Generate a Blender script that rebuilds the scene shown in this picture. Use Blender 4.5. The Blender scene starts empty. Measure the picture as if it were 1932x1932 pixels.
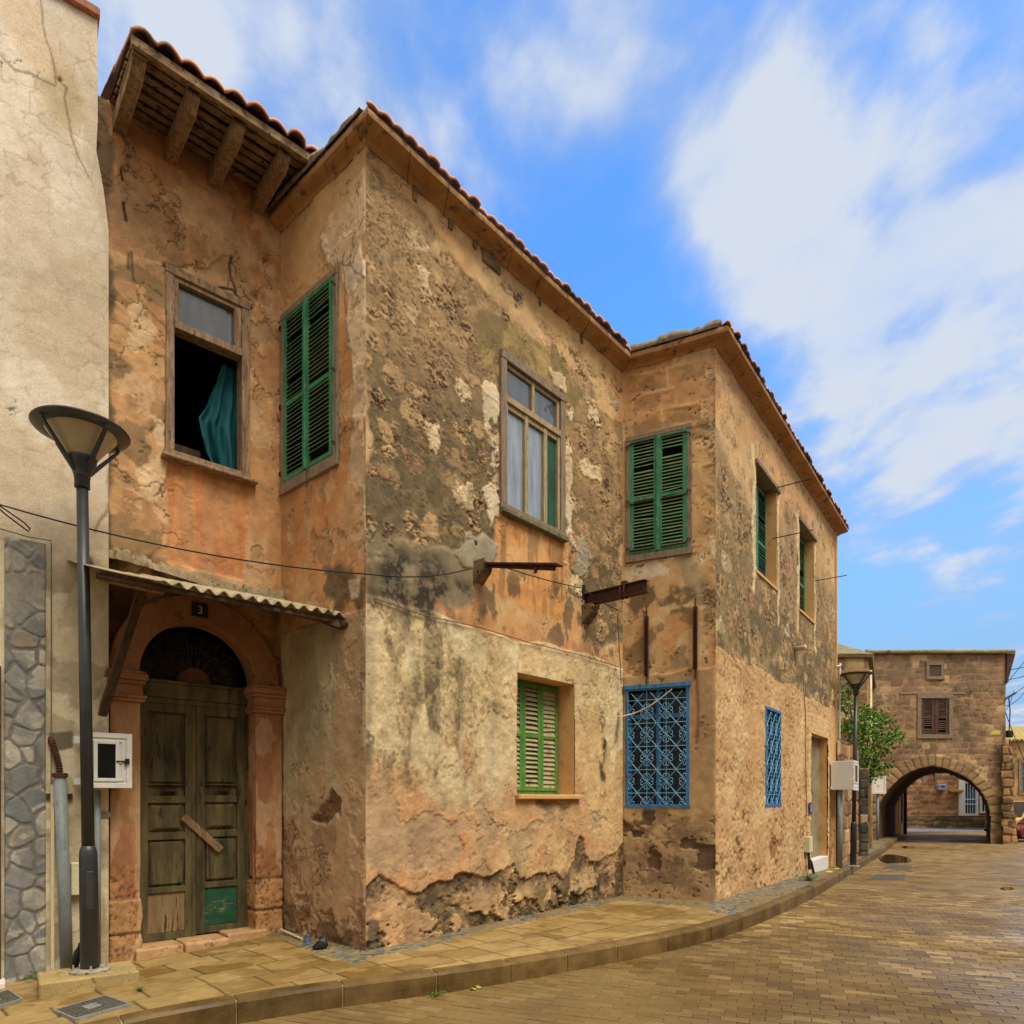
import bpy, math, random
import numpy as np
from mathutils import Vector
random.seed(7); rng = np.random.default_rng(7)
R = math.radians
F, CX, HY, EYE = 1284.0, 966.0, 1508.0, 1.5      # focal length and principal point measured from the photograph
SC = bpy.context.scene
COL = SC.collection

def lin(r, g, b, k=1.0):
    o = []
    for c in (r, g, b):
        c /= 255.0
        o.append(k * (c / 12.92 if c <= .04045 else ((c + .055) / 1.055) ** 2.4))
    return np.array(o)
def c4(c): return (float(c[0]), float(c[1]), float(c[2]), 1.0)
def ss(a, b, x):
    t = np.clip((x - a) / (b - a), 0, 1)
    return t * t * (3 - 2 * t)
def lerp(a, b, m):
    m = np.asarray(m)
    if m.ndim and (np.ndim(a) > 1 or np.ndim(b) > 1 or m.ndim > 1 or True): m = m[..., None]
    return a * (1 - m) + b * m

# ---------------------------------------------------------------- ground
_gy = np.array([-20, 0, 6.6, 9.3, 10.6, 16, 28, 40, 80.]); _gz = np.array([0, 0, 0, .05, .05, -.1, -.2, -.25, -.3])
def gz(X, Y):
    Y = np.asarray(Y, float); X = np.asarray(X, float)
    z = sum(np.interp(Y + d, _gy, _gz) for d in (-.8, -.4, 0, .4, .8)) / 5
    return z - .06 * np.clip(-2.5 - X, 0, 3)
KERB_H = .18
def ground_at(x, y, off=0.0):
    """pixel -> point on the ground sheet (off = height above the pavement)"""
    dx, dz = (x - CX) / F, (HY - y) / F
    t = 5.0
    for _ in range(60):
        t = .5 * t + .5 * (float(gz(dx * t, t)) + off - EYE) / dz
    return np.array([dx * t, t, float(gz(dx * t, t)) + off])
def at(x, y, Y): return np.array([(x - CX) / F * Y, Y, EYE + (HY - y) / F * Y])

class Fr:
    """a vertical frame: u to the right along the wall, d outward, z up"""
    def __init__(s, o, u):
        s.o = np.array([o[0], o[1], 0.0]); u = np.array([u[0], u[1], 0.0]); s.u = u / np.linalg.norm(u)
        s.n = np.array([s.u[1], -s.u[0], 0.0])
    def pt(s, u, d, z): return s.o + s.u * u + s.n * d + np.array([0, 0, 1.0]) * z
    def pts(s, U, D, Z):
        U = np.asarray(U)[..., None]; D = np.asarray(D)[..., None]; Z = np.asarray(Z)[..., None]
        return s.o + s.u * U + s.n * D + np.array([0, 0, 1.0]) * Z
    def pix(s, x, y, d=0.0):
        r = np.array([(x - CX) / F, 1.0, (HY - y) / F]); c = np.array([0, 0, EYE])
        t = np.dot(s.o + s.n * d - c, s.n) / np.dot(r, s.n)
        p = c + r * t
        return float(np.dot(p - s.o, s.u)), float(p[2])
    def rect(s, tl, tr, br, bl, d=0.0):
        q = [s.pix(*p, d) for p in (tl, tr, br, bl)]
        return ((q[0][0] + q[3][0]) / 2, (q[1][0] + q[2][0]) / 2, (q[2][1] + q[3][1]) / 2, (q[0][1] + q[1][1]) / 2)

# ---------------------------------------------------------------- noise
def h2(ix, iy, seed):
    n = (ix.astype(np.int64) * 374761393 + iy.astype(np.int64) * 668265263 + np.int64(seed) * 1442695041) & 0xffffffff
    n = ((n ^ (n >> 13)) * 1274126177) & 0xffffffff
    n = ((n ^ (n >> 16)) * 2246822519) & 0xffffffff
    n ^= n >> 15
    return (n & 0xffffff) / float(0x1000000)
def vn(x, y, seed):
    ix, iy = np.floor(x), np.floor(y); fx, fy = x - ix, y - iy
    fx = fx * fx * fx * (fx * (fx * 6 - 15) + 10); fy = fy * fy * fy * (fy * (fy * 6 - 15) + 10)
    a, b, c, d = h2(ix, iy, seed), h2(ix + 1, iy, seed), h2(ix, iy + 1, seed), h2(ix + 1, iy + 1, seed)
    return (a + (b - a) * fx) * (1 - fy) + (c + (d - c) * fx) * fy
def fbm(x, y, seed, oc=5, gain=.52):
    s, a, t = 0, 1.0, 0
    for i in range(oc):
        ca, sa = math.cos(i * 1.3 + seed), math.sin(i * 1.3 + seed)
        s = s + a * vn((x * ca - y * sa) * 2 ** i + 17.3 * i, (x * sa + y * ca) * 2 ** i - 9.1 * i, seed + 31 * i); t += a; a *= gain
    return np.clip((s / t - .5) * 1.55 + .5, 0, 1)
def cells(x, y, seed, jit=.85):
    ix, iy = np.floor(x), np.floor(y)
    f1 = np.full(x.shape, 9.0); f2 = np.full(x.shape, 9.0); idr = np.zeros(x.shape)
    for dx in (-1, 0, 1):
        for dy in (-1, 0, 1):
            cx, cy = ix + dx, iy + dy
            px = cx + .5 + jit * (h2(cx, cy, seed) - .5); py = cy + .5 + jit * (h2(cx, cy, seed + 5) - .5)
            d = np.hypot(px - x, py - y); r = h2(cx, cy, seed + 11)
            m = d < f1
            f2 = np.where(m, f1, np.minimum(f2, d)); idr = np.where(m, r, idr); f1 = np.where(m, d, f1)
    return f1, f2, idr
def ashlar(U, Z, w, h, seed, wob=.02):
    """coursed masonry: distance to the nearest joint (metres) and a random number per block"""
    Zw = Z + (fbm(U * 1.1, Z * 1.1, seed + 3, 3) - .5) * wob * 4; Uw = U + (fbm(U * 2.3, Z * 2.3, seed + 4, 3) - .5) * wob * 3
    hj = Zw / h; j = np.floor(hj); fz = hj - j
    wj = w * (.75 + .6 * h2(j, j * 0, seed)); ui = Uw / wj + h2(j, j * 0 + 3, seed) * 7; i = np.floor(ui); fu = ui - i
    # vary block width: shift the joint
    sl = .28 * (h2(i, j, seed + 7) - .5); sr = .28 * (h2(i + 1, j, seed + 7) - .5)
    left, right = fu - sl, 1 + sr - fu
    i2 = np.where(left < 0, i - 1, np.where(right < 0, i + 1, i))
    du = np.minimum(np.abs(left), np.abs(right)) * wj; dz = np.minimum(fz, 1 - fz) * h
    return np.minimum(du, dz), h2(i2, j, seed + 13)
def sdpoly(U, Z, P):
    """signed distance, positive inside"""
    P = np.asarray(P, float); d = np.full(U.shape, 1e9); ins = np.zeros(U.shape, bool)
    for k in range(len(P)):
        a, b = P[k], P[(k + 1) % len(P)]; e = b - a
        wx, wz = U - a[0], Z - a[1]
        t = np.clip((wx * e[0] + wz * e[1]) / max(e @ e, 1e-12), 0, 1)
        d = np.minimum(d, np.hypot(wx - e[0] * t, wz - e[1] * t))
        c = ((a[1] > Z) != (b[1] > Z)) & (U < (b[0] - a[0]) * (Z - a[1]) / ((b[1] - a[1]) if abs(b[1] - a[1]) > 1e-12 else 1e-12) + a[0])
        ins ^= c
    return np.where(ins, d, -d)

# ---------------------------------------------------------------- objects
ROOT = {}
def tag(o, label=None, cat=None, group=None, kind=None):
    if label: o['label'] = label
    if cat: o['category'] = cat
    if group: o['group'] = group
    if kind: o['kind'] = kind
    return o
def thing(name, label, cat, loc, group=None):
    o = bpy.data.objects.new(name, None); COL.objects.link(o); o.location = Vector([float(v) for v in loc]); o.empty_display_size = .2
    ROOT[o.name] = np.array(loc, float)
    return tag(o, label, cat, group)
def link(name, me, parent, org):
    o = bpy.data.objects.new(name, me); COL.objects.link(o)
    if parent is not None:
        o.parent = parent; ROOT[o.name] = ROOT[parent.name]
    else:
        o.location = Vector([float(v) for v in org]); ROOT[o.name] = np.array(org, float)
    return o
def copy_tree(o, parent=None):
    c = o.copy(); COL.objects.link(c)
    if parent is not None: c.parent = parent
    for ch in list(o.children): copy_tree(ch, c)
    return c

def np_mesh(name, V, Fq, mat, parent=None, col=None, smooth=True, flat_mask=None):
    """V (n,3) world, Fq list/array of quads or list of faces"""
    V = np.asarray(V, float)
    org = ROOT[parent.name] if parent is not None else np.array([(V[:, 0].min() + V[:, 0].max()) / 2, (V[:, 1].min() + V[:, 1].max()) / 2, V[:, 2].min()])
    me = bpy.data.meshes.new(name)
    Vl = (V - org).astype(np.float32)
    if isinstance(Fq, np.ndarray):
        nf, k = Fq.shape
        me.vertices.add(len(V)); me.vertices.foreach_set('co', Vl.ravel())
        me.loops.add(nf * k); me.loops.foreach_set('vertex_index', Fq.astype(np.int32).ravel())
        me.polygons.add(nf); me.polygons.foreach_set('loop_start', np.arange(0, nf * k, k, dtype=np.int32))
        me.update(calc_edges=True); me.validate()
    else:
        me.from_pydata([tuple(map(float, v)) for v in Vl], [], [list(f) for f in Fq]); me.update()
    me.polygons.foreach_set('use_smooth', np.full(len(me.polygons), bool(smooth)))
    if col is not None:
        a = me.color_attributes.new('Col', 'FLOAT_COLOR', 'POINT')
        a.data.foreach_set('color', np.concatenate([np.asarray(col, np.float32).reshape(-1, 3), np.ones((len(V), 1), np.float32)], 1).ravel())
    me.materials.append(mat)
    return link(name, me, parent, org)

class MB:
    """collects primitives in world space, builds them as one mesh object"""
    def __init__(s): s.v = []; s.f = []; s.c = []; s.cur = (1, 1, 1)
    def add(s, vs, fs):
        b = len(s.v); s.v += [tuple(map(float, p)) for p in vs]; s.f += [[i + b for i in f] for f in fs]; s.c += [s.cur] * len(vs)
    def hexa(s, p): s.add(p, [(0, 3, 2, 1), (4, 5, 6, 7), (0, 1, 5, 4), (1, 2, 6, 5), (2, 3, 7, 6), (3, 0, 4, 7)])
    def box(s, fr, u0, u1, d0, d1, z0, z1):
        s.hexa([fr.pt(u0, d0, z0), fr.pt(u0, d1, z0), fr.pt(u1, d1, z0), fr.pt(u1, d0, z0), fr.pt(u0, d0, z1), fr.pt(u0, d1, z1), fr.pt(u1, d1, z1), fr.pt(u1, d0, z1)][::1])
    def beam(s, a, b, w, h, up=(0, 0, 1)):
        a, b = np.array(a, float), np.array(b, float); t = b - a; t /= np.linalg.norm(t); up = np.array(up, float)
        x = np.cross(t, up); x /= np.linalg.norm(x); y = np.cross(x, t); x *= w / 2; y *= h / 2
        s.hexa([a - x - y, a + x - y, a + x + y, a - x + y, b - x - y, b + x - y, b + x + y, b - x + y])
    def tube(s, P, r, n=6, closed=False, cap=True):
        P = [np.array(p, float) for p in P]; N = len(P); rs = r if hasattr(r, '__len__') else [r] * N
        vs, fs = [], []; prev = None
        for i in range(N):
            t = (P[(i + 1) % N] - P[i - 1]) if closed else (P[min(i + 1, N - 1)] - P[max(i - 1, 0)])
            t /= (np.linalg.norm(t) + 1e-12)
            if prev is None:
                a = np.array([0, 0, 1.0]) if abs(t[2]) < .9 else np.array([1.0, 0, 0])
                x = np.cross(t, a)
            else: x = prev - t * (prev @ t)
            x /= np.linalg.norm(x) + 1e-12; y = np.cross(t, x); prev = x
            for k in range(n):
                w = 2 * math.pi * k / n; vs.append(P[i] + rs[i] * (math.cos(w) * x + math.sin(w) * y))
        for i in range(N if closed else N - 1):
            j = (i + 1) % N
            for k in range(n): fs.append((i * n + k, i * n + (k + 1) % n, j * n + (k + 1) % n, j * n + k))
        if cap and not closed: fs += [tuple(range(n))[::-1], tuple((N - 1) * n + k for k in range(n))]
        s.add(vs, fs)
    def lathe(s, c, prof, n=24, cap=True):
        vs, fs = [], []
        for (r, z) in prof:
            for k in range(n):
                w = 2 * math.pi * k / n; vs.append((c[0] + r * math.cos(w), c[1] + r * math.sin(w), c[2] + z))
        for i in range(len(prof) - 1):
            for k in range(n): fs.append((i * n + k, i * n + (k + 1) % n, (i + 1) * n + (k + 1) % n, (i + 1) * n + k))
        if cap: fs += [tuple(range(n))[::-1], tuple((len(prof) - 1) * n + k for k in range(n))]
        s.add(vs, fs)
    def prism(s, fr, poly, d0, d1):
        n = len(poly)
        vs = [fr.pt(u, d0, z) for u, z in poly] + [fr.pt(u, d1, z) for u, z in poly]
        s.add(vs, [tuple(range(n)), tuple(range(2 * n - 1, n - 1, -1))] + [(i, i + n, (i + 1) % n + n, (i + 1) % n) for i in range(n)])
    def quad(s, *p): s.add(p, [tuple(range(len(p)))])
    def build(s, name, mat, parent=None, smooth=False, bevel=0, seg=1, col=False, solid=0):
        o = np_mesh(name, s.v, s.f, mat, parent, s.c if col else None, smooth)
        if solid:
            m = o.modifiers.new('Solidify', 'SOLIDIFY'); m.thickness = solid; m.offset = 0
        if bevel:
            m = o.modifiers.new('Bevel', 'BEVEL'); m.width = bevel; m.segments = seg; m.limit_method = 'ANGLE'; m.angle_limit = R(40)
        return o

def grid_faces(ny, nx, keep=None):
    idx = np.arange(ny * nx).reshape(ny, nx)
    q = np.stack([idx[:-1, :-1], idx[:-1, 1:], idx[1:, 1:], idx[1:, :-1]], -1)
    if keep is not None: q = q[keep]
    return q.reshape(-1, 4)
def axis(a, b, brk, res):
    p = sorted(set([a, b] + [x for x in brk if a < x < b])); out = [p[0]]
    for i in range(len(p) - 1):
        n = max(1, int(math.ceil((p[i + 1] - p[i]) / res))); out += list(np.linspace(p[i], p[i + 1], n + 1)[1:])
    return np.array(out)
def wall(name, fr, u0, u1, z0, z1, res, paint, mat, parent, holes=(), archhole=None, shear=None, label=None):
    us = axis(u0, u1, [x for h in holes for x in h[:2]], res); zs = axis(z0, z1, [x for h in holes for x in h[2:4]], res)
    U, Z = np.meshgrid(us, zs)
    P = paint(U, Z)
    D = P.disp * ss(0, .03, np.minimum(U - u0, u1 - U) + .004)
    keep = np.ones((len(zs) - 1, len(us) - 1), bool)
    uc, zc = (us[1:] + us[:-1]) / 2, (zs[1:] + zs[:-1]) / 2; UC, ZC = np.meshgrid(uc, zc)
    for h in holes: keep &= ~((UC > h[0]) & (UC < h[1]) & (ZC > h[2]) & (ZC < h[3]))
    if archhole is not None: keep &= sdpoly(UC, ZC, archhole) < 0
    lum = (P.col @ np.array([.3, .55, .15]))[..., None]; P.col = P.col * .86 + lum * np.array([1.0, .99, .74]) * .15
    Us = U if shear is None else shear(U, Z)
    o = np_mesh(name, fr.pts(Us, D, Z).reshape(-1, 3), grid_faces(len(zs), len(us), keep), mat, parent, P.col.reshape(-1, 3), True)
    if label: o['label'] = label
    return o
class Paint:
    def __init__(s, fr, U, Z, base):
        s.fr, s.U, s.Z = fr, U, Z; s.col = np.zeros(U.shape + (3,)) + base; s.disp = np.zeros(U.shape)
    def lay(s, m, c, k=1.0): s.col = lerp(s.col, c, np.clip(m * k, 0, 1))
    def poly(s, P, soft=.03, amp=.1, fq=2.5, seed=1, oc=5, d=0):
        q = [s.fr.pix(x, y, d) for x, y in P]
        us = [a[0] for a in q]; zs = [a[1] for a in q]; m = .4 + amp
        sd = np.full(s.U.shape, -1.0)
        b = (s.U > min(us) - m) & (s.U < max(us) + m) & (s.Z > min(zs) - m) & (s.Z < max(zs) + m)
        if b.any():
            u, z = s.U[b], s.Z[b]
            sd[b] = sdpoly(u, z, q) + (fbm(u * fq, z * fq, seed, oc) - .5) * 2 * amp
        return ss(-soft, soft, sd)
    def line(s, P, w, soft=.01, amp=.03, fq=4, seed=1, d=0):
        q = [s.fr.pix(x, y, d) for x, y in P]; dd = np.full(s.U.shape, 9.0)
        Uw = s.U + (fbm(s.U * fq, s.Z * fq, seed, 5) - .5) * 2 * amp; Zw = s.Z + (fbm(s.U * fq, s.Z * fq, seed + 7, 5) - .5) * 2 * amp
        for a, b in zip(q[:-1], q[1:]):
            a, b = np.array(a), np.array(b); e = b - a; t = np.clip(((Uw - a[0]) * e[0] + (Zw - a[1]) * e[1]) / (e @ e), 0, 1)
            dd = np.minimum(dd, np.hypot(Uw - a[0] - e[0] * t, Zw - a[1] - e[1] * t))
        return ss(w + soft, w - soft, dd) if soft else (dd < w) * 1.0
    def cracks(s, fq, seed, thick=.012, region=.55, col=None, depth=.006, stretch=1.0):
        n = fbm(s.U * fq, s.Z * fq * stretch, seed, 6, .6); m = ss(thick, thick * .3, np.abs(n - .5)) * ss(region, region + .08, fbm(s.U * .7, s.Z * .7, seed + 50, 3))
        s.lay(m, lin(88, 62, 40) if col is None else col, .8); s.disp -= m * depth
    def grain(s, a=.16, fq=9, seed=90):
        n = fbm(s.U * fq, s.Z * fq, seed, 5, .65); n2 = fbm(s.U * 1.3, s.Z * 1.3, seed + 1, 4)
        s.col = s.col * (1 + a * 2 * (n - .5) + .16 * (n2 - .5))[..., None]; s.disp += (n - .5) * .006
    def pits(s, fq, seed, thr, m, depth=.014, col=None):
        n = fbm(s.U * fq * 1.7 + s.Z * fq * .4, s.Z * fq * 2.6, seed, 4, .6); cl = ss(.36, .6, fbm(s.U * fq * .22, s.Z * fq * .22, seed + 1, 3))
        p = ss(thr + .07, thr + .17, n) * m * cl
        s.lay(p, lin(92, 68, 46) if col is None else col, .8); s.disp -= p * depth * .8
    def flake(s, fx, fz, seed, thr, c, m=1.0, depth=.006, k=1.0, oc=6):
        n = fbm(s.U * fx, s.Z * fz, seed, oc, .58); t = ss(thr, thr + .010, n) * m; rim = ss(thr - .016, thr - .002, n) * (1 - ss(thr, thr + .010, n)) * m
        s.lay(t, c * (.86 + .28 * fbm(s.U * 6, s.Z * 6, seed + 1, 4))[..., None], k); s.lay(rim, c * .45, .55); s.disp -= t * depth
    def rubble(s, m, w, h, seed, cover=.55, tone=1.0, pit=1.0, rise=.008):
        """stone lumps standing a little proud of recessed mortar"""
        U, Z = s.U, s.Z
        Uw = U + (fbm(U * 5, Z * 5, seed, 4) - .5) * .15 + (fbm(U * 17, Z * 17, seed + 41, 3) - .5) * .05; Zw = Z + (fbm(U * 5, Z * 5, seed + 3, 4) - .5) * .10 + (fbm(U * 17, Z * 17, seed + 42, 3) - .5) * .04
        row = np.floor(Zw / h); f1, f2, r = cells(Uw / w + .5 * (row % 2), Zw / h, seed, .42)
        ins = ss(-.05, .06, (.33 + .17 * r) * (cover / .55) - f1 + (fbm(U * 12, Z * 12, seed + 9, 4) - .5) * .26) * m * (r > .08)
        ins = ins * (.55 + .45 * ss(.36, .52, fbm(U * 2.3, Z * 2.3, seed + 40, 4)))
        r2 = (r * 7.31) % 1.0
        sc = lerp(lin(192, 154, 102), lin(170, 132, 86), r2)
        sc = np.where((r2 > .92)[..., None], lin(176, 130, 90), sc); sc = np.where((r2 < .07)[..., None], lin(206, 178, 132), sc)
        sc = sc * (.72 + .56 * fbm(U * 9, Z * 9, seed + 15, 5, .65))[..., None]
        s.lay(ins, sc * tone)
        s.disp += ins * rise - m * .006 + m * (fbm(U * 14, Z * 14, seed + 44, 4, .65) - .5) * .005
        pc = lin(66, 49, 33)
        s.pits(11, seed + 20, .40, ins * pit * (((r * 3.7) % 1) > .2), .014, pc); s.pits(20, seed + 25, .42, ins * pit, .010, pc); s.pits(12, seed + 27, .63, m * (1 - ins) * .7, .006, pc)
        return ins
# light settings
SUN_E, SUN_A, SKY_S, EXPO = 1.6, 32, .072, 1.25
SKY_TINT = (.78, 1.46, 2.1); CLOUD_A = (2.25, 3.0, 4.45); CLOUD_B = (3.9, 4.3, 5.0)
# ---------------------------------------------------------------- materials
def nmat(name):
    m = bpy.data.materials.new(name); m.use_nodes = True; nt = m.node_tree; b = nt.nodes['Principled BSDF']
    return m, nt, b
def noise(nt, scale, detail=6, rough=.6, vec=None, stretch=None):
    tc = nt.nodes.new('ShaderNodeTexCoord'); n = nt.nodes.new('ShaderNodeTexNoise')
    n.inputs['Scale'].default_value = scale; n.inputs['Detail'].default_value = detail; n.inputs['Roughness'].default_value = rough
    src = tc.outputs['Object']
    if stretch:
        mp = nt.nodes.new('ShaderNodeMapping'); mp.inputs['Scale'].default_value = stretch; nt.links.new(src, mp.inputs['Vector']); src = mp.outputs['Vector']
    nt.links.new(src, n.inputs['Vector']); return n.outputs['Fac']
def ramp(nt, fac, stops):
    r = nt.nodes.new('ShaderNodeValToRGB'); nt.links.new(fac, r.inputs['Fac']); e = r.color_ramp.elements
    while len(e) < len(stops): e.new(.5)
    for k, (p, c) in enumerate(stops): e[k].position = p; e[k].color = c4(c) if len(c) == 3 else c
    return r.outputs['Color']
def bump(nt, b, h, strength=.4, dist=.01):
    n = nt.nodes.new('ShaderNodeBump'); n.inputs['Strength'].default_value = strength; n.inputs['Distance'].default_value = dist
    nt.links.new(h, n.inputs['Height']); nt.links.new(n.outputs['Normal'], b.inputs['Normal'])
def mixc(nt, a, b_, fac, mode='MIX'):
    n = nt.nodes.new('ShaderNodeMix'); n.data_type = 'RGBA'; n.blend_type = mode
    for s, v in ((n.inputs[6], a), (n.inputs[7], b_)):
        if isinstance(v, bpy.types.NodeSocket): nt.links.new(v, s)
        else: s.default_value = c4(v)
    if isinstance(fac, bpy.types.NodeSocket): nt.links.new(fac, n.inputs[0])
    else: n.inputs[0].default_value = fac
    return n.outputs[2]
def vcol_mat(name, rough=.92, fine=90, famp=.16, bs=.35, bd=.006, wet=None, spec=.25, mottle=None):
    m, nt, b = nmat(name)
    a = nt.nodes.new('ShaderNodeVertexColor'); a.layer_name = 'Col'
    n = noise(nt, fine, 8, .7); v = ramp(nt, n, [(.3, (1 - famp,) * 3), (.7, (1 + famp,) * 3)])
    c = mixc(nt, a.outputs['Color'], v, 1.0, 'MULTIPLY')
    if mottle: c = mixc(nt, c, ramp(nt, noise(nt, mottle[0], 6, .65), [(.36, (mottle[1], mottle[1] * .95, mottle[1] * .85)), (.64, (1.08,) * 3)]), 1.0, 'MULTIPLY')
    nt.links.new(c, b.inputs['Base Color'])
    b.inputs['Roughness'].default_value = rough; b.inputs['Specular IOR Level'].default_value = spec
    if wet:
        w = noise(nt, wet[0], 4, .5); r = ramp(nt, w, [(.4, (wet[1],) * 3), (.62, (wet[2],) * 3)]); nt.links.new(r, b.inputs['Roughness'])
    bump(nt, b, noise(nt, fine * .6, 8, .75), bs, bd)
    return m
def worn(name, c1, c2, c3=None, scale=6, rough=.7, stretch=None, fine=60, bs=.3, bd=.004, metal=0, lo=.35, hi=.65, spec=.35, fa=.19):
    """two-tone weathered surface with a third tone in flakes"""
    m, nt, b = nmat(name)
    n = noise(nt, scale, 8, .65, stretch=stretch); c = ramp(nt, n, [(lo, c1), (hi, c2)])
    if c3 is not None:
        n2 = noise(nt, scale * 1.9, 10, .7, stretch=stretch); k = ramp(nt, n2, [(.56, (0, 0, 0)), (.62, (1, 1, 1))]); c = mixc(nt, c, c3, k)
    n3 = noise(nt, fine, 6, .7, stretch=stretch); v = ramp(nt, n3, [(.3, (1 - fa,) * 3), (.7, (1 + fa,) * 3)])
    nt.links.new(mixc(nt, c, v, 1.0, 'MULTIPLY'), b.inputs['Base Color'])
    b.inputs['Roughness'].default_value = rough; b.inputs['Metallic'].default_value = metal; b.inputs['Specular IOR Level'].default_value = spec
    bump(nt, b, n3, bs, bd)
    return m
def glass_mat(name, c, rough=.05, spec=.6, bs=.05):
    m, nt, b = nmat(name); n = noise(nt, 3, 7, .65, stretch=(4, 4, .6)); nt.links.new(ramp(nt, n, [(.3, c * .62), (.7, c * 1.25)]), b.inputs['Base Color'])
    b.inputs['Roughness'].default_value = rough; b.inputs['Specular IOR Level'].default_value = spec
    bump(nt, b, noise(nt, 2.5, 2), bs, .02)
    return m
ST = vcol_mat('aged_plaster', .93, 75, .22, .65, .006)
STF = vcol_mat('far_masonry', .93, 25, .14, .5, .015)
PAV = vcol_mat('paving_stone', .6, 60, .14, .35, .004, (1.1, .32, .75), .35)
PEB = vcol_mat('pebble_mosaic', .6, 60, .12, .3, .004, (1.5, .3, .7), .35)
CLAD = vcol_mat('stone_cladding', .75, 45, .2, .6, .006)
TILE = vcol_mat('terracotta_tile', .85, 40, .2, .4, .004)
LEAF = vcol_mat('leaf', .55, 30, .15, .1, .002)
WOODG = worn('weathered_grey_wood', lin(112, 98, 84), lin(150, 128, 100), lin(84, 72, 60), 5, .85, (6, 6, .7), 50, .5, .004)
WOODB = worn('weathered_brown_wood', lin(112, 88, 66), lin(164, 134, 100), lin(74, 58, 46), 4, .85, (5, 5, 1), 40, .5, .005)
WOODD = worn('dark_old_wood', lin(62, 46, 34), lin(96, 72, 52), lin(44, 34, 27), 5, .85, (5, 5, 1), 40, .5, .004)
BOARD = worn('eave_board', lin(104, 82, 60), lin(162, 134, 98), lin(52, 38, 28), 2.5, .9, (3, 3, 3), 30, .5, .006)
GREEN = worn('green_shutter_paint', lin(32, 104, 68), lin(66, 136, 94), lin(118, 128, 98), 5, .7, (2, 2, 1), 60, .3, .002)
SLATG = worn('lit_slat_green', lin(74, 118, 78), lin(120, 142, 102), lin(136, 128, 98), 5, .7, None, 60, .3, .002)  # slat green lightened to show the light the slats catch
GREENO = worn('yellow_green_paint', lin(62, 118, 44), lin(96, 150, 62), lin(118, 116, 84), 6, .65, (2, 2, 1), 60, .4, .002)
SLATO = worn('bare_slat', lin(148, 142, 104), lin(176, 164, 124), lin(110, 106, 72), 5, .8, None, 60, .4, .002)
SLATB = worn('brown_slat', lin(62, 42, 34), lin(92, 64, 50), None, 4, .8, None, 40, .3, .003)
DGREEN = worn('dark_green_board', lin(22, 66, 50), lin(38, 86, 66), None, 3, .6, (1, 1, .5))
BLUE = worn('blue_iron_paint', lin(92, 152, 192), lin(122, 174, 206), lin(70, 124, 168), 10, .5, None, 80, .2, .001)
BLUED = worn('deep_blue_paint', lin(44, 98, 146), lin(68, 126, 174), lin(50, 76, 100), 6, .55, (2, 2, 1), 60, .3, .002)
DOORP = worn('dark_olive_door_paint', lin(58, 52, 32), lin(114, 102, 66), lin(44, 46, 28), 2.4, .7, (3, 3, .5), 40, .6, .005)
DOORL = worn('stained_lower_door_panel', lin(44, 38, 26), lin(128, 106, 78), lin(60, 48, 32), 2.2, .8, (4, 4, .7), 40, .5, .004)
DOORG = worn('grey_door_wood', lin(118, 96, 66), lin(150, 126, 90), lin(60, 48, 32), 3, .8, (4, 4, .4), 40, .5, .004)
DOORK = worn('green_kick_panel', lin(22, 62, 42), lin(36, 88, 60), lin(124, 110, 84), 3, .7, (1, 1, 2.4), 40, .3, .003)
RUST = worn('rusty_iron', lin(58, 36, 26), lin(92, 54, 36), lin(44, 32, 26), 12, .85, None, 70, .5, .003)
IRON = worn('dark_iron', lin(40, 34, 30), lin(72, 60, 50), None, 12, .7, None, 70, .4, .002)
LAMPM = worn('anthracite_lamp_paint', lin(44, 46, 46), lin(56, 58, 58), lin(50, 51, 50), 8, .42, None, 50, .05, .001, spec=.5)
LAMPG = worn('frosted_lamp_glass', lin(168, 156, 120), lin(186, 174, 138), None, 4, .35, (1, 1, 1), 200, .2, .001, spec=.5)
WHITEP = worn('white_enamel', lin(218, 216, 206), lin(228, 226, 218), lin(212, 209, 198), 5, .45, None, 60, .03, .001, spec=.5, fa=.03)
BEIGEP = worn('beige_plastic', lin(206, 200, 160), lin(216, 210, 172), None, 5, .5, None, 60, .05, .001)
PIPE = worn('grey_plastic_pipe', lin(116, 122, 122), lin(136, 142, 140), lin(104, 106, 100), 8, .55, (1, 1, .3), 60, .08, .001)
CREAMP = worn('cream_pipe', lin(204, 182, 140), lin(222, 204, 164), lin(150, 112, 76), 8, .7)
CONC = worn('grey_concrete', lin(150, 130, 84), lin(174, 150, 98), lin(122, 106, 70), 5, .9, None, 60, .5, .004)
CORN = worn('painted_concrete_eave', lin(156, 114, 72), lin(178, 136, 90), lin(112, 86, 58), 2.6, .9, None, 30, .6, .006)
PALEC = worn('lichen_grey_capping', lin(124, 112, 88), lin(156, 140, 110), lin(98, 88, 68), 7, .95, None, 40, .8, .01)
PLAST = worn('tan_reveal_plaster', lin(206, 158, 100), lin(216, 174, 118), lin(186, 140, 88), 3, .95, None, 60, .5, .004)
SURR = worn('terracotta_limewash_stone', lin(146, 100, 66), lin(168, 122, 82), lin(122, 88, 60), 3.5, .95, None, 40, .9, .008)
SURB = worn('bare_sandstone', lin(168, 124, 78), lin(188, 144, 94), lin(126, 90, 56), 6, .95, None, 26, 1.0, .014)
BLOCKM = worn('grey_render_infill', lin(126, 112, 84), lin(156, 140, 108), lin(104, 92, 70), 3, .95, None, 50, .6, .006)
CORR = worn('corrugated_fibre_cement', lin(142, 128, 98), lin(182, 166, 132), lin(104, 92, 68), 4, .9, None, 40, .5, .004)
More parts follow.
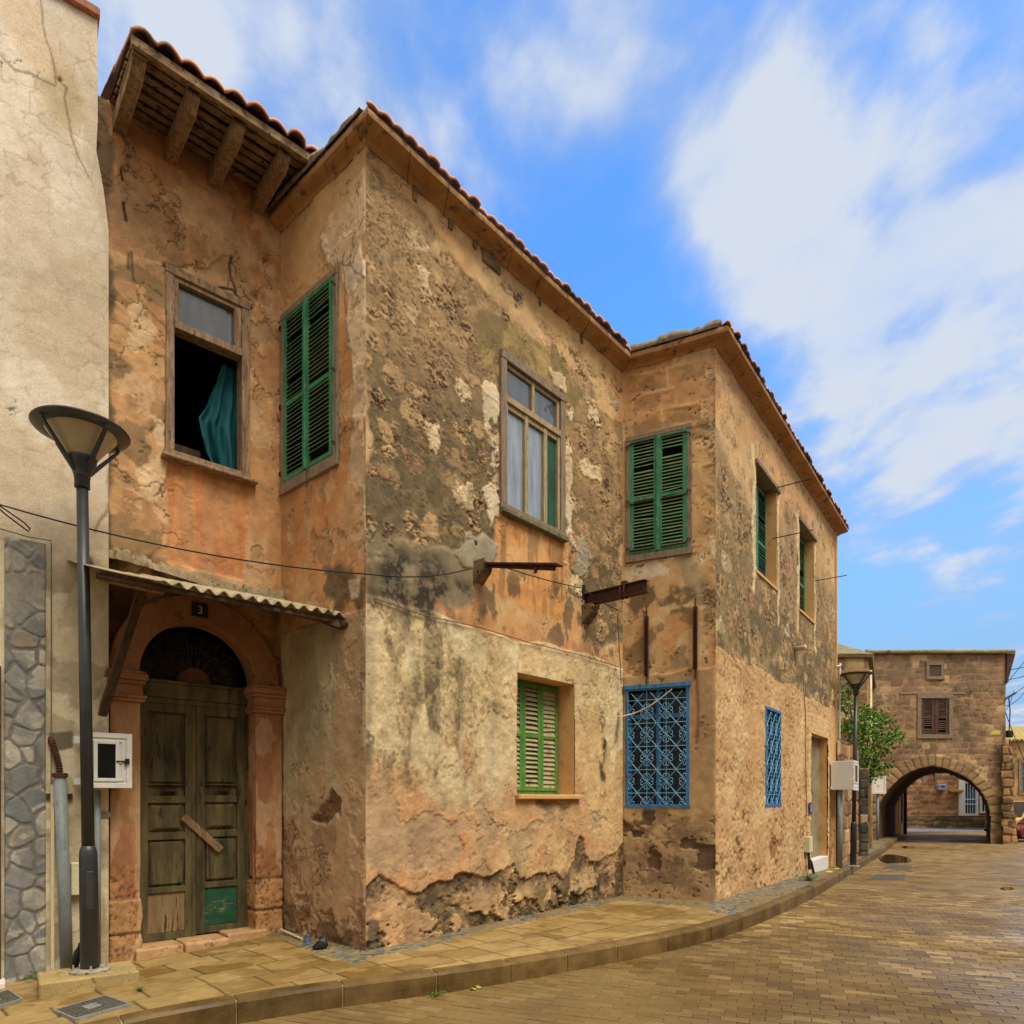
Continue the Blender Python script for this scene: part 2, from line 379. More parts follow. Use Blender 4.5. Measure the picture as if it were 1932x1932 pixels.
CORBEL = worn('weathered_corbel_stone', lin(84, 72, 54), lin(150, 124, 88), lin(56, 50, 40), 7, .95, None, 30, .8, .008)
STEEL = worn('manhole_frame', lin(122, 120, 112), lin(146, 144, 134), lin(104, 98, 84), 10, .6, None, 60, .4, .002)
MANH = worn('manhole_lid', lin(80, 76, 68), lin(100, 95, 84), lin(66, 60, 50), 10, .6, None, 60, .5, .003)
BLACK = worn('black_plastic', lin(22, 22, 24), lin(36, 36, 38), None, 10, .45, None, 60, .1, .001)
CABLE = worn('black_cable', lin(34, 30, 28), lin(48, 42, 38), None, 10, .7)
CABW = worn('cream_cable', lin(206, 190, 156), lin(220, 206, 174), None, 10, .6)
DARKIN = worn('dark_interior', lin(60, 50, 42), lin(78, 66, 54), None, 2, .95)
GLASSB = glass_mat('curtained_pane', lin(140, 150, 160), .06, .8, .25)
GLASSS = glass_mat('sky_reflecting_pane', lin(84, 88, 92), .04, 1.0, .35)
GLASSD = glass_mat('dark_pane', lin(24, 26, 26), .12, .25)
CURT_M, _nt, _b = nmat('teal_gauze')
_nt.links.new(ramp(_nt, noise(_nt, 3, 5, .6, stretch=(4, 4, .5)), [(.3, lin(18, 78, 88)), (.7, lin(62, 124, 130))]), _b.inputs['Base Color'])
_b.inputs['Roughness'].default_value = .9; _b.inputs['Alpha'].default_value = .62; _b.inputs['Specular IOR Level'].default_value = .05
ASPH = worn('grey_asphalt', lin(104, 104, 104), lin(126, 126, 124), lin(92, 92, 92), 2, .75, None, 90, .3, .003)
GROUND = worn('bare_earth', lin(120, 98, 62), lin(150, 124, 80), None, 1.5, .95)
WATER, _nt, _b = nmat('puddle_water')
_nt.links.new(ramp(_nt, noise(_nt, 3), [(.3, lin(64, 50, 30)), (.7, lin(84, 68, 42))]), _b.inputs['Base Color'])
_b.inputs['Roughness'].default_value = .03; _b.inputs['Specular IOR Level'].default_value = .7
bump(_nt, _b, noise(_nt, 5, 2), .03, .01)
# ---------------------------------------------------------------- plan of the old house (measured along rays at eye height)
def cut(p, d, x):
    k = (x - CX) / F; t = (k * p[1] - p[0]) / (d[0] - k * d[1]); return np.array(p) + t * np.array(d)
def dirn(vx): v = np.array([vx - CX, F]); return v / np.linalg.norm(v)
C_ = np.array([(690 - CX) / F, 1.0]) * 6.665
dM = dirn(2090); E_ = cut(C_, dM, 1175)
dR = -dirn(-500); G_ = np.array([(1350 - CX) / F, 1.0]) * 9.62; dG = (G_ - E_) / np.linalg.norm(G_ - E_)
d2 = dirn(1900); K_ = cut(G_, d2, 1580)
B_ = cut(C_, dR, 530); dL = dirn(2400); A_ = cut(B_, dL, 200)
FL, F1, FM, F2, FS = Fr(A_, dL), Fr(B_, dR), Fr(C_, dM), Fr(E_, dG), Fr(G_, d2)
ln = lambda a, b: float(np.linalg.norm(b - a))
WL, W1, WM, W2, WS = ln(A_, B_), ln(B_, C_), ln(C_, E_), ln(E_, G_), ln(G_, K_)
TOP = 7.98
HOUSE = thing('old_house', 'weathered two storey ochre house with green shutters and crumbling plaster', 'house', (C_[0], C_[1], 0))
V = lambda *c: lin(*c)
Y, OR, TAN, CREAM, SOOT, PALE = V(204, 154, 94), V(200, 136, 78), V(206, 166, 112), V(208, 180, 128), V(58, 49, 38), V(216, 194, 158)
OLIVE, OLIVT, CEM = V(110, 92, 60), V(166, 130, 84), V(158, 144, 116)

def paint_M(U, Z):
    p = Paint(FM, U, Z, TAN); f = fbm(U * .9, Z * .9, 3, 5); f2 = fbm(U * 2.2, Z * 2.2, 4, 6)
    p.lay(ss(.4, .65, f), OR, .8); p.lay(ss(.52, .7, f2), Y, .6); p.lay(ss(.6, .72, fbm(U * 1.6, Z * 3, 5)), V(190, 146, 96), .6)
    up = p.poly([(686, 320), (740, 345), (800, 420), (880, 520), (945, 600), (1010, 640), (1066, 700), (1120, 760), (1176, 800), (1176, 1195), (1128, 1205), (1096, 1120), (1070, 1120), (1068, 1000), (940, 955), (925, 1030), (880, 1065), (760, 1040), (686, 1060)], .05, .22, 1.6, 11)
    dark = ss(6.6, 5.0, Z + (f - .5) * 1.6)
    p.lay(up, lerp(OLIVT, OLIVE, dark)); p.lay(up * ss(.45, .7, fbm(U * 5, Z * 5, 12, 6, .65)), V(94, 80, 54), .45); p.lay(up * ss(.5, .7, fbm(U * 9, Z * 9, 13, 5, .65)), V(158, 128, 84), .4)
    p.disp -= up * .008
    plain = p.poly([(905, 590), (950, 590), (1066, 680), (1100, 745), (1085, 770), (1062, 740), (945, 660), (925, 700), (905, 690)], .03, .08, 3, 14)
    p.rubble(up * (1 - plain), .37, .27, 15, .56)
    p.pits(16, 17, .66, up * .6, .01)
    top = (1 - up); p.rubble(top * ss(5.6, 6.6, Z) * ss(.35, .6, fbm(U * .8, Z * .8, 19)), .62, .34, 18, .42, 1.0, 1.0, .006)
    p.lay(plain, V(132, 110, 66)); p.lay(plain * ss(.55, .68, fbm(U * 5, Z * 5, 20)), V(172, 142, 80), .7)
    for q in ([(908, 730), (941, 690), (943, 965), (925, 1010), (918, 940), (928, 860), (915, 800)], [(1066, 765), (1082, 775), (1080, 900), (1084, 1020), (1068, 1060)]):
        w = p.poly(q, .015, .075, 5, 21); w = w * ss(.30, .42, fbm(U * 3.2, Z * 2.6, 57, 5)); p.lay(w, PALE, .9); p.lay(w * ss(.55, .7, f2), V(206, 172, 130), .7); p.disp += w * .014
    for q in ([(1040, 700), (1068, 712), (1072, 745), (1045, 728)], [(1098, 865), (1135, 880), (1135, 912), (1100, 895)], [(1112, 760), (1128, 775), (1130, 800), (1113, 790)], [(800, 790), (830, 800), (838, 850), (812, 850)], [(858, 900), (890, 920), (892, 960), (862, 950)], [(792, 505), (812, 515), (812, 560), (796, 545)]):
        w = p.poly(q, .012, .06, 7, 22); p.lay(w * (.5 + .5 * ss(.35, .6, fbm(U * 8, Z * 8, 56, 5))), V(214, 186, 142)); p.disp += w * .012
    o = p.poly([(940, 968), (1066, 1022), (1067, 1120), (1050, 1175), (990, 1150), (945, 1120), (915, 1090), (905, 1062), (938, 1030)], .03, .06, 4, 23)
    p.lay(o, V(208, 142, 72)); p.lay(o * ss(.5, .65, f2), V(216, 164, 100), .7)
    drip = ss(.5, .68, fbm(U * 9, Z * 1.3, 24)) * ss(3.3, 4.4, Z)
    p.lay(o * drip, V(122, 92, 56), .6)
    mot = p.poly([(900, 1085), (945, 1060), (1066, 1100), (1110, 1140), (1160, 1230), (1100, 1235), (940, 1180), (900, 1165)], .1, .12, 2, 25)
    p.lay(mot * ss(.5, .6, fbm(U * 5, Z * 3.2, 26, 6)), V(98, 78, 52), .75)
    for q in ([(858, 1045), (880, 1010), (912, 1005), (935, 1030), (928, 1075), (905, 1090), (872, 1070)], [(1086, 1010), (1105, 1020), (1120, 1055), (1105, 1085), (1090, 1095)]):
        w = p.poly(q, .012, .05, 5, 27); p.lay(w, CEM); p.disp += w * .012
    # ground floor: a thicker cream roughcast below the string line
    zl = (FM.pix(706, 1132)[1] + FM.pix(1168, 1258)[1]) / 2 + (fbm(U * 1.2, U * 0 + 2, 28) - .5) * .12
    lo = ss(-.015, .015, zl - Z); p.disp += lo * .016
    cr = lerp(CREAM, TAN, ss(.42, .66, fbm(U * 1.1, Z * .8, 29)))
    p.lay(lo, cr); p.lay(lo * ss(2.6, 1.6, Z + (f - .5) * 1.2), V(200, 151, 100), .95)
    p.lay(lo * ss(1.2, 2.4, U) * ss(.3, .5, f), V(210, 172, 114), .8)
    st = ss(.47, .66, fbm(U * 2.6, Z * .55, 30, 6)) * ss(1.25, 1.9, Z) * ss(2.6, 1.7, U)
    p.lay(lo * st, V(140, 120, 82), .8); p.lay(lo * st * ss(.5, .62, fbm(U * 12, Z * 9, 31)), V(92, 80, 58), .75)
    for q, ww in (([(770, 1190), (778, 1300), (772, 1470)], .10), ([(855, 1190), (862, 1320), (880, 1500)], .06), ([(975, 1200), (968, 1290)], .03), ([(925, 1330), (940, 1400), (930, 1490)], .10), ([(735, 1180), (730, 1300)], .05), ([(820, 1420), (830, 1510)], .07)):
        g = p.line(q, ww, ww * 1.5, .16, 1.6, 58); p.lay(lo * g * ss(.22, .55, fbm(U * 9, Z * 6, 59, 6, .65)), V(98, 84, 58), .8)
    p.lay(lo * ss(.55, .7, fbm(U * 26, Z * 22, 61, 3)) * ss(2.4, 1.5, U) * ss(1.2, 1.8, Z), V(92, 78, 54), .5)
    p.lay(lo * ss(.56, .7, fbm(U * 2.1, Z * 1.2, 32)) * ss(1.2, 1.7, Z), V(226, 206, 158), .6)
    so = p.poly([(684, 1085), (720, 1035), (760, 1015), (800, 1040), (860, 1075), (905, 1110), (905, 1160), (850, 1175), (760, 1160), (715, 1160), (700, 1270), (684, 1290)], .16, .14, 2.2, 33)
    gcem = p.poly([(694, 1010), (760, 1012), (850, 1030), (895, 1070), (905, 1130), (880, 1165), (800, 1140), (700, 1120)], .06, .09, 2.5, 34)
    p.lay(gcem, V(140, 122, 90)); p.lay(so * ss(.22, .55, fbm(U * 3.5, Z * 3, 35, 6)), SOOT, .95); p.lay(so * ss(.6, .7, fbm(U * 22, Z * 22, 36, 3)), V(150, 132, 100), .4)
    dk = p.poly([(684, 1060), (704, 1050), (712, 1150), (706, 1260), (700, 1420), (688, 1500), (684, 1500)], .06, .05, 3, 37); p.lay(dk, V(70, 62, 46), .7)
    orp = ss(.52, .64, fbm(U * 1.7, Z * 2.4, 38, 6)) * ss(.55, .75, Z) * ss(1.62, 1.3, Z + (f - .5) * .5)
    p.lay(lo * orp * (.35 + .65 * ss(.42, .6, fbm(U * 7, Z * 3.5, 55, 6))), V(198, 124, 74), .6); p.flake(1.5, 1.8, 63, .62, V(176, 146, 110), lo * ss(1.9, 1.3, Z), .009, .75); p.flake(1.2, 1.0, 64, .62, V(216, 192, 146), lo * ss(1.4, 2.0, Z), .008, .6); p.lay(lo * ss(.58, .66, fbm(U * 2.3, Z * 2.3, 39)) * ss(1.5, .8, Z), V(166, 132, 98), .6)
    bk = p.line([(1132, 1345), (1142, 1395), (1134, 1440), (1137, 1500)], .06, .06, .06, 5, 40); p.lay(bk * ss(.2, .5, fbm(U * 8, Z * 5, 60, 5)), V(44, 37, 28), .95); bk = p.line([(1165, 1350), (1160, 1400)], .04, .05, .05, 5, 62); p.lay(bk, V(62, 52, 38), .8)
    p.lay(p.line([(1015, 1512), (1040, 1520), (1070, 1516)], .05, .05, .05, 5, 41), V(64, 52, 38), .7)
    sp = p.poly([(684, 1700), (700, 1665), (715, 1655), (745, 1668), (790, 1690), (830, 1672), (880, 1645), (925, 1650), (968, 1600), (982, 1650), (1030, 1645), (1062, 1650), (1095, 1590), (1112, 1625), (1150, 1610), (1178, 1580), (1178, 1720), (684, 1830)], .008, .15, 2.2, 42, 6)
    keepp = ss(.55, .565, fbm(U * 2.1, Z * 2.6, 43, 6)) * ss(.62, .25, Z)
    sp = sp * (1 - keepp); r_ = fbm(U * 7, Z * 7, 44, 6, .65); blk = fbm(U * 2.6, Z * 3.4, 45, 3)
    p.lay(sp, lerp(V(178, 138, 94), V(104, 80, 54), ss(.35, .62, r_))); p.lay(sp * ss(.5, .66, blk), V(96, 80, 56), .75)
    p.disp -= sp * (.016 + .03 * r_); p.pits(9, 46, .6, sp, .02)
    ms = ss(.75, .1, Z + (fbm(U * 2.5, Z * 2.5, 47) - .5) * .8) * (.3 + .7 * ss(1.5, 3.4, U)); p.lay(ms * ss(.40, .58, fbm(U * 6, Z * 4, 48, 6)), V(66, 60, 36), .9)
    p.lay(p.poly([(694, 1742), (712, 1738), (716, 1800), (696, 1800)], .02, .05, 5, 49), V(70, 66, 52), .8)
    p.pits(7, 50, .64, lo * .5 * ss(1.6, .8, Z), .012); p.cracks(1.1, 51, .008, .5); p.lay(ss(.62, .75, fbm(U * 14, Z * 14, 52, 4)) * lo, V(168, 136, 92), .3)
    e = ss(.03, .0, U) * ss(.4, .6, fbm(U * 0, Z * 5, 53)); p.lay(e * ss(.35, .6, fbm(U * 3, Z * 1.7, 65)), V(206, 176, 134), .35)
    rc = fbm(U * 16, Z * 16, 54, 4, .7); p.disp += lo * (rc - .5) * .009
    p.grain(.2, 8); return p

def ochre(fr, U, Z, s, bright=1.0):
    p = Paint(fr, U, Z, V(198, 140, 84)); f = fbm(U * 1.1, Z * .8, s, 5)
    p.lay(ss(.42, .6, f), V(190, 124, 68), .85); p.lay(ss(.5, .68, fbm(U * 2.4, Z * 1.5, s + 1, 6)), V(200, 156, 106), .75)
    p.lay(ss(.55, .7, fbm(U * 3, Z * .5, s + 2)), V(172, 122, 78), .6); p.flake(2.6, 2.2, s + 3, .66, V(210, 170, 124), .8, .008, .65); p.flake(1.7, 1.3, s + 5, .68, V(172, 130, 88), 1.0, .010, .8)
    return p
def paint_L(U, Z):
    p = ochre(FL, U, Z, 60)
    le = p.poly([(196, 480), (300, 500), (318, 520), (318, 830), (308, 870), (318, 1030), (260, 1080), (196, 1070)], .02, .09, 3, 61)
    p.lay(le * ss(.38, .55, fbm(U * 2.6, Z * 2.6, 62, 6)), V(202, 152, 96), .9); p.lay(le * ss(.52, .6, fbm(U * 3.2, Z * 3.2, 63, 6)), V(136, 108, 70), .8); p.lay(le * ss(.6, .68, fbm(U * 2.9, Z * 2.2, 64, 6)), V(222, 186, 138), .8); p.disp += le * .012
    pan = p.poly([(318, 872), (468, 905), (470, 960), (455, 1090), (312, 1060)], .02, .03, 4, 65)
    p.lay(pan, V(196, 132, 74)); p.lay(pan * ss(.5, .66, fbm(U * 8, Z * .8, 66)), V(196, 110, 58), .6); p.lay(pan * ss(.55, .68, fbm(U * 7, Z * .7, 67)), V(176, 128, 84), .6); p.disp -= pan * .014
    th = p.poly([(310, 498), (395, 505), (420, 480), (455, 485), (475, 530), (470, 575), (390, 545)], .012, .05, 5, 68); p.lay(th, V(190, 148, 98)); p.disp -= th * .02
    p.lay(p.line([(308, 500), (350, 512), (400, 545), (440, 545), (472, 575)], .018, .012, .03, 6, 69), V(70, 50, 34)); p.lay(p.line([(440, 485), (438, 520), (450, 560)], .012, .01, .03, 6, 70), V(76, 56, 38))
    b = p.poly([(212, 480), (300, 490), (305, 500), (215, 500)], .02, .03, 5, 71); p.lay(b, V(208, 162, 112), .7)
    for q in ([(248, 475), (252, 530)], [(243, 478), (243, 510)]): p.lay(p.line(q, .012, .012, .01), V(70, 58, 46), .8)
    for q in ([(233, 380), (238, 415)], [(229, 320), (231, 335)]): p.lay(p.line(q, .016, .008, .012, 9, 72), V(66, 46, 32))
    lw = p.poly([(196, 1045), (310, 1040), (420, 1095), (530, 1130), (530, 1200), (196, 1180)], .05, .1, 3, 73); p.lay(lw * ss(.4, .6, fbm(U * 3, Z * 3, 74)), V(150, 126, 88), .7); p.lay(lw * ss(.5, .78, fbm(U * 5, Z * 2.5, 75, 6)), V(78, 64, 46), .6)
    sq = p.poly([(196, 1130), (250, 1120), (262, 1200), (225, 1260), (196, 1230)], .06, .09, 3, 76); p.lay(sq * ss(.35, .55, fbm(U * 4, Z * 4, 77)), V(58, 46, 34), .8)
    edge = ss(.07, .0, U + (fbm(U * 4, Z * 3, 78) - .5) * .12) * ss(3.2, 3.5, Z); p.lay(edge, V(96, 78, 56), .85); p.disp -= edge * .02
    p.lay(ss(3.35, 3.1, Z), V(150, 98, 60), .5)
    p.cracks(1.3, 79, .014, .5); p.cracks(.8, 80, .010, .45); p.disp += (fbm(U * 4, Z * 4, 82, 5) - .5) * .012; p.grain(.24, 9); return p
def paint_1(U, Z):
    p = ochre(F1, U, Z, 84)
    pl = p.poly([(600, 460), (655, 330), (692, 300), (692, 1000), (672, 900), (660, 640), (640, 500)], .02, .12, 2.4, 85); p.lay(pl, V(220, 188, 148), .95); p.flake(2.4, 1.6, 86, .53, V(196, 156, 116), pl, .010, .85); p.flake(2.0, 1.4, 89, .62, V(228, 206, 176), pl, -.008, .8); p.disp += pl * .01
    tp = ss(6.4, 7.4, Z + (fbm(U * 2, Z * 2, 87) - .5)); p.lay(tp, V(208, 162, 104), .7)
    lo = ss(-.02, .02, F1.pix(600, 1175)[1] - Z); p.disp += lo * .014
    p.lay(lo, lerp(V(184, 148, 104), V(166, 146, 108), ss(.4, .65, fbm(U * 1.5, Z * .7, 88)))); p.lay(lo * ss(.52, .7, fbm(U * 3, Z * .5, 89)), V(192, 172, 130), .7)
    p.lay(lo * ss(1.6, .7, Z + (fbm(U * 2, Z * 2, 90) - .5)), V(186, 144, 102), .9); p.flake(2, 1.6, 91, .56, V(156, 120, 86), lo * ss(1.5, 1.0, Z), .008, .8)
    so = p.poly([(580, 1090), (640, 1060), (694, 1080), (694, 1190), (660, 1180), (600, 1130)], .05, .1, 3, 92); p.lay(so * ss(.42, .6, fbm(U * 4, Z * 3, 93, 6)), V(84, 70, 50), .8)
    p.lay(p.poly([(655, 1095), (682, 1085), (682, 1130), (662, 1130)], .015, .04, 6, 94), V(196, 174, 144), .8)
    sk = ss(.25, .02, np.abs(U - (W1 - .02)) + (fbm(U * 2, Z * 1.2, 95) - .5) * .4) * ss(1.2, 3, Z) * lo; p.lay(sk, V(128, 114, 86), .5)
    h = p.poly([(585, 1545), (600, 1530), (628, 1480), (648, 1510), (640, 1535), (618, 1565), (600, 1555)], .008, .07, 4, 96, 6); p.lay(h, V(132, 96, 62)); p.disp -= h * (.02 + .03 * fbm(U * 7, Z * 7, 97)); p.pits(8, 98, .55, h, .02)
    sp = ss(.30, .22, Z + (fbm(U * 3, Z * 3, 99, 6) - .5) * .5) * ss(.47, .55, fbm(U * 2.6, Z * 2.6, 100, 6)); p.lay(sp, V(160, 118, 80)); p.disp -= sp * .022
    p.lay(ss(.35, .05, Z + (fbm(U * 3, Z * 2, 101) - .5) * .35) * ss(.5, .62, fbm(U * 5, Z * 4, 102)), V(86, 74, 50), .7)
    for q in ([(655, 480), (648, 560), (660, 640)], [(690, 400), (668, 450), (672, 470)], [(688, 520), (650, 500)]): p.lay(p.line(q, .007, .010, .05, 3, 103), V(96, 70, 48), .9)
    cm = p.poly([(640, 820), (680, 700), (692, 720), (692, 1040), (660, 1030)], .04, .15, 2, 104); p.lay(cm * ss(.5, .62, fbm(U * 3, Z * 2, 105, 6)), V(176, 142, 104), .7)
    p.cracks(1.4, 106, .012, .5); p.pits(6.5, 107, .60, ss(1.3, .7, Z) * .8, .016); p.disp += (fbm(U * 4, Z * 4, 82, 5) - .5) * .012
    p.disp += lo * (fbm(U * 16, Z * 16, 109, 4, .7) - .5) * .006; p.grain(.15, 7); return p
def paint_2(U, Z):
    p = Paint(F2, U, Z, V(206, 158, 100)); f = fbm(U * 1.2, Z * 1.1, 110, 5); p.lay(ss(.42, .62, f), V(202, 142, 84), .8); p.lay(ss(.52, .68, fbm(U * 2.4, Z * 2.4, 111, 6)), V(196, 156, 108), .7)
    e, r = ashlar(U, Z, .5, .3, 112); up = ss(6.0, 6.3, Z)
    p.lay(up * ss(.03, .008, e) * ss(.3, .5, fbm(U * 3, Z * 3, 113)), V(224, 180, 120), .7); p.lay(up * (r > .6) * ss(.02, .06, e) * ss(.3, .5, fbm(U * 4, Z * 4, 114)), V(170, 126, 82), .8); p.disp -= up * (r > .6) * ss(.02, .06, e) * .014 * fbm(U * 8, Z * 8, 115)
    sh = p.poly([(1180, 800), (1290, 770), (1300, 740), (1330, 745), (1355, 770), (1350, 830), (1310, 790), (1180, 835)], .05, .08, 3, 116); p.lay(sh * ss(.4, .6, fbm(U * 3, Z * 3, 117)), V(128, 106, 68), .6)
    pw = p.poly([(1176, 1070), (1310, 1040), (1330, 1050), (1300, 1075), (1260, 1090), (1180, 1100)], .03, .08, 4, 118); p.lay(pw * ss(.4, .52, fbm(U * 4, Z * 5, 119, 6)), V(220, 198, 164), .9)
    gr = p.poly([(1275, 1050), (1300, 1040), (1330, 1100), (1345, 1150), (1325, 1170), (1300, 1110)], .02, .06, 4, 120); p.lay(gr, V(160, 140, 104), .8)
    dk = p.poly([(1180, 1110), (1290, 1095), (1320, 1120), (1300, 1150), (1200, 1165)], .06, .1, 3, 121); p.lay(dk * ss(.4, .6, fbm(U * 4, Z * 3.5, 122, 6)), V(92, 76, 50), .8)
    mt = p.poly([(1180, 1160), (1330, 1140), (1345, 1250), (1300, 1270), (1180, 1275)], .04, .1, 3, 123); p.lay(mt * ss(.44, .56, fbm(U * 3, Z * 3, 124, 6)), V(214, 176, 126), .9); p.lay(mt * ss(.54, .64, fbm(U * 5, Z * 4, 125, 6)), V(130, 102, 68), .7)
    lo = ss(-.02, .02, F2.pix(1260, 1268)[1] - Z + (fbm(U * 2, Z * 0, 126) - .5) * .1); p.disp += lo * .012; p.lay(lo, lerp(V(184, 148, 102), V(168, 132, 90), ss(.4, .6, f)), .95)
    for q in ([(1314, 1268), (1316, 1330), (1314, 1400)], [(1222, 1275), (1222, 1300)]): p.lay(p.line(q, .02, .025, .02), V(120, 62, 34), .8)
    b1 = ss(1.05, .95, Z + (fbm(U * 1.6, Z * 1.6, 127, 5) - .5) * .7); ro = fbm(U * 5, Z * 5, 128, 6, .65)
    p.lay(b1, lerp(V(170, 138, 98), V(132, 104, 74), ss(.35, .65, ro)), .9); p.disp -= b1 * .012 * ro
    ho = b1 * ss(.54, .58, fbm(U * 2.8, Z * 4, 129, 6)) * ss(.35, .5, Z); p.lay(ho, V(98, 72, 52), .9); p.disp -= ho * .03
    p.lay(ss(.3, .15, Z + (fbm(U * 4, Z * 4, 130) - .5) * .2), V(186, 148, 100), .7)
    ed = ss(.22, .04, W2 - U + (fbm(U * 3, Z * 2.5, 131) - .5) * .25) * ss(3.3, 3.6, Z); p.rubble(ed, .4, .35, 132, .6, 1.05, .7, .01)
    p.lay(ss(.07, .02, U + (fbm(U * 3, Z * 2, 133) - .5) * .12) * ss(3.8, 4.4, Z), V(222, 188, 136), .6)
    p.cracks(1.3, 134, .010, .45); p.pits(8, 135, .7, np.ones(U.shape), .01); p.grain(.18, 8); return p
def paint_S(U, Z):
    p = Paint(FS, U, Z, TAN); f = fbm(U * .8, Z * .9, 140, 5); p.lay(ss(.42, .62, f), V(198, 144, 86), .7)
    zt = 6.6 + (fbm(U * 1.1, Z * 1.1, 141) - .5) * 1.2; up = ss(.3, -.3, Z - zt); zl = FS.pix(1392, 1244)[1] + (fbm(U * .8, U * 0, 142) - .5) * .2
    p.lay(up, lerp(V(150, 124, 80), V(116, 98, 62), ss(5.6, 4.2, Z + (f - .5)))); p.lay(up * ss(.5, .66, fbm(U * 2.6, Z * 2.6, 143, 6)), V(172, 140, 88), .6)
    p.rubble(up, .46, .32, 144, .58); p.rubble(1 - up, .6, .34, 145, .4, 1, .6, .006); p.pits(9, 146, .64, up * .7, .012)
    for u0, z0, z1, w in ((WIN_S1[0] - .14, WIN_S1[2] - .5, WIN_S1[3] + .3, .09), (WIN_S1[1] + .10, WIN_S1[2] - .7, WIN_S1[3] + .05, .06), (WIN_S2[0] - .14, WIN_S2[2] - .6, WIN_S2[3] + .1, .06), (WIN_S2[1] + .10, WIN_S2[2] - .7, WIN_S2[3], .06)):
        m = ss(w, w - .03, np.abs(U - u0 + (fbm(U * 2, Z * 3, 147) - .5) * .2)) * ss(z0, z0 + .1, Z) * ss(z1, z1 - .1, Z); p.lay(m, V(224, 196, 146), .85); p.disp += m * .012
    lo = ss(-.02, .02, zl - Z); p.disp += lo * .02
    p.lay(lo, lerp(V(212, 172, 116), V(202, 156, 100), ss(.4, .65, fbm(U * 1.1, Z * 1.1, 148)))); p.lay(lo * ss(.48, .68, fbm(U * 1.7, Z * 2.1, 149, 6)), V(192, 142, 86), .55)
    ru = lo * ss(1.1, .6, Z + (fbm(U * 1.3, Z * 1.3, 150) - .5) * 1.2); p.disp -= ru * .020 * fbm(U * 5, Z * 5, 151, 6, .65); p.lay(ru * ss(.5, .65, fbm(U * 4, Z * 4, 152, 6)), V(170, 128, 84), .5)
    p.pits(4.5, 153, .52, lo * ss(2.2, .8, Z + (f - .5) * 2), .022, V(112, 80, 50)); p.pits(8, 154, .60, lo * .8, .012, V(124, 92, 60))
    p.lay(p.poly([(1450, 1590), (1462, 1580), (1466, 1605), (1452, 1620)], .02, .08, 4, 155), V(140, 92, 50), .8)
    ln_ = ss(.03, .01, np.abs(Z - zl)); p.lay(ln_ * ss(.4, .55, fbm(U * 3, Z, 156)), V(92, 72, 48), .8)
    jm = ss(.2, .17, np.abs(U - (DOOR_S[0] + DOOR_S[1]) / 2) - (DOOR_S[1] - DOOR_S[0]) / 2 + .0) * ss(DOOR_S[3] + .42, DOOR_S[3] + .38, Z); p.lay(jm, V(218, 178, 118), .8); p.disp += jm * .012
    p.disp += lo * (fbm(U * 9, Z * 9, 157, 4, .7) - .5) * .012; p.cracks(1.0, 158, .010, .5); p.grain(.13, 7); return p

# ---------------------------------------------------------------- openings
WIN_L = FL.rect((322, 512), (461, 575), (462, 893), (320, 858))
WIN_1 = F1.rect((537, 603), (634, 512), (634, 858), (537, 915))
WIN_M = FM.rect((948, 672), (1058, 752), (1058, 1008), (948, 958))
LOW_M = FM.rect((974, 1268), (1083, 1292), (1083, 1500), (974, 1500))
WIN_2 = F2.rect((1186, 838), (1299, 797), (1300, 1026), (1187, 1056))
LOW_2 = F2.rect((1180, 1300), (1302, 1289), (1300, 1524), (1180, 1524))
WIN_S1 = FS.rect((1427, 876), (1466, 928), (1466, 1106), (1427, 1082))
WIN_S2 = FS.rect((1509, 985), (1536, 1018), (1536, 1172), (1509, 1152))
LOW_S = FS.rect((1442, 1331), (1472, 1343), (1472, 1522), (1442, 1522))
DOOR_S = FS.rect((1528, 1383), (1560, 1393), (1560, 1640), (1528, 1640)); DOOR_S = (DOOR_S[0], DOOR_S[1], -.3, DOOR_S[3])
du0, zsp = FL.pix(265, 1290, .085); du1 = FL.pix(467, 1297, -.17)[0]; ARC = (du0 + du1) / 2; ARR = (du1 - du0) / 2
zcr = FL.pix(366, 1176)[1]; zsp = zcr - ARR * 1.02
arch_in = [(ARC + ARR * math.cos(a), zsp + ARR * 1.02 * math.sin(a)) for a in np.linspace(0, math.pi, 25)] + [(du0, -.3), (du1, -.3)]
wk = dict(mat=ST, parent=HOUSE)
wall('wall', FL, -.5, WL, -.3, 8.25, .0115, paint_L, holes=[WIN_L], archhole=arch_in, label='ochre wall over the arched door', **wk)
wall('wall', F1, 0, W1, -.3, TOP, .0115, paint_1, holes=[WIN_1], label='narrow orange return wall right of the door', **wk)
wall('wall', FM, 0, WM, -.3, TOP, .0115, paint_M, holes=[WIN_M, LOW_M], label='main facade wall with bare stone above and roughcast below', **wk)
wall('wall', F2, 0, W2, -.3, TOP, .014, paint_2, holes=[WIN_2, LOW_2], label='short return wall with the blue grille', **wk)
wall('wall', FS, 0, WS, -.5, TOP, .021, paint_S, holes=[WIN_S1, WIN_S2, LOW_S, DOOR_S], label='side wall running down the street', **wk)
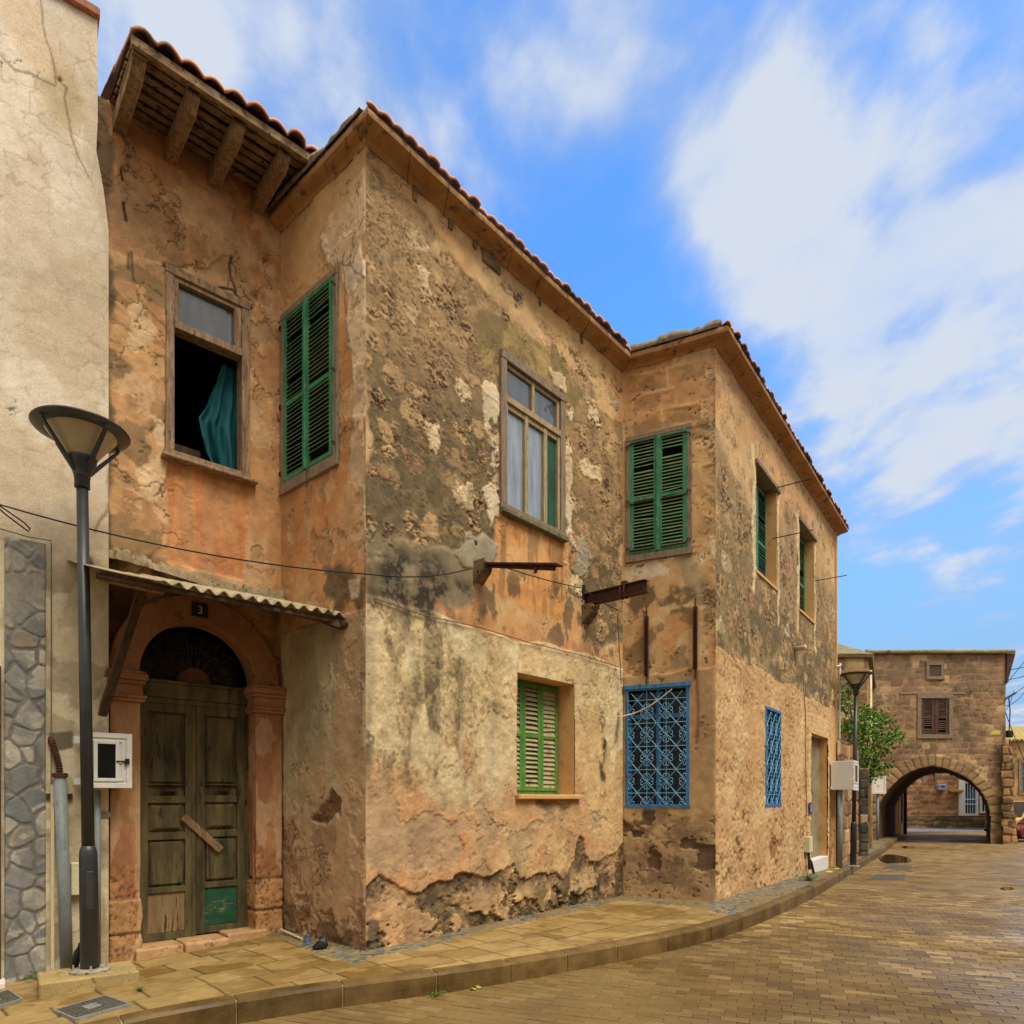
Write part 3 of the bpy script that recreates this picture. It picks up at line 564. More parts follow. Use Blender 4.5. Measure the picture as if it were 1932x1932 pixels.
# closed shell behind the facades
def plan(p): return np.array([p[0], p[1], 0.0])
back = np.array([-.55, 1.0]) * 6
fp = [A_ + -.5 * dL, B_, C_, E_, G_, K_]; K2 = K_ + np.array([-5.5, 3.0]); A2 = fp[0] + np.array([-3.2, 6.5])
mb = MB()
for a, b in ((K_, K2), (K2, A2), (A2, fp[0])):
    fr = Fr(a, b - a); mb.box(fr, 0, ln(a, b), -.3, 0, -.4, 7.95)
mb.build('rear_wall', PLAST, HOUSE)
mb = MB()
for z0 in (3.9, 7.86):
    nv = lambda f: f.n[:2]; P = [A_ - .4 * dL - .3 * nv(FL), B_ - .3 * nv(FL) - .3 * nv(F1), C_ - .3 * nv(F1) - .3 * nv(FM), E_ - .3 * nv(FM) - .3 * nv(F2), G_ - .3 * nv(F2) - .3 * nv(FS), K_ - .4 * nv(FS) - .2 * d2, K2 - .3 * d2, A2 + [.2, -.2]]; n = len(P)
    mb.add([(p[0], p[1], z0) for p in P] + [(p[0], p[1], z0 + .08) for p in P], [tuple(range(n - 1, -1, -1)), tuple(range(n, 2 * n))] + [(i, (i + 1) % n, (i + 1) % n + n, i + n) for i in range(n)])
mb.build('inner_floor', DARKIN, HOUSE)

def reveal(fr, r, depth, mat, parent, name='reveal', bottom=True):
    u0, u1, z0, z1 = r; m = MB(); t = .05
    m.box(fr, u0 - t, u0, -depth, -.004, z0, z1); m.box(fr, u1, u1 + t, -depth, -.004, z0, z1); m.box(fr, u0 - t, u1 + t, -depth, -.005, z1, z1 + t)
    if bottom: m.box(fr, u0 - t, u1 + t, -depth, -.005, z0 - t, z0)
    return m.build(name, mat, parent)
def frame_mb(fr, r, w, d0, d1, wb=None, lean=0):
    u0, u1, z0, z1 = r; wb = wb or w; m = MB()
    m.box(fr, u0, u0 + w, d0, d1, z0 + wb, z1 - w); m.box(fr, u1 - w, u1, d0, d1 - .003, z0 + wb, z1 - w); m.box(fr, u0, u1, d0, d1 + .004, z1 - w, z1); m.box(fr, u0 - .01, u1 + .01, d0, d1 + .006, z0, z0 + wb)
    return m
def louvre(fr, r, d, slat, st, rails, tilt=1.0, gap=1.0, broken=0.035, th=.035):
    """frame mesh and slat mesh of one shutter leaf"""
    u0, u1, z0, z1 = r; a, s = MB(), MB()
    a.box(fr, u0, u0 + st, d - th / 2, d + th / 2, z0, z1); a.box(fr, u1 - st, u1, d - th / 2, d + th / 2 - .001, z0, z1)
    zz = [z0] + rails + [z1]; ed = []
    for k, z in enumerate(zz):
        h = st * .8; lo, hi = (z, z + h) if k == 0 else ((z - h, z) if k == len(zz) - 1 else (z - h / 2, z + h / 2))
        a.box(fr, u0 + st, u1 - st, d - th / 2, d + th / 2 - .003, lo, hi); ed.append((lo, hi))
    for k in range(len(ed) - 1):
        lo, hi = ed[k][1], ed[k + 1][0]; n = max(1, int(round((hi - lo) / slat))); p = (hi - lo) / n
        for i in range(n):
            if random.random() < broken: continue
            z = lo + (i + .5) * p + random.uniform(-1, 1) * .003; t = p * .62 * tilt * random.uniform(.8, 1.12); j = random.uniform(-.004, .004) + (random.uniform(-.03, .03) if random.random() < .06 else 0)
            q = [fr.pt(u0 + st - .004, d + .016, z - t / 2), fr.pt(u1 - st + .004, d + .016, z - t / 2 + j), fr.pt(u1 - st + .004, d - .016, z + t / 2 + j), fr.pt(u0 + st - .004, d - .016, z + t / 2)]
            o = fr.n * .0 + np.array([0, 0, .007])
            s.hexa(q + [v + o for v in q])
    return a, s
def shutter(fr, r, d, slat, st, rails, parent, mf, ms, **k):
    a, s = louvre(fr, r, d, slat, st, rails, **k)
    n = len(a.f); a.add(s.v, s.f); o = a.build('shutter', mf, parent)
    o.data.materials.append(ms); o.data.polygons.foreach_set('material_index', np.array([0] * n + [1] * (len(a.f) - n), dtype=np.int32)); return o

# upper window of the ochre wall: open, teal gauze blowing inside
w = frame_mb(FL, (WIN_L[0] - .05, WIN_L[1] + .05, WIN_L[2] - .05, WIN_L[3] + .04), .085, -.14, .03, .07).build('window', WOODB, HOUSE, bevel=.006); w['label'] = 'open window with brown frame and teal curtain'
reveal(FL, WIN_L, .16, WOODD, w)
u0, u1, z0, z1 = WIN_L; zt = FL.pix(392, 640)[1]; m = MB()
m.box(FL, u0 + .035, u1 - .035, -.10, .045, zt - .05, zt + .03); m.box(FL, u0 + .035, u0 + .08, -.1, .012, zt + .03, z1 - .045); m.box(FL, u1 - .11, u1 - .035, -.1, .012, zt + .03, z1 - .045); m.box(FL, u0 + .08, u1 - .11, -.1, .010, z1 - .09, z1 - .045)
m.build('transom', WOODB, w, bevel=.005)
m = MB(); m.box(FL, u0 + .07, u1 - .10, -.05, -.044, zt + .02, z1 - .08); m.build('pane', GLASSS, w)
m = MB(); m.box(FL, u0 - .09, u1 + .12, -.12, .10, z0 - .085, z0 - .048); m.build('sill', WOODB, w, bevel=.008)
CatL = lambda b: np.where(b < .47, .66 - .22 * (np.clip(b, 0, 1) / .47) ** .9, .44 + .34 * (np.clip(b - .47, 0, 1) / .53) ** .85)
nu, nz = 140, 80; a = np.linspace(0, 1, nu); b = np.linspace(0, 1, nz); AA, BB = np.meshgrid(a, b)
top_u = u1 - .36 + .02 * AA; 
left = CatL(BB) + .035 * (fbm(BB * 5, BB * 0, 4, 4) - .5); right = np.interp(BB, [0, 1], [.99, .99])
UU = u0 + (u1 - u0) * (left + (right - left) * AA); DD = -.17 + (.050 * np.sin(AA * 17 + BB * 2.5 + 2 * fbm(AA * 2, BB * 2, 3, 3)) + .03 * (fbm(AA * 9, BB * 1.6, 8, 4) - .5)) * (.35 + .65 * (1 - BB)) - .06 * (1 - AA) * np.sin(BB * 3.1)
ZZ = (z0 - .03) + (zt - .05 - z0) * (BB - .02 * AA)
np_mesh('curtain', FL.pts(UU, DD, ZZ).reshape(-1, 3), grid_faces(nz, nu), CURT_M, w)
m = MB(); m.box(FL, u0 + .02, u0 + .45, -.6, -.5, z0 - .1, z0 + .35); m.box(FL, u0 + .22, u0 + .28, -1.1, -1.04, z0, zt); m.build('cupboard', WOODD, w)
# closed green shutters on the return wall
def shuttered(fr, W, mid, wf, matf, msl, slat, parent_label, rails_rel, frame_w=.07, wb=.07, gapd=.0, tilt=(1, 1), st=.06):
    u0, u1, z0, z1 = W
    w = frame_mb(fr, (u0 - frame_w * .6, u1 + frame_w * .7, z0 - wb, z1 + frame_w * .5), frame_w, -.08, .03, wb).build('window', wf, HOUSE, bevel=.005); w['label'] = parent_label
    um = u0 + (u1 - u0) * mid
    for k, (a, b) in enumerate(((u0 + .02, um - .002), (um + .002, u1 - .02))):
        shutter(fr, (a, b, z0 + .01, z1 - .02), .012 + .004 * k, slat, st, [z0 + (z1 - z0) * x for x in rails_rel], w, matf, msl, tilt=tilt[k])
    m = MB(); m.box(fr, um - .022, um + .018, .024, .048, z0 + .012, z1 - .025); m.build('shutter_batten', matf, w, bevel=.004)
    for k, u in ((0, u0 + .005), (1, u1 - .005)):
        for q in (.06, .46, .93):
            m = MB(); z = z0 + (z1 - z0) * q; s = 1 if k == 0 else -1
            m.tube([fr.pt(u - s * .03, .045, z - .03), fr.pt(u - s * .035, .05, z), fr.pt(u, .052, z + .01)] + ([fr.pt(u + s * .03, .04, z + .04 * (1 if q > .5 else -1)), fr.pt(u + s * (u1 - u0) * .44, .038, z + .042 * (1 if q > .5 else -1))] if fr is F2 else []), .011, 5)
            m.build('hinge', RUST if fr is F2 else IRON, w)
    m = MB(); m.box(fr, u0, u1, -.30, -.28, z0, z1); m.build('inner_board', DARKIN, w)
    return w
shuttered(F1, WIN_1, .47, WOODG, GREEN, SLATG, .046, 'green louvred shutters beside the orange corner', [.46], wb=.12)
shuttered(F2, WIN_2, .50, WOODG, GREEN, SLATG, .05, 'green louvred shutters with rusty strap hinges', [.47], wb=.10)
m = MB(); a = F1.pix(589, 880); m.tube([F1.pt(a[0], .05, a[1]), F1.pt(a[0] + .01, .07, a[1] - .15), F1.pt(a[0] - .01, .06, a[1] - .24), F1.pt(a[0] + .02, .08, a[1] - .26)], .006, 5); m.build('shutter_hook', IRON, HOUSE)
# glazed casement of the main facade
u0, u1, z0, z1 = WIN_M
w = frame_mb(FM, (u0 - .05, u1 + .07, z0 - .05, z1 + .06), .10, -.1, .035, .09).build('window', WOODG, HOUSE, bevel=.006); w['label'] = 'glazed casement with peeling grey frame'
m = MB(); m.box(FM, u0 - .06, u1 + .09, .0, .075, z0 - .085, z0 - .02); m.build('sill', worn('lichened_sill', lin(92, 88, 66), lin(126, 128, 88), lin(70, 62, 46), 8, .9, None, 40, .7, .005), w, bevel=.008)
zt = FM.pix(1000, 778)[1]; zt = z0 + (z1 - z0) * .735; CAS = worn('casement_paint', lin(140, 122, 90), lin(180, 160, 118), lin(104, 90, 66), 6, .8, (5, 5, .8), 50, .4, .003)
m = MB(); a, b = u0 + .04, u1 - .03
m.box(FM, a, b, -.07, .03, zt - .05, zt + .03)
for (p, q, y0, y1) in ((a, a + .05, zt + .03, z1 - .04), (b - .05, b, zt + .03, z1 - .04)): m.box(FM, p, q, -.06, .0, y0, y1)
um = (a + b) / 2; m.box(FM, um - .025, um + .025, -.06, .004, zt + .03, z1 - .04); m.box(FM, a + .05, b - .05, -.06, -.002, z1 - .09, z1 - .045)
third = (b - a - .06) * .36
for x in (a, a + .05 + third, a + .09 + third * 1, b - .05): pass
xs = [a, a + (b - a) * .37, a + (b - a) * .72, b]
for k, x in enumerate(xs): m.box(FM, x - (.0 if k == 0 else (.05 if k == 3 else .035)), x + (.05 if k == 0 else (.0 if k == 3 else .035)), -.06, .012, z0 + .045, zt - .05)
m.box(FM, a + .05, b - .05, -.06, .003, zt - .115, zt - .05)
m.build('casement', CAS, w, bevel=.005)
for k, mt in ((0, GLASSB), (1, GLASSB), (2, DGREEN)):
    m = MB(); m.box(FM, xs[k] + .036, xs[k + 1] - .036, -.035, -.03, z0 + .046, zt - .115); o = m.build('pane', mt, w)
    if k == 2: o['label'] = 'dark green board in the right light'
for p, q in ((a + .05, um - .025), (um + .025, b - .05)):
    m = MB(); m.box(FM, p, q, -.035, -.03, zt + .03, z1 - .09); m.build('pane', GLASSS, w)
# lower window of the main facade: recessed, four narrow shutter leaves
u0, u1, z0, z1 = LOW_M
w = frame_mb(FM, (u0 + .002, u1 - .002, z0 + .01, z1 - .002), .04, -.34, -.27, .05).build('window', GREENO, HOUSE, bevel=.004); w['label'] = 'recessed ground floor window with yellow green shutters'
reveal(FM, LOW_M, .34, PLAST, w)
n = 3; q = (u1 - u0 - .09) / n
for k in range(n):
    a = u0 + .045 + q * k
    if k == 1:
        fr_r = (a + .003, a + q - .003, z0 + .06, z1 - .045); shutter(FM, fr_r, -.262, .062, .055, [z0 + (z1 - z0) * .52], w, GREENO, SLATO, tilt=1.25)
    else: shutter(FM, (a + .003, a + q - .003, z0 + .06, z1 - .045), -.262, .062, .055, [z0 + (z1 - z0) * .52], w, GREENO, SLATO, tilt=2.05, broken=0)
m = MB(); m.box(FM, u0, u1, -.42, -.4, z0, z1); m.build('inner_board', DARKIN, w)
m = MB(); m.box(FM, u0 - .04, u1 + .10, -.3, .08, z0 - .055, z0 + .006); m.build('sill', PLAST, w, bevel=.01)

# blue scroll grilles
def heart(cx, cz, ang, L, cw, chh):
    """one petal: two mirrored scrolls"""
    out = []
    for s in (1, -1):
        P = []
        for t in np.linspace(0, 1, 15):
            # stem outwards, then curl back
            if t < .45: x, y = s * .10 * math.sin(t / .45 * math.pi / 2) * L, t / .45 * .52 * L
            else:
                k = (t - .45) / .55; aa = k * 1.5 * math.pi; rr = .21 * L * (1 - .45 * k)
                x = s * (.10 * L + .21 * L - rr * math.cos(aa)) ; y = .52 * L + rr * math.sin(aa)
            P.append((x, y))
        c_, s_ = math.cos(ang), math.sin(ang)
        out.append([(cx + (x * c_ + y * s_) * cw, cz + (-x * s_ + y * c_) * chh) for x, y in P])
    return out
def grille(fr, r, d, nx, ny, mat, parent, rad=.006):
    u0, u1, z0, z1 = r; m = MB(); cw, ch = (u1 - u0) / nx, (z1 - z0) / ny
    L = lambda P, rr=rad: m.tube([fr.pt(u, d, z) for u, z in P], rr, 4, cap=False)
    for i in range(int(nx) + 1):
        u = u0 + (i + .0) * cw
        if u > u1: break
        L([(u, z0), (u, z1)], rad * .8)
    for j in range(int(ny) + 1): L([(u0, z0 + (j + .5) * ch), (u1, z0 + (j + .5) * ch)], rad * .8)
    for i in range(int(nx) + 1):
        for j in range(int(ny) + 1):
            a, b, c, e = u0 + i * cw, min(u0 + (i + 1) * cw, u1), z0 + j * ch, min(z0 + (j + 1) * ch, z1)
            k1 = (b - a) / cw; k2 = (e - c) / ch
            if k1 < .9 or k2 < .3: continue
            cx, cz = a + cw / 2, c + ch / 2      # node in the cell's middle, flowers on its corners
            for sx in (-1, 1):
                for sz in (-1, 1):
                    if cz + sz * ch * .36 < z1: L([(cx, cz), (cx + sx * cw * .32, cz + sz * ch * .32)])
            m.box(fr, cx - .016, cx + .016, d - .008, d + .012, cz - .016, cz + .016)
    for i in range(int(nx) + 1):
        for j in range(int(ny) + 1):
            cx, cz = u0 + i * cw, z0 + j * ch
            for k in range(4):
                ang = math.pi / 4 + k * math.pi / 2
                for P in heart(cx, cz, ang, .44, cw, ch):
                    P = [q for q in P if u0 - .002 <= q[0] <= u1 + .002 and z0 - .002 <= q[1] <= z1 + .002]
                    if len(P) > 2: L(P, rad * .9)
    return m.build('grille', mat, parent)
def grilled(fr, r, nx, ny, label, dep=.16):
    u0, u1, z0, z1 = r
    w = frame_mb(fr, (u0, u1, z0, z1), .05, -.05, .02, .05).build('window', BLUED, HOUSE, bevel=.003); w['label'] = label
    reveal(fr, r, dep, BLUED, w)
    grille(fr, (u0 + .045, u1 - .045, z0 + .045, z1 - .06), .026, nx, ny, BLUE, w)
    um = (u0 + u1) / 2; m = MB(); zt = z0 + (z1 - z0) * .76
    m.box(fr, um - .03, um + .03, -dep + .02, -dep + .07, z0, z1); m.box(fr, u0, um - .03, -dep + .02, -dep + .066, zt - .03, zt + .03); m.box(fr, um + .03, u1, -dep + .02, -dep + .066, zt - .03, zt + .03)
    m.box(fr, u0, u0 + .07, -dep + .02, -dep + .064, z0, zt - .03); m.box(fr, u1 - .07, u1, -dep + .02, -dep + .064, z0, zt - .03)
    m.build('casement', BLUED, w)
    m = MB(); m.box(fr, u0, u1, -dep, -dep + .015, z0, z1); m.build('pane', GLASSD, w)
    return w
w = grilled(F2, LOW_2, 3.0, 4.9, 'blue window behind a scrolled iron grille')
m = MB(); m.box(F2, LOW_2[0] - .03, LOW_2[1] + .03, -.02, .05, LOW_2[3] - .03, LOW_2[3] + .03); m.build('lintel_bar', BLUED, w, bevel=.004)
grilled(FS, LOW_S, 3.0, 4.9, 'second blue grilled window, on the street side')
# two tall recessed windows on the street side
for W, lab, lou in ((WIN_S1, 'tall recessed window with a dark green shutter folded inside', 0), (WIN_S2, 'tall recessed window with louvred green shutter', 1)):
    u0, u1, z0, z1 = W
    w = frame_mb(FS, (u0 + .002, u1 - .002, z0 + .002, z1 - .002), .06, -.28, -.20, .05).build('window', WOODG, HOUSE); w['label'] = lab
    reveal(FS, W, .38, PLAST, w)
    m = MB(); m.box(FS, u0 - .06, u1 + .14, -.2, .04, z1 - .002, z1 + .07); m.build('lintel', WOODG, w, bevel=.005)
    um = (u0 + u1) / 2
    for a, b in ((u0 + .06, um), (um + .004, u1 - .06)):
        shutter(FS, (a, b, z0 + .05, z1 - .06), -.185, .055, .06, [z0 + (z1 - z0) * .42], w, GREEN, SLATG if lou else DGREEN, tilt=1.2 if lou else 1.7)
    m = MB(); m.box(FS, u0, u1, -.45, -.43, z0, z1); m.build('inner_board', DARKIN, w)
    m = MB(); m.box(FS, u0 - .02, u1 + .02, -.3, .02, z0 - .04, z0 + .004); m.build('sill', PLAST, w)
def rod(p, fr, L, kink=0):
    u, z = fr.pix(*p); m = MB(); P = [fr.pt(u, -.06, z), fr.pt(u, .02, z), fr.pt(u, L, z)]
    if kink: P = [fr.pt(u - .1, -.26, z - .30), fr.pt(u - .05, -.2, z - .1), fr.pt(u, -.1, z - .02), fr.pt(u, .03, z), fr.pt(u, L, z)]
    m.tube(P, .010, 5); m.build('iron_stay', RUST, HOUSE)
rod((1462, 921), FS, .62, 1); rod((1464, 1015), FS, .62); rod((1538, 1096), FS, .62)
# bricked-up doorway, step, plaques on the street side
u0, u1, z0, z1 = DOOR_S
dw = MB(); dw.box(FS, u0, u1, -.5, -.15, z0, z1); dw = dw.build('blocked_doorway', BLOCKM, HOUSE); reveal(FS, DOOR_S, .16, PLAST, dw)
gk = float(gz(*(FS.pt(u0, 0, 0)[:2]))); m = MB(); m.box(FS, u0 + .01, u1 - .02, -.15, .03, gk - .1, gk + .26); m.build('step', WHITEP, dw, bevel=.006)

# ---------------------------------------------------------------- arched door
def ring(fr, c, zc, r0, r1, d0, d1, n=36, ky=1.02):
    m = MB(); A = np.linspace(0, math.pi, n)
    vs = []; fs = []
    for a in A:
        for (r, d) in ((r0, d0), (r0, d1), (r1, d1), (r1, d0)): vs.append(fr.pt(c + r * math.cos(a), d, zc + r * ky * math.sin(a)))
    for i in range(n - 1):
        for k in range(4): fs.append((i * 4 + k, i * 4 + (k + 1) % 4, i * 4 + 4 + (k + 1) % 4, i * 4 + 4 + k))
    fs += [(0, 1, 2, 3), tuple((n - 1) * 4 + k for k in (3, 2, 1, 0))]
    m.add(vs, fs); return m
PW = .29
m = ring(FL, ARC, zsp, ARR, ARR + PW * .93, -.20, .06); sur = m.build('door_surround', SURR, HOUSE, smooth=False, bevel=.006)
gl = float(gz(*FL.pt(.1, 0, 0)[:2])); gr_ = float(gz(*FL.pt(WL, 0, 0)[:2]))
def pillar(a, b, g, seedk):
    nz_ = 90; prof = [(a, -.2), (a, .085), (b, .085), (b, -.2)]; P = []
    path = [(a, -.2)] + [(a, x) for x in np.linspace(-.15, .085, 10)[1:-1]] + [(x, .085) for x in np.linspace(a, b, 24)] + [(b, x) for x in np.linspace(.085, -.2, 12)[1:]]
    pu = np.array([p[0] for p in path]); pd = np.array([p[1] for p in path]); zz = np.linspace(-.25, zsp - .30, 170)
    PU, ZZ = np.meshgrid(pu, zz); PD, _ = np.meshgrid(pd, zz); K, _ = np.meshgrid(np.arange(len(pu)) * .02, zz)
    e = fbm(K * 5, ZZ * 5, seedk, 6, .6); base = ss(g + .62, g + .60, ZZ) ; er = ss(1.15, .7, ZZ + (fbm(K * 3, ZZ * 3, seedk + 1) - .5) * .8)
    j1 = ss(.02, .006, np.abs(ZZ - g - .61)) + ss(.02, .006, np.abs(ZZ - g - .27)) + ss(.02, .006, np.abs(ZZ - 1.2)) * er
    off = -.008 * e + .03 * base - er * .024 * e - .02 * j1; pit = ss(.68, .8, fbm(K * 26, ZZ * 34, seedk + 2, 4)) * er; off -= pit * .008
    mu = (a + b) / 2; PU2 = np.where(PD > .084, PU, PU + np.sign(PU - mu) * off); PD2 = np.where(PD > -.19, PD + off, PD)
    c = lerp(V(156, 108, 74), V(176, 130, 90), ss(.4, .6, fbm(K * 2, ZZ * 1.5, seedk + 3))); c = lerp(c, V(180, 128, 82), er * ss(.4, .6, e)); c = lerp(c, V(178, 134, 88), base * .8); c = lerp(c, V(86, 60, 42), np.clip(pit + j1 * .7, 0, 1) * .8)
    c = lerp(c, V(194, 160, 122), ss(.6, .64, fbm(K * 4, ZZ * 2.2, seedk + 4, 6)) * .6); c = c * (.85 + .3 * fbm(K * 12, ZZ * 12, seedk + 5, 4))[..., None]
    np_mesh('pilaster', FL.pts(PU2, PD2, ZZ).reshape(-1, 3), grid_faces(*PU.shape), ST, sur, c.reshape(-1, 3))
    m = MB()
    for z0, z1, x in ((zsp - .30, zsp - .265, .035), (zsp - .265, zsp - .235, .05), (zsp - .235, zsp - .13, .02), (zsp - .13, zsp - .09, .04), (zsp - .09, zsp - .03, .06), (zsp - .03, zsp - .0, .045)):
        m.box(FL, a - x, b + x, -.19, .085 + x, z0, z1)
    m.build('capital', SURR, sur, bevel=.008, seg=2)
pillar(du0 - PW * .9, du0 + .0, gl, 160); pillar(du1, min(du1 + PW, WL - .01), gr_, 170)
zd = zsp - .10; DB = -.17
m = MB(); m.box(FL, du0 - .02, du1 + .02, DB - .06, DB + .05, zd - .10, zd + .05); m.box(FL, du0 - .02, du1 + .02, DB - .06, DB + .065, zd + .05, zd + .08); m.box(FL, du0 - .02, du1 + .02, DB - .05, DB + .03, zd - .16, zd - .10); m.box(FL, du0 - .02, du0 + .035, DB - .06, DB + .02, -.1, zd - .16); m.box(FL, du1 - .035, du1 + .02, DB - .06, DB + .02, -.1, zd - .16)
door = m.build('door', DOORP, HOUSE, bevel=.006); door['label'] = 'weathered olive double door under the arch'
def leaf(a, b, z0, z1, flip, kick):
    d = DB; m = MB(); s = .085; w = b - a; H = z1 - z0
    lv = [0, .035, .205, .225, .43, .455, .585, .61, .66, 1.0]
    m.box(FL, a, b, d - .03, d - .012, z0, z1)
    m.box(FL, a, a + s, d - .012, d + .026, z0, z1); m.box(FL, b - s, b, d - .012, d + .026, z0, z1)
    for r0, r1 in ((0, .03), (.20, .225), (.425, .455), (.58, .61), (.655, .66), (.965, 1.0)): m.box(FL, a + s, b - s, d - .012, d + .024, z0 + r0 * H, z0 + r1 * H)
    def raised(r0, r1, inset=.05, h=.022):
        y0, y1 = z0 + r0 * H, z0 + r1 * H; A, B_2 = a + s + .012, b - s - .012
        o = [(A, y0 + .01), (B_2, y0 + .01), (B_2, y1 - .01), (A, y1 - .01)]; i = [(A + inset, y0 + inset * .9), (B_2 - inset, y0 + inset * .9), (B_2 - inset, y1 - inset * .9), (A + inset, y1 - inset * .9)]
        vs = [FL.pt(u, d - .012, z) for u, z in o] + [FL.pt(u, d - .012 + h, z) for u, z in i]
        m.add(vs, [(4, 5, 6, 7)] + [(k, (k + 1) % 4, (k + 1) % 4 + 4, k + 4) for k in range(4)])
    raised(.225, .425, .035, .026); raised(.455, .58, .055, .04); raised(.66, .965, .03, .02)
    o = m.build('door_leaf', DOORP, door, bevel=.003)
    q = MB(); q.box(FL, a + s + .02, b - s - .02, d - .012, d + .012, z0 + .24 * H, z0 + .41 * H); q.build('door_panel', DOORL, door, bevel=.008)
    q = MB(); q.box(FL, a + s, b - s, d - .012, d + .004, z0 + .032 * H, z0 + .198 * H); k_ = q.build('kick_panel', kick, door)
    h = MB(); zc = z0 + .632 * H; c = (a + b) / 2 + .02; h.tube([FL.pt(c - .05, d + .018, zc), FL.pt(c - .045, d + .04, zc), FL.pt(c + .045, d + .04, zc), FL.pt(c + .05, d + .018, zc)], .011, 6); h.box(FL, c - .075, c + .075, d + .016, d + .02, zc - .022, zc + .022); h.build('letter_handle', RUST, door)
mid = (du0 + du1) / 2 + .0; zs = gl + .12
leaf(du0 + .036, mid - .006, zs, zd - .162, 0, DOORG); leaf(mid + .02, du1 - .036, zs + .02, zd - .162, 1, DOORK)
m = MB(); m.box(FL, mid - .028, mid + .016, DB + .018, DB + .034, zs, zd - .165); m.build('door_batten', DOORP, door, bevel=.004)
p0, p1 = FL.pix(346, 1540, DB + .05), FL.pix(417, 1604, DB + .05); m = MB(); m.beam(FL.pt(p0[0], DB + .05, p0[1]), FL.pt(p1[0], DB + .05, p1[1]), .078, .02, FL.n); o = m.build('nailed_slat', WOODB, door, bevel=.003); o['label'] = 'wooden slat nailed aslant across both leaves'
for x, y in ((378, 1478), (348, 1478)):
    m = MB(); u, z = FL.pix(x, y, DB); m.box(FL, u - .012, u + .012, DB + .015, DB + .036, z - .03, z + .02); m.build('door_lock', IRON, door)
# fanlight: radiating scrolls over a half disc
m = MB(); dd = DB + .01; zf = zd + .08; r0 = ARR * .30; pt = lambda r, a: (ARC + r * math.cos(a), zf + r * math.sin(a) * 1.0)
m.tube([FL.pt(pt(r0, a)[0], dd, pt(r0, a)[1]) for a in np.linspace(0, math.pi, 20)], .009, 5)
for a in np.linspace(.0, math.pi, 10)[1:-1]:
    m.tube([FL.pt(pt(r, a)[0], dd, pt(r, a)[1]) for r in (r0, ARR * .93)], .006, 4)
    for s in (-1, 1):
        P = [pt(r0 + t * ARR * .30, a + s * .12 * math.sin(t * math.pi * .5)) for t in np.linspace(0, 1, 6)]
        cx, cz = pt(r0 + ARR * .31, a + s * .19); P += [(cx + ARR * .075 * (1 - .5 * k) * math.cos(a + math.pi / 2 * (1 - 2 * k) * s * -1 + k * 4 * s), cz + ARR * .075 * (1 - .5 * k) * math.sin(a + k * 4 * s)) for k in np.linspace(0, 1, 8)]
        m.tube([FL.pt(u, dd, z) for u, z in P], .005, 4, cap=False)
m.build('fanlight_grille', IRON, door)
m = MB(); m.prism(FL, [(ARC + r0 * .97 * math.cos(a), zf + r0 * .97 * math.sin(a)) for a in np.linspace(0, math.pi, 20)], dd - .02, dd - .006); m.build('fanlight_disc', worn('rusty_disc', lin(96, 62, 44), lin(120, 82, 60), None, 4, .8), door)
m = MB(); m.prism(FL, [(ARC + (ARR + .02) * math.cos(a), zf - .03 + (ARR + .02) * math.sin(a)) for a in np.linspace(0, math.pi, 24)], dd - .12, dd - .11); m.build('fanlight_pane', GLASSD, door)
# threshold of broken stone
m = MB(); xs_ = np.linspace(du0 - .06, du1 + .12, 4)
for k in range(3):
    m.box(FL, xs_[k] + .004, xs_[k + 1] - .004, -.45, .17 + .05 * math.sin(k * 2.3), gl - .2, gl + .115 + .008 * k + (.02 if k == 2 else 0))
m.build('threshold', worn('worn_threshold_stone', lin(176, 136, 94), lin(198, 160, 114), lin(130, 96, 66), 4, .85, None, 24, .8, .012), door, bevel=.02, seg=2)
# house number
def text_mesh(txt, size):
    cu = bpy.data.curves.new('numeral', 'FONT'); cu.body = txt; cu.size = size; cu.extrude = .002; cu.align_x = 'CENTER'; cu.align_y = 'CENTER'
    o = bpy.data.objects.new('tmp', cu); COL.objects.link(o); dg = bpy.context.evaluated_depsgraph_get(); dg.update()
    me = bpy.data.meshes.new_from_object(o.evaluated_get(dg)); bpy.data.objects.remove(o); bpy.data.curves.remove(cu)
    vs = [tuple(v.co) for v in me.vertices]; fs = [tuple(p.vertices) for p in me.polygons]; bpy.data.meshes.remove(me); return vs, fs
def put_text(fr, u, d, z, txt, size, mat, parent, name='numeral'):
    vs, fs = text_mesh(txt, size); m = MB(); m.add([fr.pt(u + x, d + zz, z + y) for x, y, zz in vs], fs); return m.build(name, mat, parent)
u, z = FL.pix(376, 1153, .07); m = MB(); m.box(FL, u - .075, u + .085, .062, .082, z - .06, z + .085); np_ = m.build('number_plate', BLACK, HOUSE, bevel=.004)
put_text(FL, u + .005, .085, z + .005, '3', .12, worn('numeral_paint', lin(176, 172, 150), lin(200, 196, 176)), np_)
u, z = FS.pix(1538, 1525, .02); u = DOOR_S[0] - .12; m = MB(); m.box(FS, u - .10, u + .10, .03, .045, z - .12, z + .12); sp_ = m.build('blue_number_plate', worn('blue_enamel', lin(28, 56, 150), lin(36, 68, 168)), HOUSE, bevel=.004)
put_text(FS, u, .049, z, '5', .2, WHITEP, sp_)

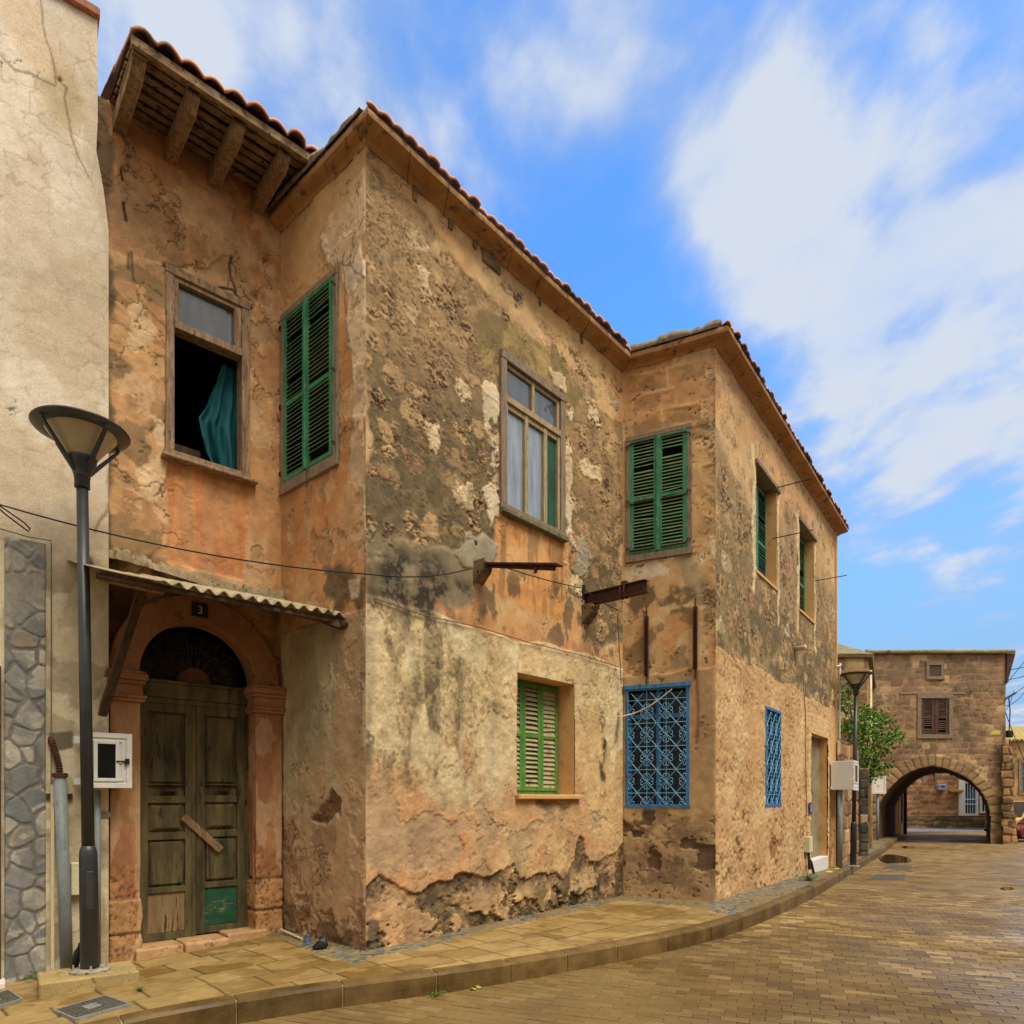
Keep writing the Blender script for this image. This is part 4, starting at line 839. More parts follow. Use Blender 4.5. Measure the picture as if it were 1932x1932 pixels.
# ---------------------------------------------------------------- canopy over the door
CD = 1.27
ua, za = FL.pix(178, 1070, CD); ub, zb = FL.pix(655, 1164, CD); ZC = (za + zb) / 2
P = []; nu = 300; us = np.linspace(ua, ub, nu); dsn = np.linspace(0, 1, 8)
UU, TT = np.meshgrid(us, dsn); kk = ss(.18, .30, (UU - ua) / (ub - ua))
wave = .022 * np.cos((UU - ua) * 2 * math.pi / .125) * kk
DD = .02 + TT * (CD - .02) + .012 * np.sin(UU * 9) * (TT > .99); ZZ = ZC + .385 * (1 - TT) + wave - .012 * np.sin((UU - ua) * 2.2)
ok = np.ones(UU.shape, bool)
can = np_mesh('door_canopy', FL.pts(UU, DD, ZZ).reshape(-1, 3), grid_faces(8, nu), CORR, HOUSE); mm = can.modifiers.new('Solidify', 'SOLIDIFY'); mm.thickness = .012; mm.offset = 0; can['label'] = 'sagging corrugated canopy over the arched door'
m = MB()
m.beam(FL.pt(ua + .02, CD - .07, ZC - .042), FL.pt(ub - .05, CD - .07, ZC - .05), .05, .04)
m.beam(FL.pt(ub - .10, .45, ZC + .16), FL.pt(ub - .03, CD + .02, ZC - .085), .06, .05)
m.beam(FL.pt(ub - .2, CD - .12, ZC - .05), FL.pt(ub - .03, CD - .04, ZC - .10), .07, .05)
m.build('canopy_batten', WOODD, can, bevel=.005)
a = FL.pix(200, 1092, .30); b = FL.pix(308, 1113, .62); m = MB(); m.beam(FL.pt(a[0] - .12, .62, b[1] + .02), FL.pt(b[0], .66, b[1] - .01), .08, .085); m.build('canopy_beam', WOODB, can, bevel=.006)
a = FL.pix(192, 1350, .10); b = FL.pix(272, 1100, .60); m = MB(); m.beam(FL.pt(a[0], .10, a[1]), FL.pt(b[0], .60, b[1]), .055, .075, FL.u); m.build('canopy_brace', WOODD, can, bevel=.006)
rough = fbm(np.linspace(0, 30, 160), np.zeros(160), 9, 5)
nu = 160; us = np.linspace(.0, WL, nu); prof = np.array([(0, .10), (.05, .085), (.09, .03), (.10, -.02)]); UU = np.repeat(us[None], 4, 0); DD = prof[:, :1] * (.55 + .9 * rough[None]); ZZ = ZC + .385 + prof[:, 1:] * (.5 + rough[None]) + .10 * ss(.7, 0, us / WL)[None]
np_mesh('mortar_fillet', FL.pts(UU, DD, ZZ).reshape(-1, 3), grid_faces(4, nu), worn('grey_mortar', lin(120, 104, 76), lin(160, 142, 108), lin(74, 64, 48), 6, .95, None, 30, .9, .012), can)

# ---------------------------------------------------------------- corbels, steel beams and iron bars of a lost balcony
def corbel(x, y, wd):
    u, z = FM.pix(x, y); m = MB()
    prof = [(0, 0), (.24, 0), (.24, -.05), (.21, -.07), (.19, -.16), (.10, -.25), (.05, -.31), (0, -.33)]
    prof = [(d * .72, h * .68) for d, h in prof]; n = len(prof); vs = [FM.pt(u - wd / 2, d, z + h) for d, h in prof] + [FM.pt(u + wd / 2, d, z + h) for d, h in prof]
    m.add(vs, [tuple(range(n)), tuple(range(2 * n - 1, n - 1, -1))] + [(i, (i + 1) % n, (i + 1) % n + n, i + n) for i in range(n)])
    m.build('corbel', CORBEL, HOUSE, bevel=.012, seg=2); return u, z
def ibeam(a, b, w, h, t, name, lab):
    m = MB(); a, b = np.array(a), np.array(b); m.beam(a + [0, 0, h / 2], b + [0, 0, h / 2], w, t); m.beam(a - [0, 0, h / 2], b - [0, 0, h / 2], w, t); m.beam(a, b, t, h - t)
    o = m.build(name, RUST, HOUSE, bevel=.003); o['label'] = lab; return o
u, z = corbel(901, 1064, .15); e = at(1058, 1069, 6.99)
pA = FM.pt(u + .02, 0, z + .04)
def reach(p, x):
    k = (x - CX) / F; return (p[0] - k * p[1]) / (k * FM.n[1] - FM.n[0])
tip = pA + FM.n * reach(pA, 1056); tip[2] = EYE + (HY - 1066) / F * tip[1]
m = MB(); m.beam(pA - FM.n * .15, tip + np.array([0, 0, 0]), .12, .018); m.beam(pA - FM.n * .1 + np.array([0, 0, -.02]), tip - FM.n * .06 + np.array([0, 0, -.02]), .025, .05)
q = pA + (tip - pA) * .74; m.tube([q + [0, 0, -.02], q + FM.u * -.03 + [0, 0, -.10]], .018, 6)
o = m.build('iron_bar', RUST, HOUSE); o['label'] = 'thin flaking iron bar over the left corbel'
m = MB(); m.box(FM, u - .05, u - .01, -.05, .006, z + .02, z + .26); m.build('bar_socket', BLACK, HOUSE)
u, z = corbel(1104, 1145, .17); a = FM.pt(u + .03, -.2, z + .10); Lb = reach(a, 1221)
ibeam(a, a + FM.n * Lb, .11, .15, .014, 'steel_beam', 'rusty steel I beam over the right corbel')
m = MB(); q = a + FM.n * Lb * .7
for k in (-1, 1): m.tube([q + FM.u * (.065 * math.cos(t)) + np.array([0, 0, .10 * math.sin(t)]) + FM.n * .03 * k for t in np.linspace(0, 2 * math.pi, 12)], .012, 5)
m.box(Fr(q[:2], FM.u), -.03, .03, -.04, .05, q[2] + .07, q[2] + .13); m.build('beam_clamp', RUST, HOUSE)
m = MB(); m.box(FM, u - .05, u - .0, -.05, .006, z + .10, z + .30); m.build('bar_socket', BLACK, HOUSE)
for x, y0, y1 in ((1220.5, 1163, 1276), (1312.5, 1145, 1263)):
    u, z0 = F2.pix(x, y1); _, z1 = F2.pix(x, y0); m = MB(); m.box(F2, u - .03, u + .03, .015, .022, z0, z1); m.box(F2, u - .03, u - .023, .022, .06, z0, z1); m.box(F2, u + .023, u + .03, .022, .06, z0, z1); m.tube([F2.pt(u, .01, z1), F2.pt(u, .01, z1 + .13)], .008, 5); m.tube([F2.pt(u, .02, z0), F2.pt(u, .02, z0 - .12)], .012, 5)
    m.build('iron_channel', RUST, HOUSE)
u, z = FS.pix(1500, 1224); m = MB(); m.tube([FS.pt(u, -.05, z), FS.pt(u, .16, z), FS.pt(u, .17, z), FS.pt(u, .20, z)], [.045, .045, .055, .055], 10); m.build('waste_pipe_stub', CREAMP, HOUSE, smooth=True)

# ---------------------------------------------------------------- eaves and roofs
def offset_path(P, offs):
    out = []; L_ = []
    for i in range(len(P) - 1):
        d = (P[i + 1] - P[i]) / np.linalg.norm(P[i + 1] - P[i]); n = np.array([d[1], -d[0]]); L_.append((P[i] + n * offs[i], d))
    out.append(L_[0][0])
    for i in range(1, len(L_)):
        p, d = L_[i - 1]; q, e = L_[i]; k = np.cross(np.append(q - p, 0), np.append(e, 0))[2] / np.cross(np.append(d, 0), np.append(e, 0))[2]; out.append(p + d * k)
    p, d = L_[-1]; out.append(p + d * np.linalg.norm(P[-1] - P[-2])); return out
PATH = [B_ - dR * 0, C_, E_, G_, K_ + d2 * .06]
prof = [(.0, 7.90), (.05, 7.935), (.16, 7.95), (.215, 7.965), (.222, 7.995), (.21, 8.04), (-.15, 8.06)]
rows = [offset_path(PATH, [.14 / .22 * d if d > 0 else d, d, .17 / .22 * d if d > 0 else d, 1.05 * d if d > 0 else d]) for d, _ in prof]
vs, fs = [], []; segs = [1, 14, 12, 6, 22]
m = MB()
for sidx in range(4):
    nseg = {0: 5, 1: 9, 2: 4, 3: 16}[sidx]
    for k in range(nseg):
        t0, t1 = k / nseg, (k + 1) / nseg; g = .006
        A = [np.append(rows[r][sidx] * (1 - t0 - g / nseg) + rows[r][sidx + 1] * (t0 + g / nseg), prof[r][1]) for r in range(len(prof))]
        Bq = [np.append(rows[r][sidx] * (1 - t1 + g / nseg) + rows[r][sidx + 1] * (t1 - g / nseg), prof[r][1]) for r in range(len(prof))]
        dz = .006 * math.sin(k * 2.1 + sidx); A = [a + [0, 0, dz] for a in A]; Bq = [a + [0, 0, dz] for a in Bq]
        n = len(prof); m.add(A + Bq, [(r, r + n, r + 1 + n, r + 1) for r in range(n - 1)] + [tuple(range(n)), tuple(range(2 * n - 1, n - 1, -1))])
m.build('cornice', CORN, HOUSE)
# lichen-grey capping on the two return cornices
for (fr, wlen, o_, seed, t) in ((F1, W1, .14, 3, .05), (F2, W2, .17, 8, .07)):
    nu = 70; us = np.linspace(-.02, wlen + .10, nu); r_ = fbm(us * 6, us * 0 + seed, seed, 5)
    prof_ = [(o_ + .02, 8.045), (o_ + .035, 8.06), (o_ + .02, 8.06), (-.1, 8.08), (-.5, 8.02)]
    UU = np.repeat(us[None], 5, 0); DD = np.array([[q[0] + (.03 * (x - .5) if k in (1, 2) else 0) for x in r_] for k, q in enumerate(prof_)]); ZZ = np.array([[q[1] + ((t * (.5 + x)) if k in (2, 3) else (.02 * x if k == 1 else 0)) for x in r_] for k, q in enumerate(prof_)])
    np_mesh('cornice_capping', fr.pts(UU, DD, ZZ).reshape(-1, 3), grid_faces(5, nu), PALEC, HOUSE)
def tiles(fr, ua, ub, ka, kb, d0, z0, slope, depth, per=.152, amp=.016, seed=1, name='roof'):
    """one slope of barrel tiles; the ends run along hips/valleys: u = ua+ka*s .. ub+kb*s"""
    nU = int((ub - ua) / per * 8); nrow = int(depth / .36); V_, Fq, Cc = [], [], []
    base = 0
    for j in range(nrow):
        s0, s1 = j * .36, (j + 1) * .36 + .05
        rowv = []
        for s, lift in ((s0, .020), (s0, .008), (s1, .008)):
            u = np.linspace(ua + ka * s, ub + kb * s, nU); ph = (u - ua) / per; cellid = np.floor(ph)
            jit = h2(cellid, cellid * 0 + j, seed); w_ = np.abs(np.sin(ph * math.pi)) ** .8 * amp * 2 - amp
            dd = d0 - s * math.cos(slope) + (jit - .5) * .05 * (s == s0); zz = z0 + s * math.sin(slope) + w_ + lift + (jit - .5) * .012
            if j == 0: zz = zz - .0
            rowv.append(fr.pts(u, dd, zz - (.016 if lift == .008 and s == s0 else 0))); 
            c = lerp(V(222, 166, 130), V(198, 136, 104), jit); c = lerp(c, V(120, 92, 70), ss(.55, .8, fbm(u * 4, u * 0 + s * 4, seed + 2))); Cc.append(c)
        V_ += rowv; n = nU
        for a in (0, 1):
            i = np.arange(n - 1); p = base + a * n + i; q = base + (a + 1) * n + i if a == 1 else base + n + i
            if a == 0: Fq.append(np.stack([base + n + i, base + n + i + 1, base + i + 1, base + i], 1))
            else: Fq.append(np.stack([base + i, base + i + 1, base + 2 * n + i + 1, base + 2 * n + i], 1))
        base += 3 * n
    o = np_mesh(name, np.concatenate(V_), np.concatenate(Fq), TILE, HOUSE, np.concatenate(Cc))
    mm = o.modifiers.new('Solidify', 'SOLIDIFY'); mm.thickness = .016; mm.offset = -1; return o
SL = R(21)
tiles(FM, -.16, WM + .05, .9, -.2, .248, 8.062, SL, 2.6, seed=3)
tiles(FS, -.20, WS + .12, .9, -.9, .258, 8.062, SL, 2.6, per=.158, seed=5)
tiles(F1, -.6, W1 + .0, 0, -.9, .10, 8.09, SL, 2.2, seed=7); tiles(F2, -.5, W2 + .0, 0, -.9, .10, 8.10, SL, 2.2, seed=9)
# deep timber eave over the door wall
OL = .82; ZE = 8.12
tiles(FL, .02, WL + .12, 0, .0, OL + .08, ZE + .085, R(16), 2.6, per=.2, amp=.034, seed=11)
m = MB(); nb = 7
for k in range(nb):
    d0, d1 = .02 + k * OL / nb, .02 + (k + 1) * OL / nb - random.uniform(.006, .03); z = ZE + .008 * math.sin(k * 3) + (OL - d1) * .10
    m.hexa([FL.pt(.04, d0, z + .03), FL.pt(.04, d1, z), FL.pt(WL + .14, d1, z - .006), FL.pt(WL + .14, d0, z + .022), FL.pt(.04, d0, z + .055), FL.pt(.04, d1, z + .025), FL.pt(WL + .14, d1, z + .02), FL.pt(WL + .14, d0, z + .05)])
m.box(FL, .03, WL + .15, OL - .01, OL + .03, ZE - .03, ZE + .055)
m.build('eave_boards', BOARD, HOUSE, bevel=.004)
m = MB(); m.box(FL, .03, WL + .12, -.05, OL, ZE + .12, ZE + .14); m.build('eave_lining', WOODD, HOUSE)
m = MB(); m.box(FL, .05, .17, .30, OL - .02, ZE - .035, ZE - .008); m.build('eave_panel', worn('grey_soffit_panel', lin(116, 100, 78), lin(140, 122, 96), None, 3, .9), HOUSE)
for xt, yt, xb, yb in ((275, 130, 222, 235), (368, 205, 318, 286), (450, 258, 400, 332), (530, 318, 482, 380)):
    uw = FL.pix(xb, yb, .02)[0] + .015; L_ = OL - .06; rise = .03; w_ = .11; h_ = .14; zt = ZE - .005
    prof_ = [(-.1, zt - h_), (L_ - .10, zt - h_ + .01), (L_, zt - h_ + .085), (L_, zt), (-.1, zt)]
    m = MB(); n = len(prof_); vs = [FL.pt(uw - w_ / 2, d, z) for d, z in prof_] + [FL.pt(uw + w_ / 2, d, z) for d, z in prof_]
    m.add(vs, [tuple(range(n)), tuple(range(2 * n - 1, n - 1, -1))] + [(i, (i + 1) % n, (i + 1) % n + n, i + n) for i in range(n)]); m.build('rafter', WOODB, HOUSE, bevel=.008)
# stub tiles sticking out of the masonry under the eave
for x, y, w_, h_ in ((785, 365, .05, .2), (852, 420, .05, .18), (898, 462, .05, .12), (938, 505, .26, .14), (1020, 570, .04, .12), (1098, 640, .05, .14), (1130, 655, .05, .14)):
    m = MB(); u, z = FM.pix(x, y); m.box(FM, u - w_, u + w_ * .2, -.03, .022, z - h_ / 2, z + h_ / 2); m.build('putlog_stub', CORBEL, HOUSE, bevel=.01)
# ---------------------------------------------------------------- ground, kerb, pavement, road
KPX = [(277, 1918), (427, 1888), (561.6, 1865.6), (700, 1852), (824, 1838), (928.6, 1823), (1022, 1807), (1101, 1793), (1175.7, 1781), (1241, 1769), (1303, 1756), (1351.6, 1744.5), (1386, 1735), (1420, 1722), (1448, 1711), (1480, 1698.5), (1510, 1686.5), (1535, 1675), (1558, 1663), (1576, 1652), (1592, 1643), (1606, 1633), (1628, 1622), (1652, 1612), (1672, 1598), (1683, 1587)]
KP = [ground_at(x, y)[:2] for x, y in KPX]
d = KP[0] - KP[2]; d /= np.linalg.norm(d); KP = [KP[0] + d * 6, KP[0] + d * 3, KP[0] + d * 1.2] + KP
d = KP[-1] - KP[-4]; d /= np.linalg.norm(d); KP = KP + [KP[-1] + d * 2.0, KP[-1] + d * 4.5]
KP = np.array(KP)
for _ in range(2): KP[1:-1] = .25 * KP[:-2] + .5 * KP[1:-1] + .25 * KP[2:]
sl = np.concatenate([[0], np.cumsum(np.linalg.norm(np.diff(KP, axis=0), axis=1))])
def kerb_at(s): return np.array([np.interp(s, sl, KP[:, 0]), np.interp(s, sl, KP[:, 1])])
def kerb_n(s):
    t = kerb_at(min(s + .15, sl[-1])) - kerb_at(max(s - .15, 0)); t /= np.linalg.norm(t); return np.array([-t[1], t[0]])     # towards the walls
KW = .15
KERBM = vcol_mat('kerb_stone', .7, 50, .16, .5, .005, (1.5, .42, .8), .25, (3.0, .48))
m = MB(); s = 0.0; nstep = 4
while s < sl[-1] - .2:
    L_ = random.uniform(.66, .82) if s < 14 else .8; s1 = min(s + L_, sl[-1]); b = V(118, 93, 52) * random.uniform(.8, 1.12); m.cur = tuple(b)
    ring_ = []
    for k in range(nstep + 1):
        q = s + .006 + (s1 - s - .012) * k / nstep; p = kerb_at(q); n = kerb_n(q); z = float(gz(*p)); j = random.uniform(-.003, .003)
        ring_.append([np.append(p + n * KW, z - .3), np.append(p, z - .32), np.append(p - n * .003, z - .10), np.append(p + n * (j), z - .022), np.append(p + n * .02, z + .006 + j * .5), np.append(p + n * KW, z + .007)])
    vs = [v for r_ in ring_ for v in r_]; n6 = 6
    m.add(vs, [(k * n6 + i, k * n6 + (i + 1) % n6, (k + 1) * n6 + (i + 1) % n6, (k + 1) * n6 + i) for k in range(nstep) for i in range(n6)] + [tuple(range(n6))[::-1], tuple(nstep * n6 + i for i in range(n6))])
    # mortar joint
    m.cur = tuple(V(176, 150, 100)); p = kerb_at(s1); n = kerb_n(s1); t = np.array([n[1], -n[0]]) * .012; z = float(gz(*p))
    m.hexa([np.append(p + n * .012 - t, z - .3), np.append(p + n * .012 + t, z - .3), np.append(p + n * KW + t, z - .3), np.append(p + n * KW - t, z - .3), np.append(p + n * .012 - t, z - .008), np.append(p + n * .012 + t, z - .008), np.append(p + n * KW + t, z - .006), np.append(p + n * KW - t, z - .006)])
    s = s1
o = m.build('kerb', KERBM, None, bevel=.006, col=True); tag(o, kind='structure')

inner = [kerb_at(q) + kerb_n(q) * (KW - .045) for q in np.linspace(0, sl[-1], 160)]
nN = dirn(2700); NW = np.array([-3.823, 6.45])
back_ = [np.array([16.4, 30.6]), np.array([15.3, 28.8]), np.array([11.7, 22.6]), np.array([9.6, 19.6]), np.array([7.4, 16.3]), G_ + np.array([-.2, .3]), E_ + np.array([-.1, .4]), C_ + np.array([-.05, .3]), B_ + np.array([-.1, .4]), A_ + np.array([-.3, .3]), NW - nN * 5 + np.array([0, .3])]
SWP = np.array(inner + back_)
SLPX = [(1377, 1726), (1318, 1714.7), (1224, 1701.5), (1168, 1699.7), (1093, 1720), (1000, 1739), (872.5, 1769), (794, 1789.5), (719, 1804.5), (674, 1818), (614, 1806), (530, 1772), (500, 1765)]
slab_poly = np.array([ground_at(x, y)[:2] for x, y in SLPX] + [B_ + np.array([-.25, .5]), A_ + np.array([-.4, .4]), NW - nN * 5 + np.array([0, .3])] + [p + np.array([.05, -.2]) for p in inner if p[1] < 8.35][:])
def pave(X, Y):
    sd = sdpoly(X, Y, slab_poly) + (fbm(X * 3, Y * 3, 200, 3) - .5) * .05; slab = ss(-.006, .006, sd)
    dS = dirn(2330); u = X * dS[0] + Y * dS[1]; v = -X * dS[1] + Y * dS[0]
    e, r = ashlar(u, v, .50, .38, 201, .003)
    c = lerp(V(148, 120, 70), V(174, 146, 92), r); c = np.where((r > .85)[..., None], V(132, 104, 52), c)
    wet = ss(.47, .56, fbm(X * 1.6, Y * 2.1, 202, 5)); c = lerp(c, V(122, 92, 42), wet * .6 * ss(.2, .5, fbm(X * .7, Y * .7, 203)))
    c = lerp(c, V(186, 156, 98), ss(.56, .64, fbm(X * 2.5, Y * 3.5, 204, 5)) * .5)
    jt = ss(.015, .004, e); c = lerp(c, V(78, 58, 30), jt * .9); h = .012 * ss(.0, .012, e) + (fbm(X * 6, Y * 6, 205, 4) - .5) * .004 + (r - .5) * .004 - .012
    # pebbles set in mortar
    k = fbm(X * 2, Y * 2, 206, 3) * 2.2; dv = dirn(1950) if False else dM
    pu = X * dM[0] + Y * dM[1]; pv = -X * dM[1] + Y * dM[0]
    f1, f2, pr = cells(pu / .075 + k * .3, pv / .038 + k * .2, 207, .8); peb = ss(.02, .16, f2 - f1)
    pr2 = (pr * 5.3) % 1; pc = lerp(V(96, 100, 92), V(136, 132, 114), pr2); pc = np.where((pr > .7)[..., None], V(150, 130, 92), pc); pc = np.where((pr < .16)[..., None], V(80, 88, 88), pc)
    pc = lerp(V(118, 102, 70), pc, peb); pc = lerp(pc, V(140, 114, 70), ss(.5, .66, fbm(X * 1.8, Y * 1.8, 209, 5)) * .65); ph = -.004 + .014 * np.sqrt(np.clip(f2 - f1, 0, .5)) * 1.4
    col = lerp(pc, c, slab); hh = ph * (1 - slab) + h * slab
    gr = fbm(X * 14, Y * 14, 208, 4, .65); col = col * (.86 + .28 * gr)[..., None]
    return col * .84, hh + gr * .002
def sheet(name, x0, x1, y0, y1, res, mat, parent=None):
    xs = np.arange(x0, x1 + res, res); ys = np.arange(y0, y1 + res, res); X, Yy = np.meshgrid(xs, ys)
    ins = sdpoly(X, Yy, SWP) > -res; keep = ins[:-1, :-1] & ins[1:, :-1] & ins[:-1, 1:] & ins[1:, 1:]
    Fq = grid_faces(len(ys), len(xs), keep); used = np.zeros(X.size, bool); used[Fq.ravel()] = True; rm = np.cumsum(used) - 1
    X, Yy = X.ravel()[used], Yy.ravel()[used]; col, h = pave(X, Yy); Z = gz(X, Yy) + h
    o = np_mesh(name, np.stack([X, Yy, Z], 1), rm[Fq], mat, parent, col, True); tag(o, kind='structure'); return o
sheet('pavement', -4.9, 2.9, 4.0, 10.8, .0105, PAV)
sheet('pavement', 2.8905, 9.0, 8.0, 19.2, .022, PAV).name = 'pavement_by_street_side'
sheet('pavement', 8.99, 17.2, 16.0, 31.6, .06, PAV).name = 'pavement_by_archway'
sheet('pavement', -9.5, -4.89, 1.0, 8, .05, PAV).name = 'pavement_by_neighbour'

# road of small setts
ARCH_Y = 28.7
ROADM = vcol_mat('clay_setts', .62, 45, .14, .4, .004, (.8, .30, .72), .38, (1.1, .74))
rd = -dirn(-2300); ru = np.array([rd[0], rd[1]]); rv = np.array([-ru[1], ru[0]])
LB, WB = .21, .103
kp = np.array([kerb_at(q) for q in np.linspace(0, sl[-1], 120)])
ROADP = np.array(list(kp) + [np.array([21.5, 37.5]), np.array([28, 41.]), np.array([40, 41.]), np.array([32, 30]), np.array([14.5, 8]), np.array([9, 3.2]), np.array([-4, 2.2])])
cor = ROADP @ np.stack([ru, rv], 1); i0, i1 = int(cor[:, 0].min() / LB) - 1, int(cor[:, 0].max() / LB) + 1; j0, j1 = int(cor[:, 1].min() / WB) - 1, int(cor[:, 1].max() / WB) + 1
I, J = np.meshgrid(np.arange(i0, i1), np.arange(j0, j1)); I, J = I.ravel(), J.ravel()
bend = lambda u: .010 * np.sin(u * 1.3) + .006 * np.sin(u * 3.1)
cu = (I + .5 * (J % 2) + .16 * (h2(J, J * 0, 3) - .5)) * LB; cv = J * WB
cx = cu * ru[0] + cv * rv[0]; cy = cu * ru[1] + cv * rv[1]
k = sdpoly(cx, cy, ROADP) > -.10; k &= np.abs(cx) < .86 * cy + 3.0
cu, cv, I, J, cx, cy = cu[k], cv[k], I[k], J[k], cx[k], cy[k]; nb = len(cu)
r1, r2, r3 = h2(I, J, 21), h2(I, J, 22), h2(I, J, 23)
hl = LB / 2 - .0010 - .0006 * r1; hw = WB / 2 - .0045 - .0022 * r2
base = lerp(V(122, 98, 54), V(152, 126, 76), r1); base = np.where((r2 > .86)[:, None], V(170, 146, 100), base); base = np.where((r2 < .14)[:, None], V(108, 86, 50), base)
dp = ss(.42, .62, fbm(cx * .5, cy * .5, 30, 4)); base = lerp(base, V(104, 82, 42), dp * .5); tr = X_ = (cx * dirn(1800)[1] - cy * dirn(1800)[0]); base = lerp(base, V(100, 82, 48), ss(.5, .75, fbm(tr * .8, (cx * .55 + cy * .83) * .06, 33, 3)) * .35); base = lerp(base, V(150, 128, 88), ss(.5, .7, fbm(cx * .35 + 9, cy * .35, 31, 4)) * .4)
zt = (r3 - .5) * .004; tlt = (h2(I, J, 24) - .5) * .008; tl2 = (h2(I, J, 25) - .5) * .05
VV = []
for (fu, fv, dz) in ((-1, -1, 0), (1, -1, 0), (1, 1, 0), (-1, 1, 0)):
    pass
lev = [(1.0, -.02), (1.0, -.004), (.95, 0.0)]
co = [(-1, -1), (1, -1), (1, 1), (-1, 1)]
for (sc_, dz) in lev:
    for (a, b) in co:
        ins_ = (1 - sc_) * .09
        uu = cu + a * (hl - ins_ * 1.0); vv = cv + b * (hw - ins_ * .9) + bend(cu + a * hl)
        X = uu * ru[0] + vv * rv[0]; Yy = uu * ru[1] + vv * rv[1]
        Z = gz(X, Yy) - KERB_H + dz + zt + a * hl * tlt + b * hw * tl2; VV.append(np.stack([X, Yy, Z], 1))
VV = np.stack(VV, 1).reshape(-1, 3)
fl = [(8, 9, 10, 11)] + [(l * 4 + c, l * 4 + (c + 1) % 4, l * 4 + 4 + (c + 1) % 4, l * 4 + 4 + c) for l in (0, 1) for c in range(4)]
FQ = (np.arange(nb)[:, None, None] * 12 + np.array(fl)[None]).reshape(-1, 4)
CC = np.repeat(base * np.array([.90, .86, .75]), 12, 0)
o = np_mesh('road', VV, FQ, ROADM, None, CC, False); tag(o, kind='structure'); NBRICK = nb
xs = np.arange(-8, 44, .5); ys = np.arange(-6, 41.2, .5); X, Yy = np.meshgrid(xs, ys)
o = np_mesh('road_bedding', np.stack([X, Yy, gz(np.maximum(X, -2.5), Yy) - KERB_H - .009], 2).reshape(-1, 3), grid_faces(len(ys), len(xs)), worn('sandy_joint', lin(66, 50, 28), lin(88, 68, 40), None, 3, .85, None, 60, .4, .003)); tag(o, kind='structure')
m = MB(); m.quad((12, 40.5, -.452), (60, 40.5, -.452), (60, 47.5, -.462), (12, 47.5, -.462)); tag(m.build('asphalt_road', ASPH), kind='structure')
m = MB(); m.quad((-300, -120, -.75), (300, -120, -.75), (300, 400, -.75), (-300, 400, -.75)); tag(m.build('ground', GROUND), kind='structure')

# puddles
def puddle(px, seed, depth=.004):
    P = np.array([ground_at(x, y, -KERB_H)[:2] for x, y in px]); out = []
    for _ in range(2): P = np.array([v for a, b in zip(P, np.roll(P, -1, 0)) for v in (.75 * a + .25 * b, .25 * a + .75 * b)])
    c = P.mean(0)
    for k in range(len(P)):
        a, b = P[k], P[(k + 1) % len(P)]
        for t in np.linspace(0, 1, 6)[:-1]:
            q = a + (b - a) * t; s_ = 1 + .10 * (float(fbm(np.array([q[0] * 1.2]), np.array([q[1] * 1.2]), seed, 2)[0]) - .5); out.append(c + (q - c) * s_)
    z = float(gz(*c)) - KERB_H + depth
    o = np_mesh('puddle', [(p[0], p[1], z) for p in out], [tuple(range(len(out)))], WATER, None, None, False); tag(o, kind='structure')
puddle([(1656, 1619), (1668, 1613), (1690, 1614), (1712, 1618), (1722, 1624), (1716, 1629), (1690, 1631), (1664, 1628)], 4, .011)
puddle([(1884, 1677), (1895, 1674.5), (1910, 1675), (1917, 1678), (1908, 1680.5), (1893, 1680)], 5, .008)
puddle([(1700, 1597), (1722, 1596), (1730, 1599), (1716, 1601), (1702, 1600)], 6, .010)

# manhole covers
RMAN = worn('road_cover_frame', lin(104, 88, 62), lin(128, 108, 76), lin(84, 70, 50), 8, .7)
def manhole(px, off, label, inset, name='manhole_cover', panel=None, fm=None):
    fm = fm or STEEL
    P = [ground_at(x, y, off) for x, y in px]; c = np.mean(P, 0); t = thing(name, label, 'manhole cover', c)
    def ring_(k0, k1, z0, z1, nm, mt, parent=t):
        m = MB(); A = [c + (p - c) * k0 for p in P]; B2 = [c + (p - c) * k1 for p in P]; up = lambda q, z: q + np.array([0, 0, z])
        for i in range(4):
            j = (i + 1) % 4; m.hexa([up(A[i], -.02), up(A[j], -.02), up(B2[j], -.02), up(B2[i], -.02), up(A[i], z1), up(A[j], z1), up(B2[j], z1), up(B2[i], z1)])
        return m.build(nm, mt, parent)
    ring_(1.0, .93, 0, .018 if panel else .008, 'frame', fm)
    m = MB(); a, b, d_, e_ = [c + (p - c) * .915 for p in P]; L2 = lambda s_, t_: a * (1 - s_) * (1 - t_) + b * s_ * (1 - t_) + d_ * s_ * t_ + e_ * (1 - s_) * t_
    for (s0, s1) in ((0, .497), (.503, 1)):
        q = [L2(s0, 0), L2(s1, 0), L2(s1, 1), L2(s0, 1)]; m.hexa([v + [0, 0, -.02] for v in q] + [v + [0, 0, .014 if panel else .005] for v in q])
    nx, ny = 11, 9
    for i in range(nx):
        for j in range(ny):
            if panel and .32 < (i + .5) / nx < .68 and .3 < (j + .5) / ny < .7: continue
            s0, s1, t0, t1 = (i + .18) / nx, (i + .82) / nx, (j + .3) / ny, (j + .7) / ny
            q = [L2(s0, t0), L2(s1, t0), L2(s1, t1), L2(s0, t1)]; m.hexa([v + [0, 0, .013 if panel else .004] for v in q] + [v + [0, 0, .019 if panel else .009] for v in q])
    m.build('lid', MANH, t)
    if panel:
        q = [L2(.36, .34), L2(.64, .34), L2(.64, .66), L2(.36, .66)]; m = MB(); m.hexa([v + [0, 0, .012] for v in q] + [v + [0, 0, .021] for v in q]); m.build('blank_panel', STEEL, t)
manhole([(100, 1909), (199, 1880.5), (246, 1897.5), (141, 1927)], .006, 'grey metal cover with a pale centre panel, set in the pavement slabs', 0, panel=1)
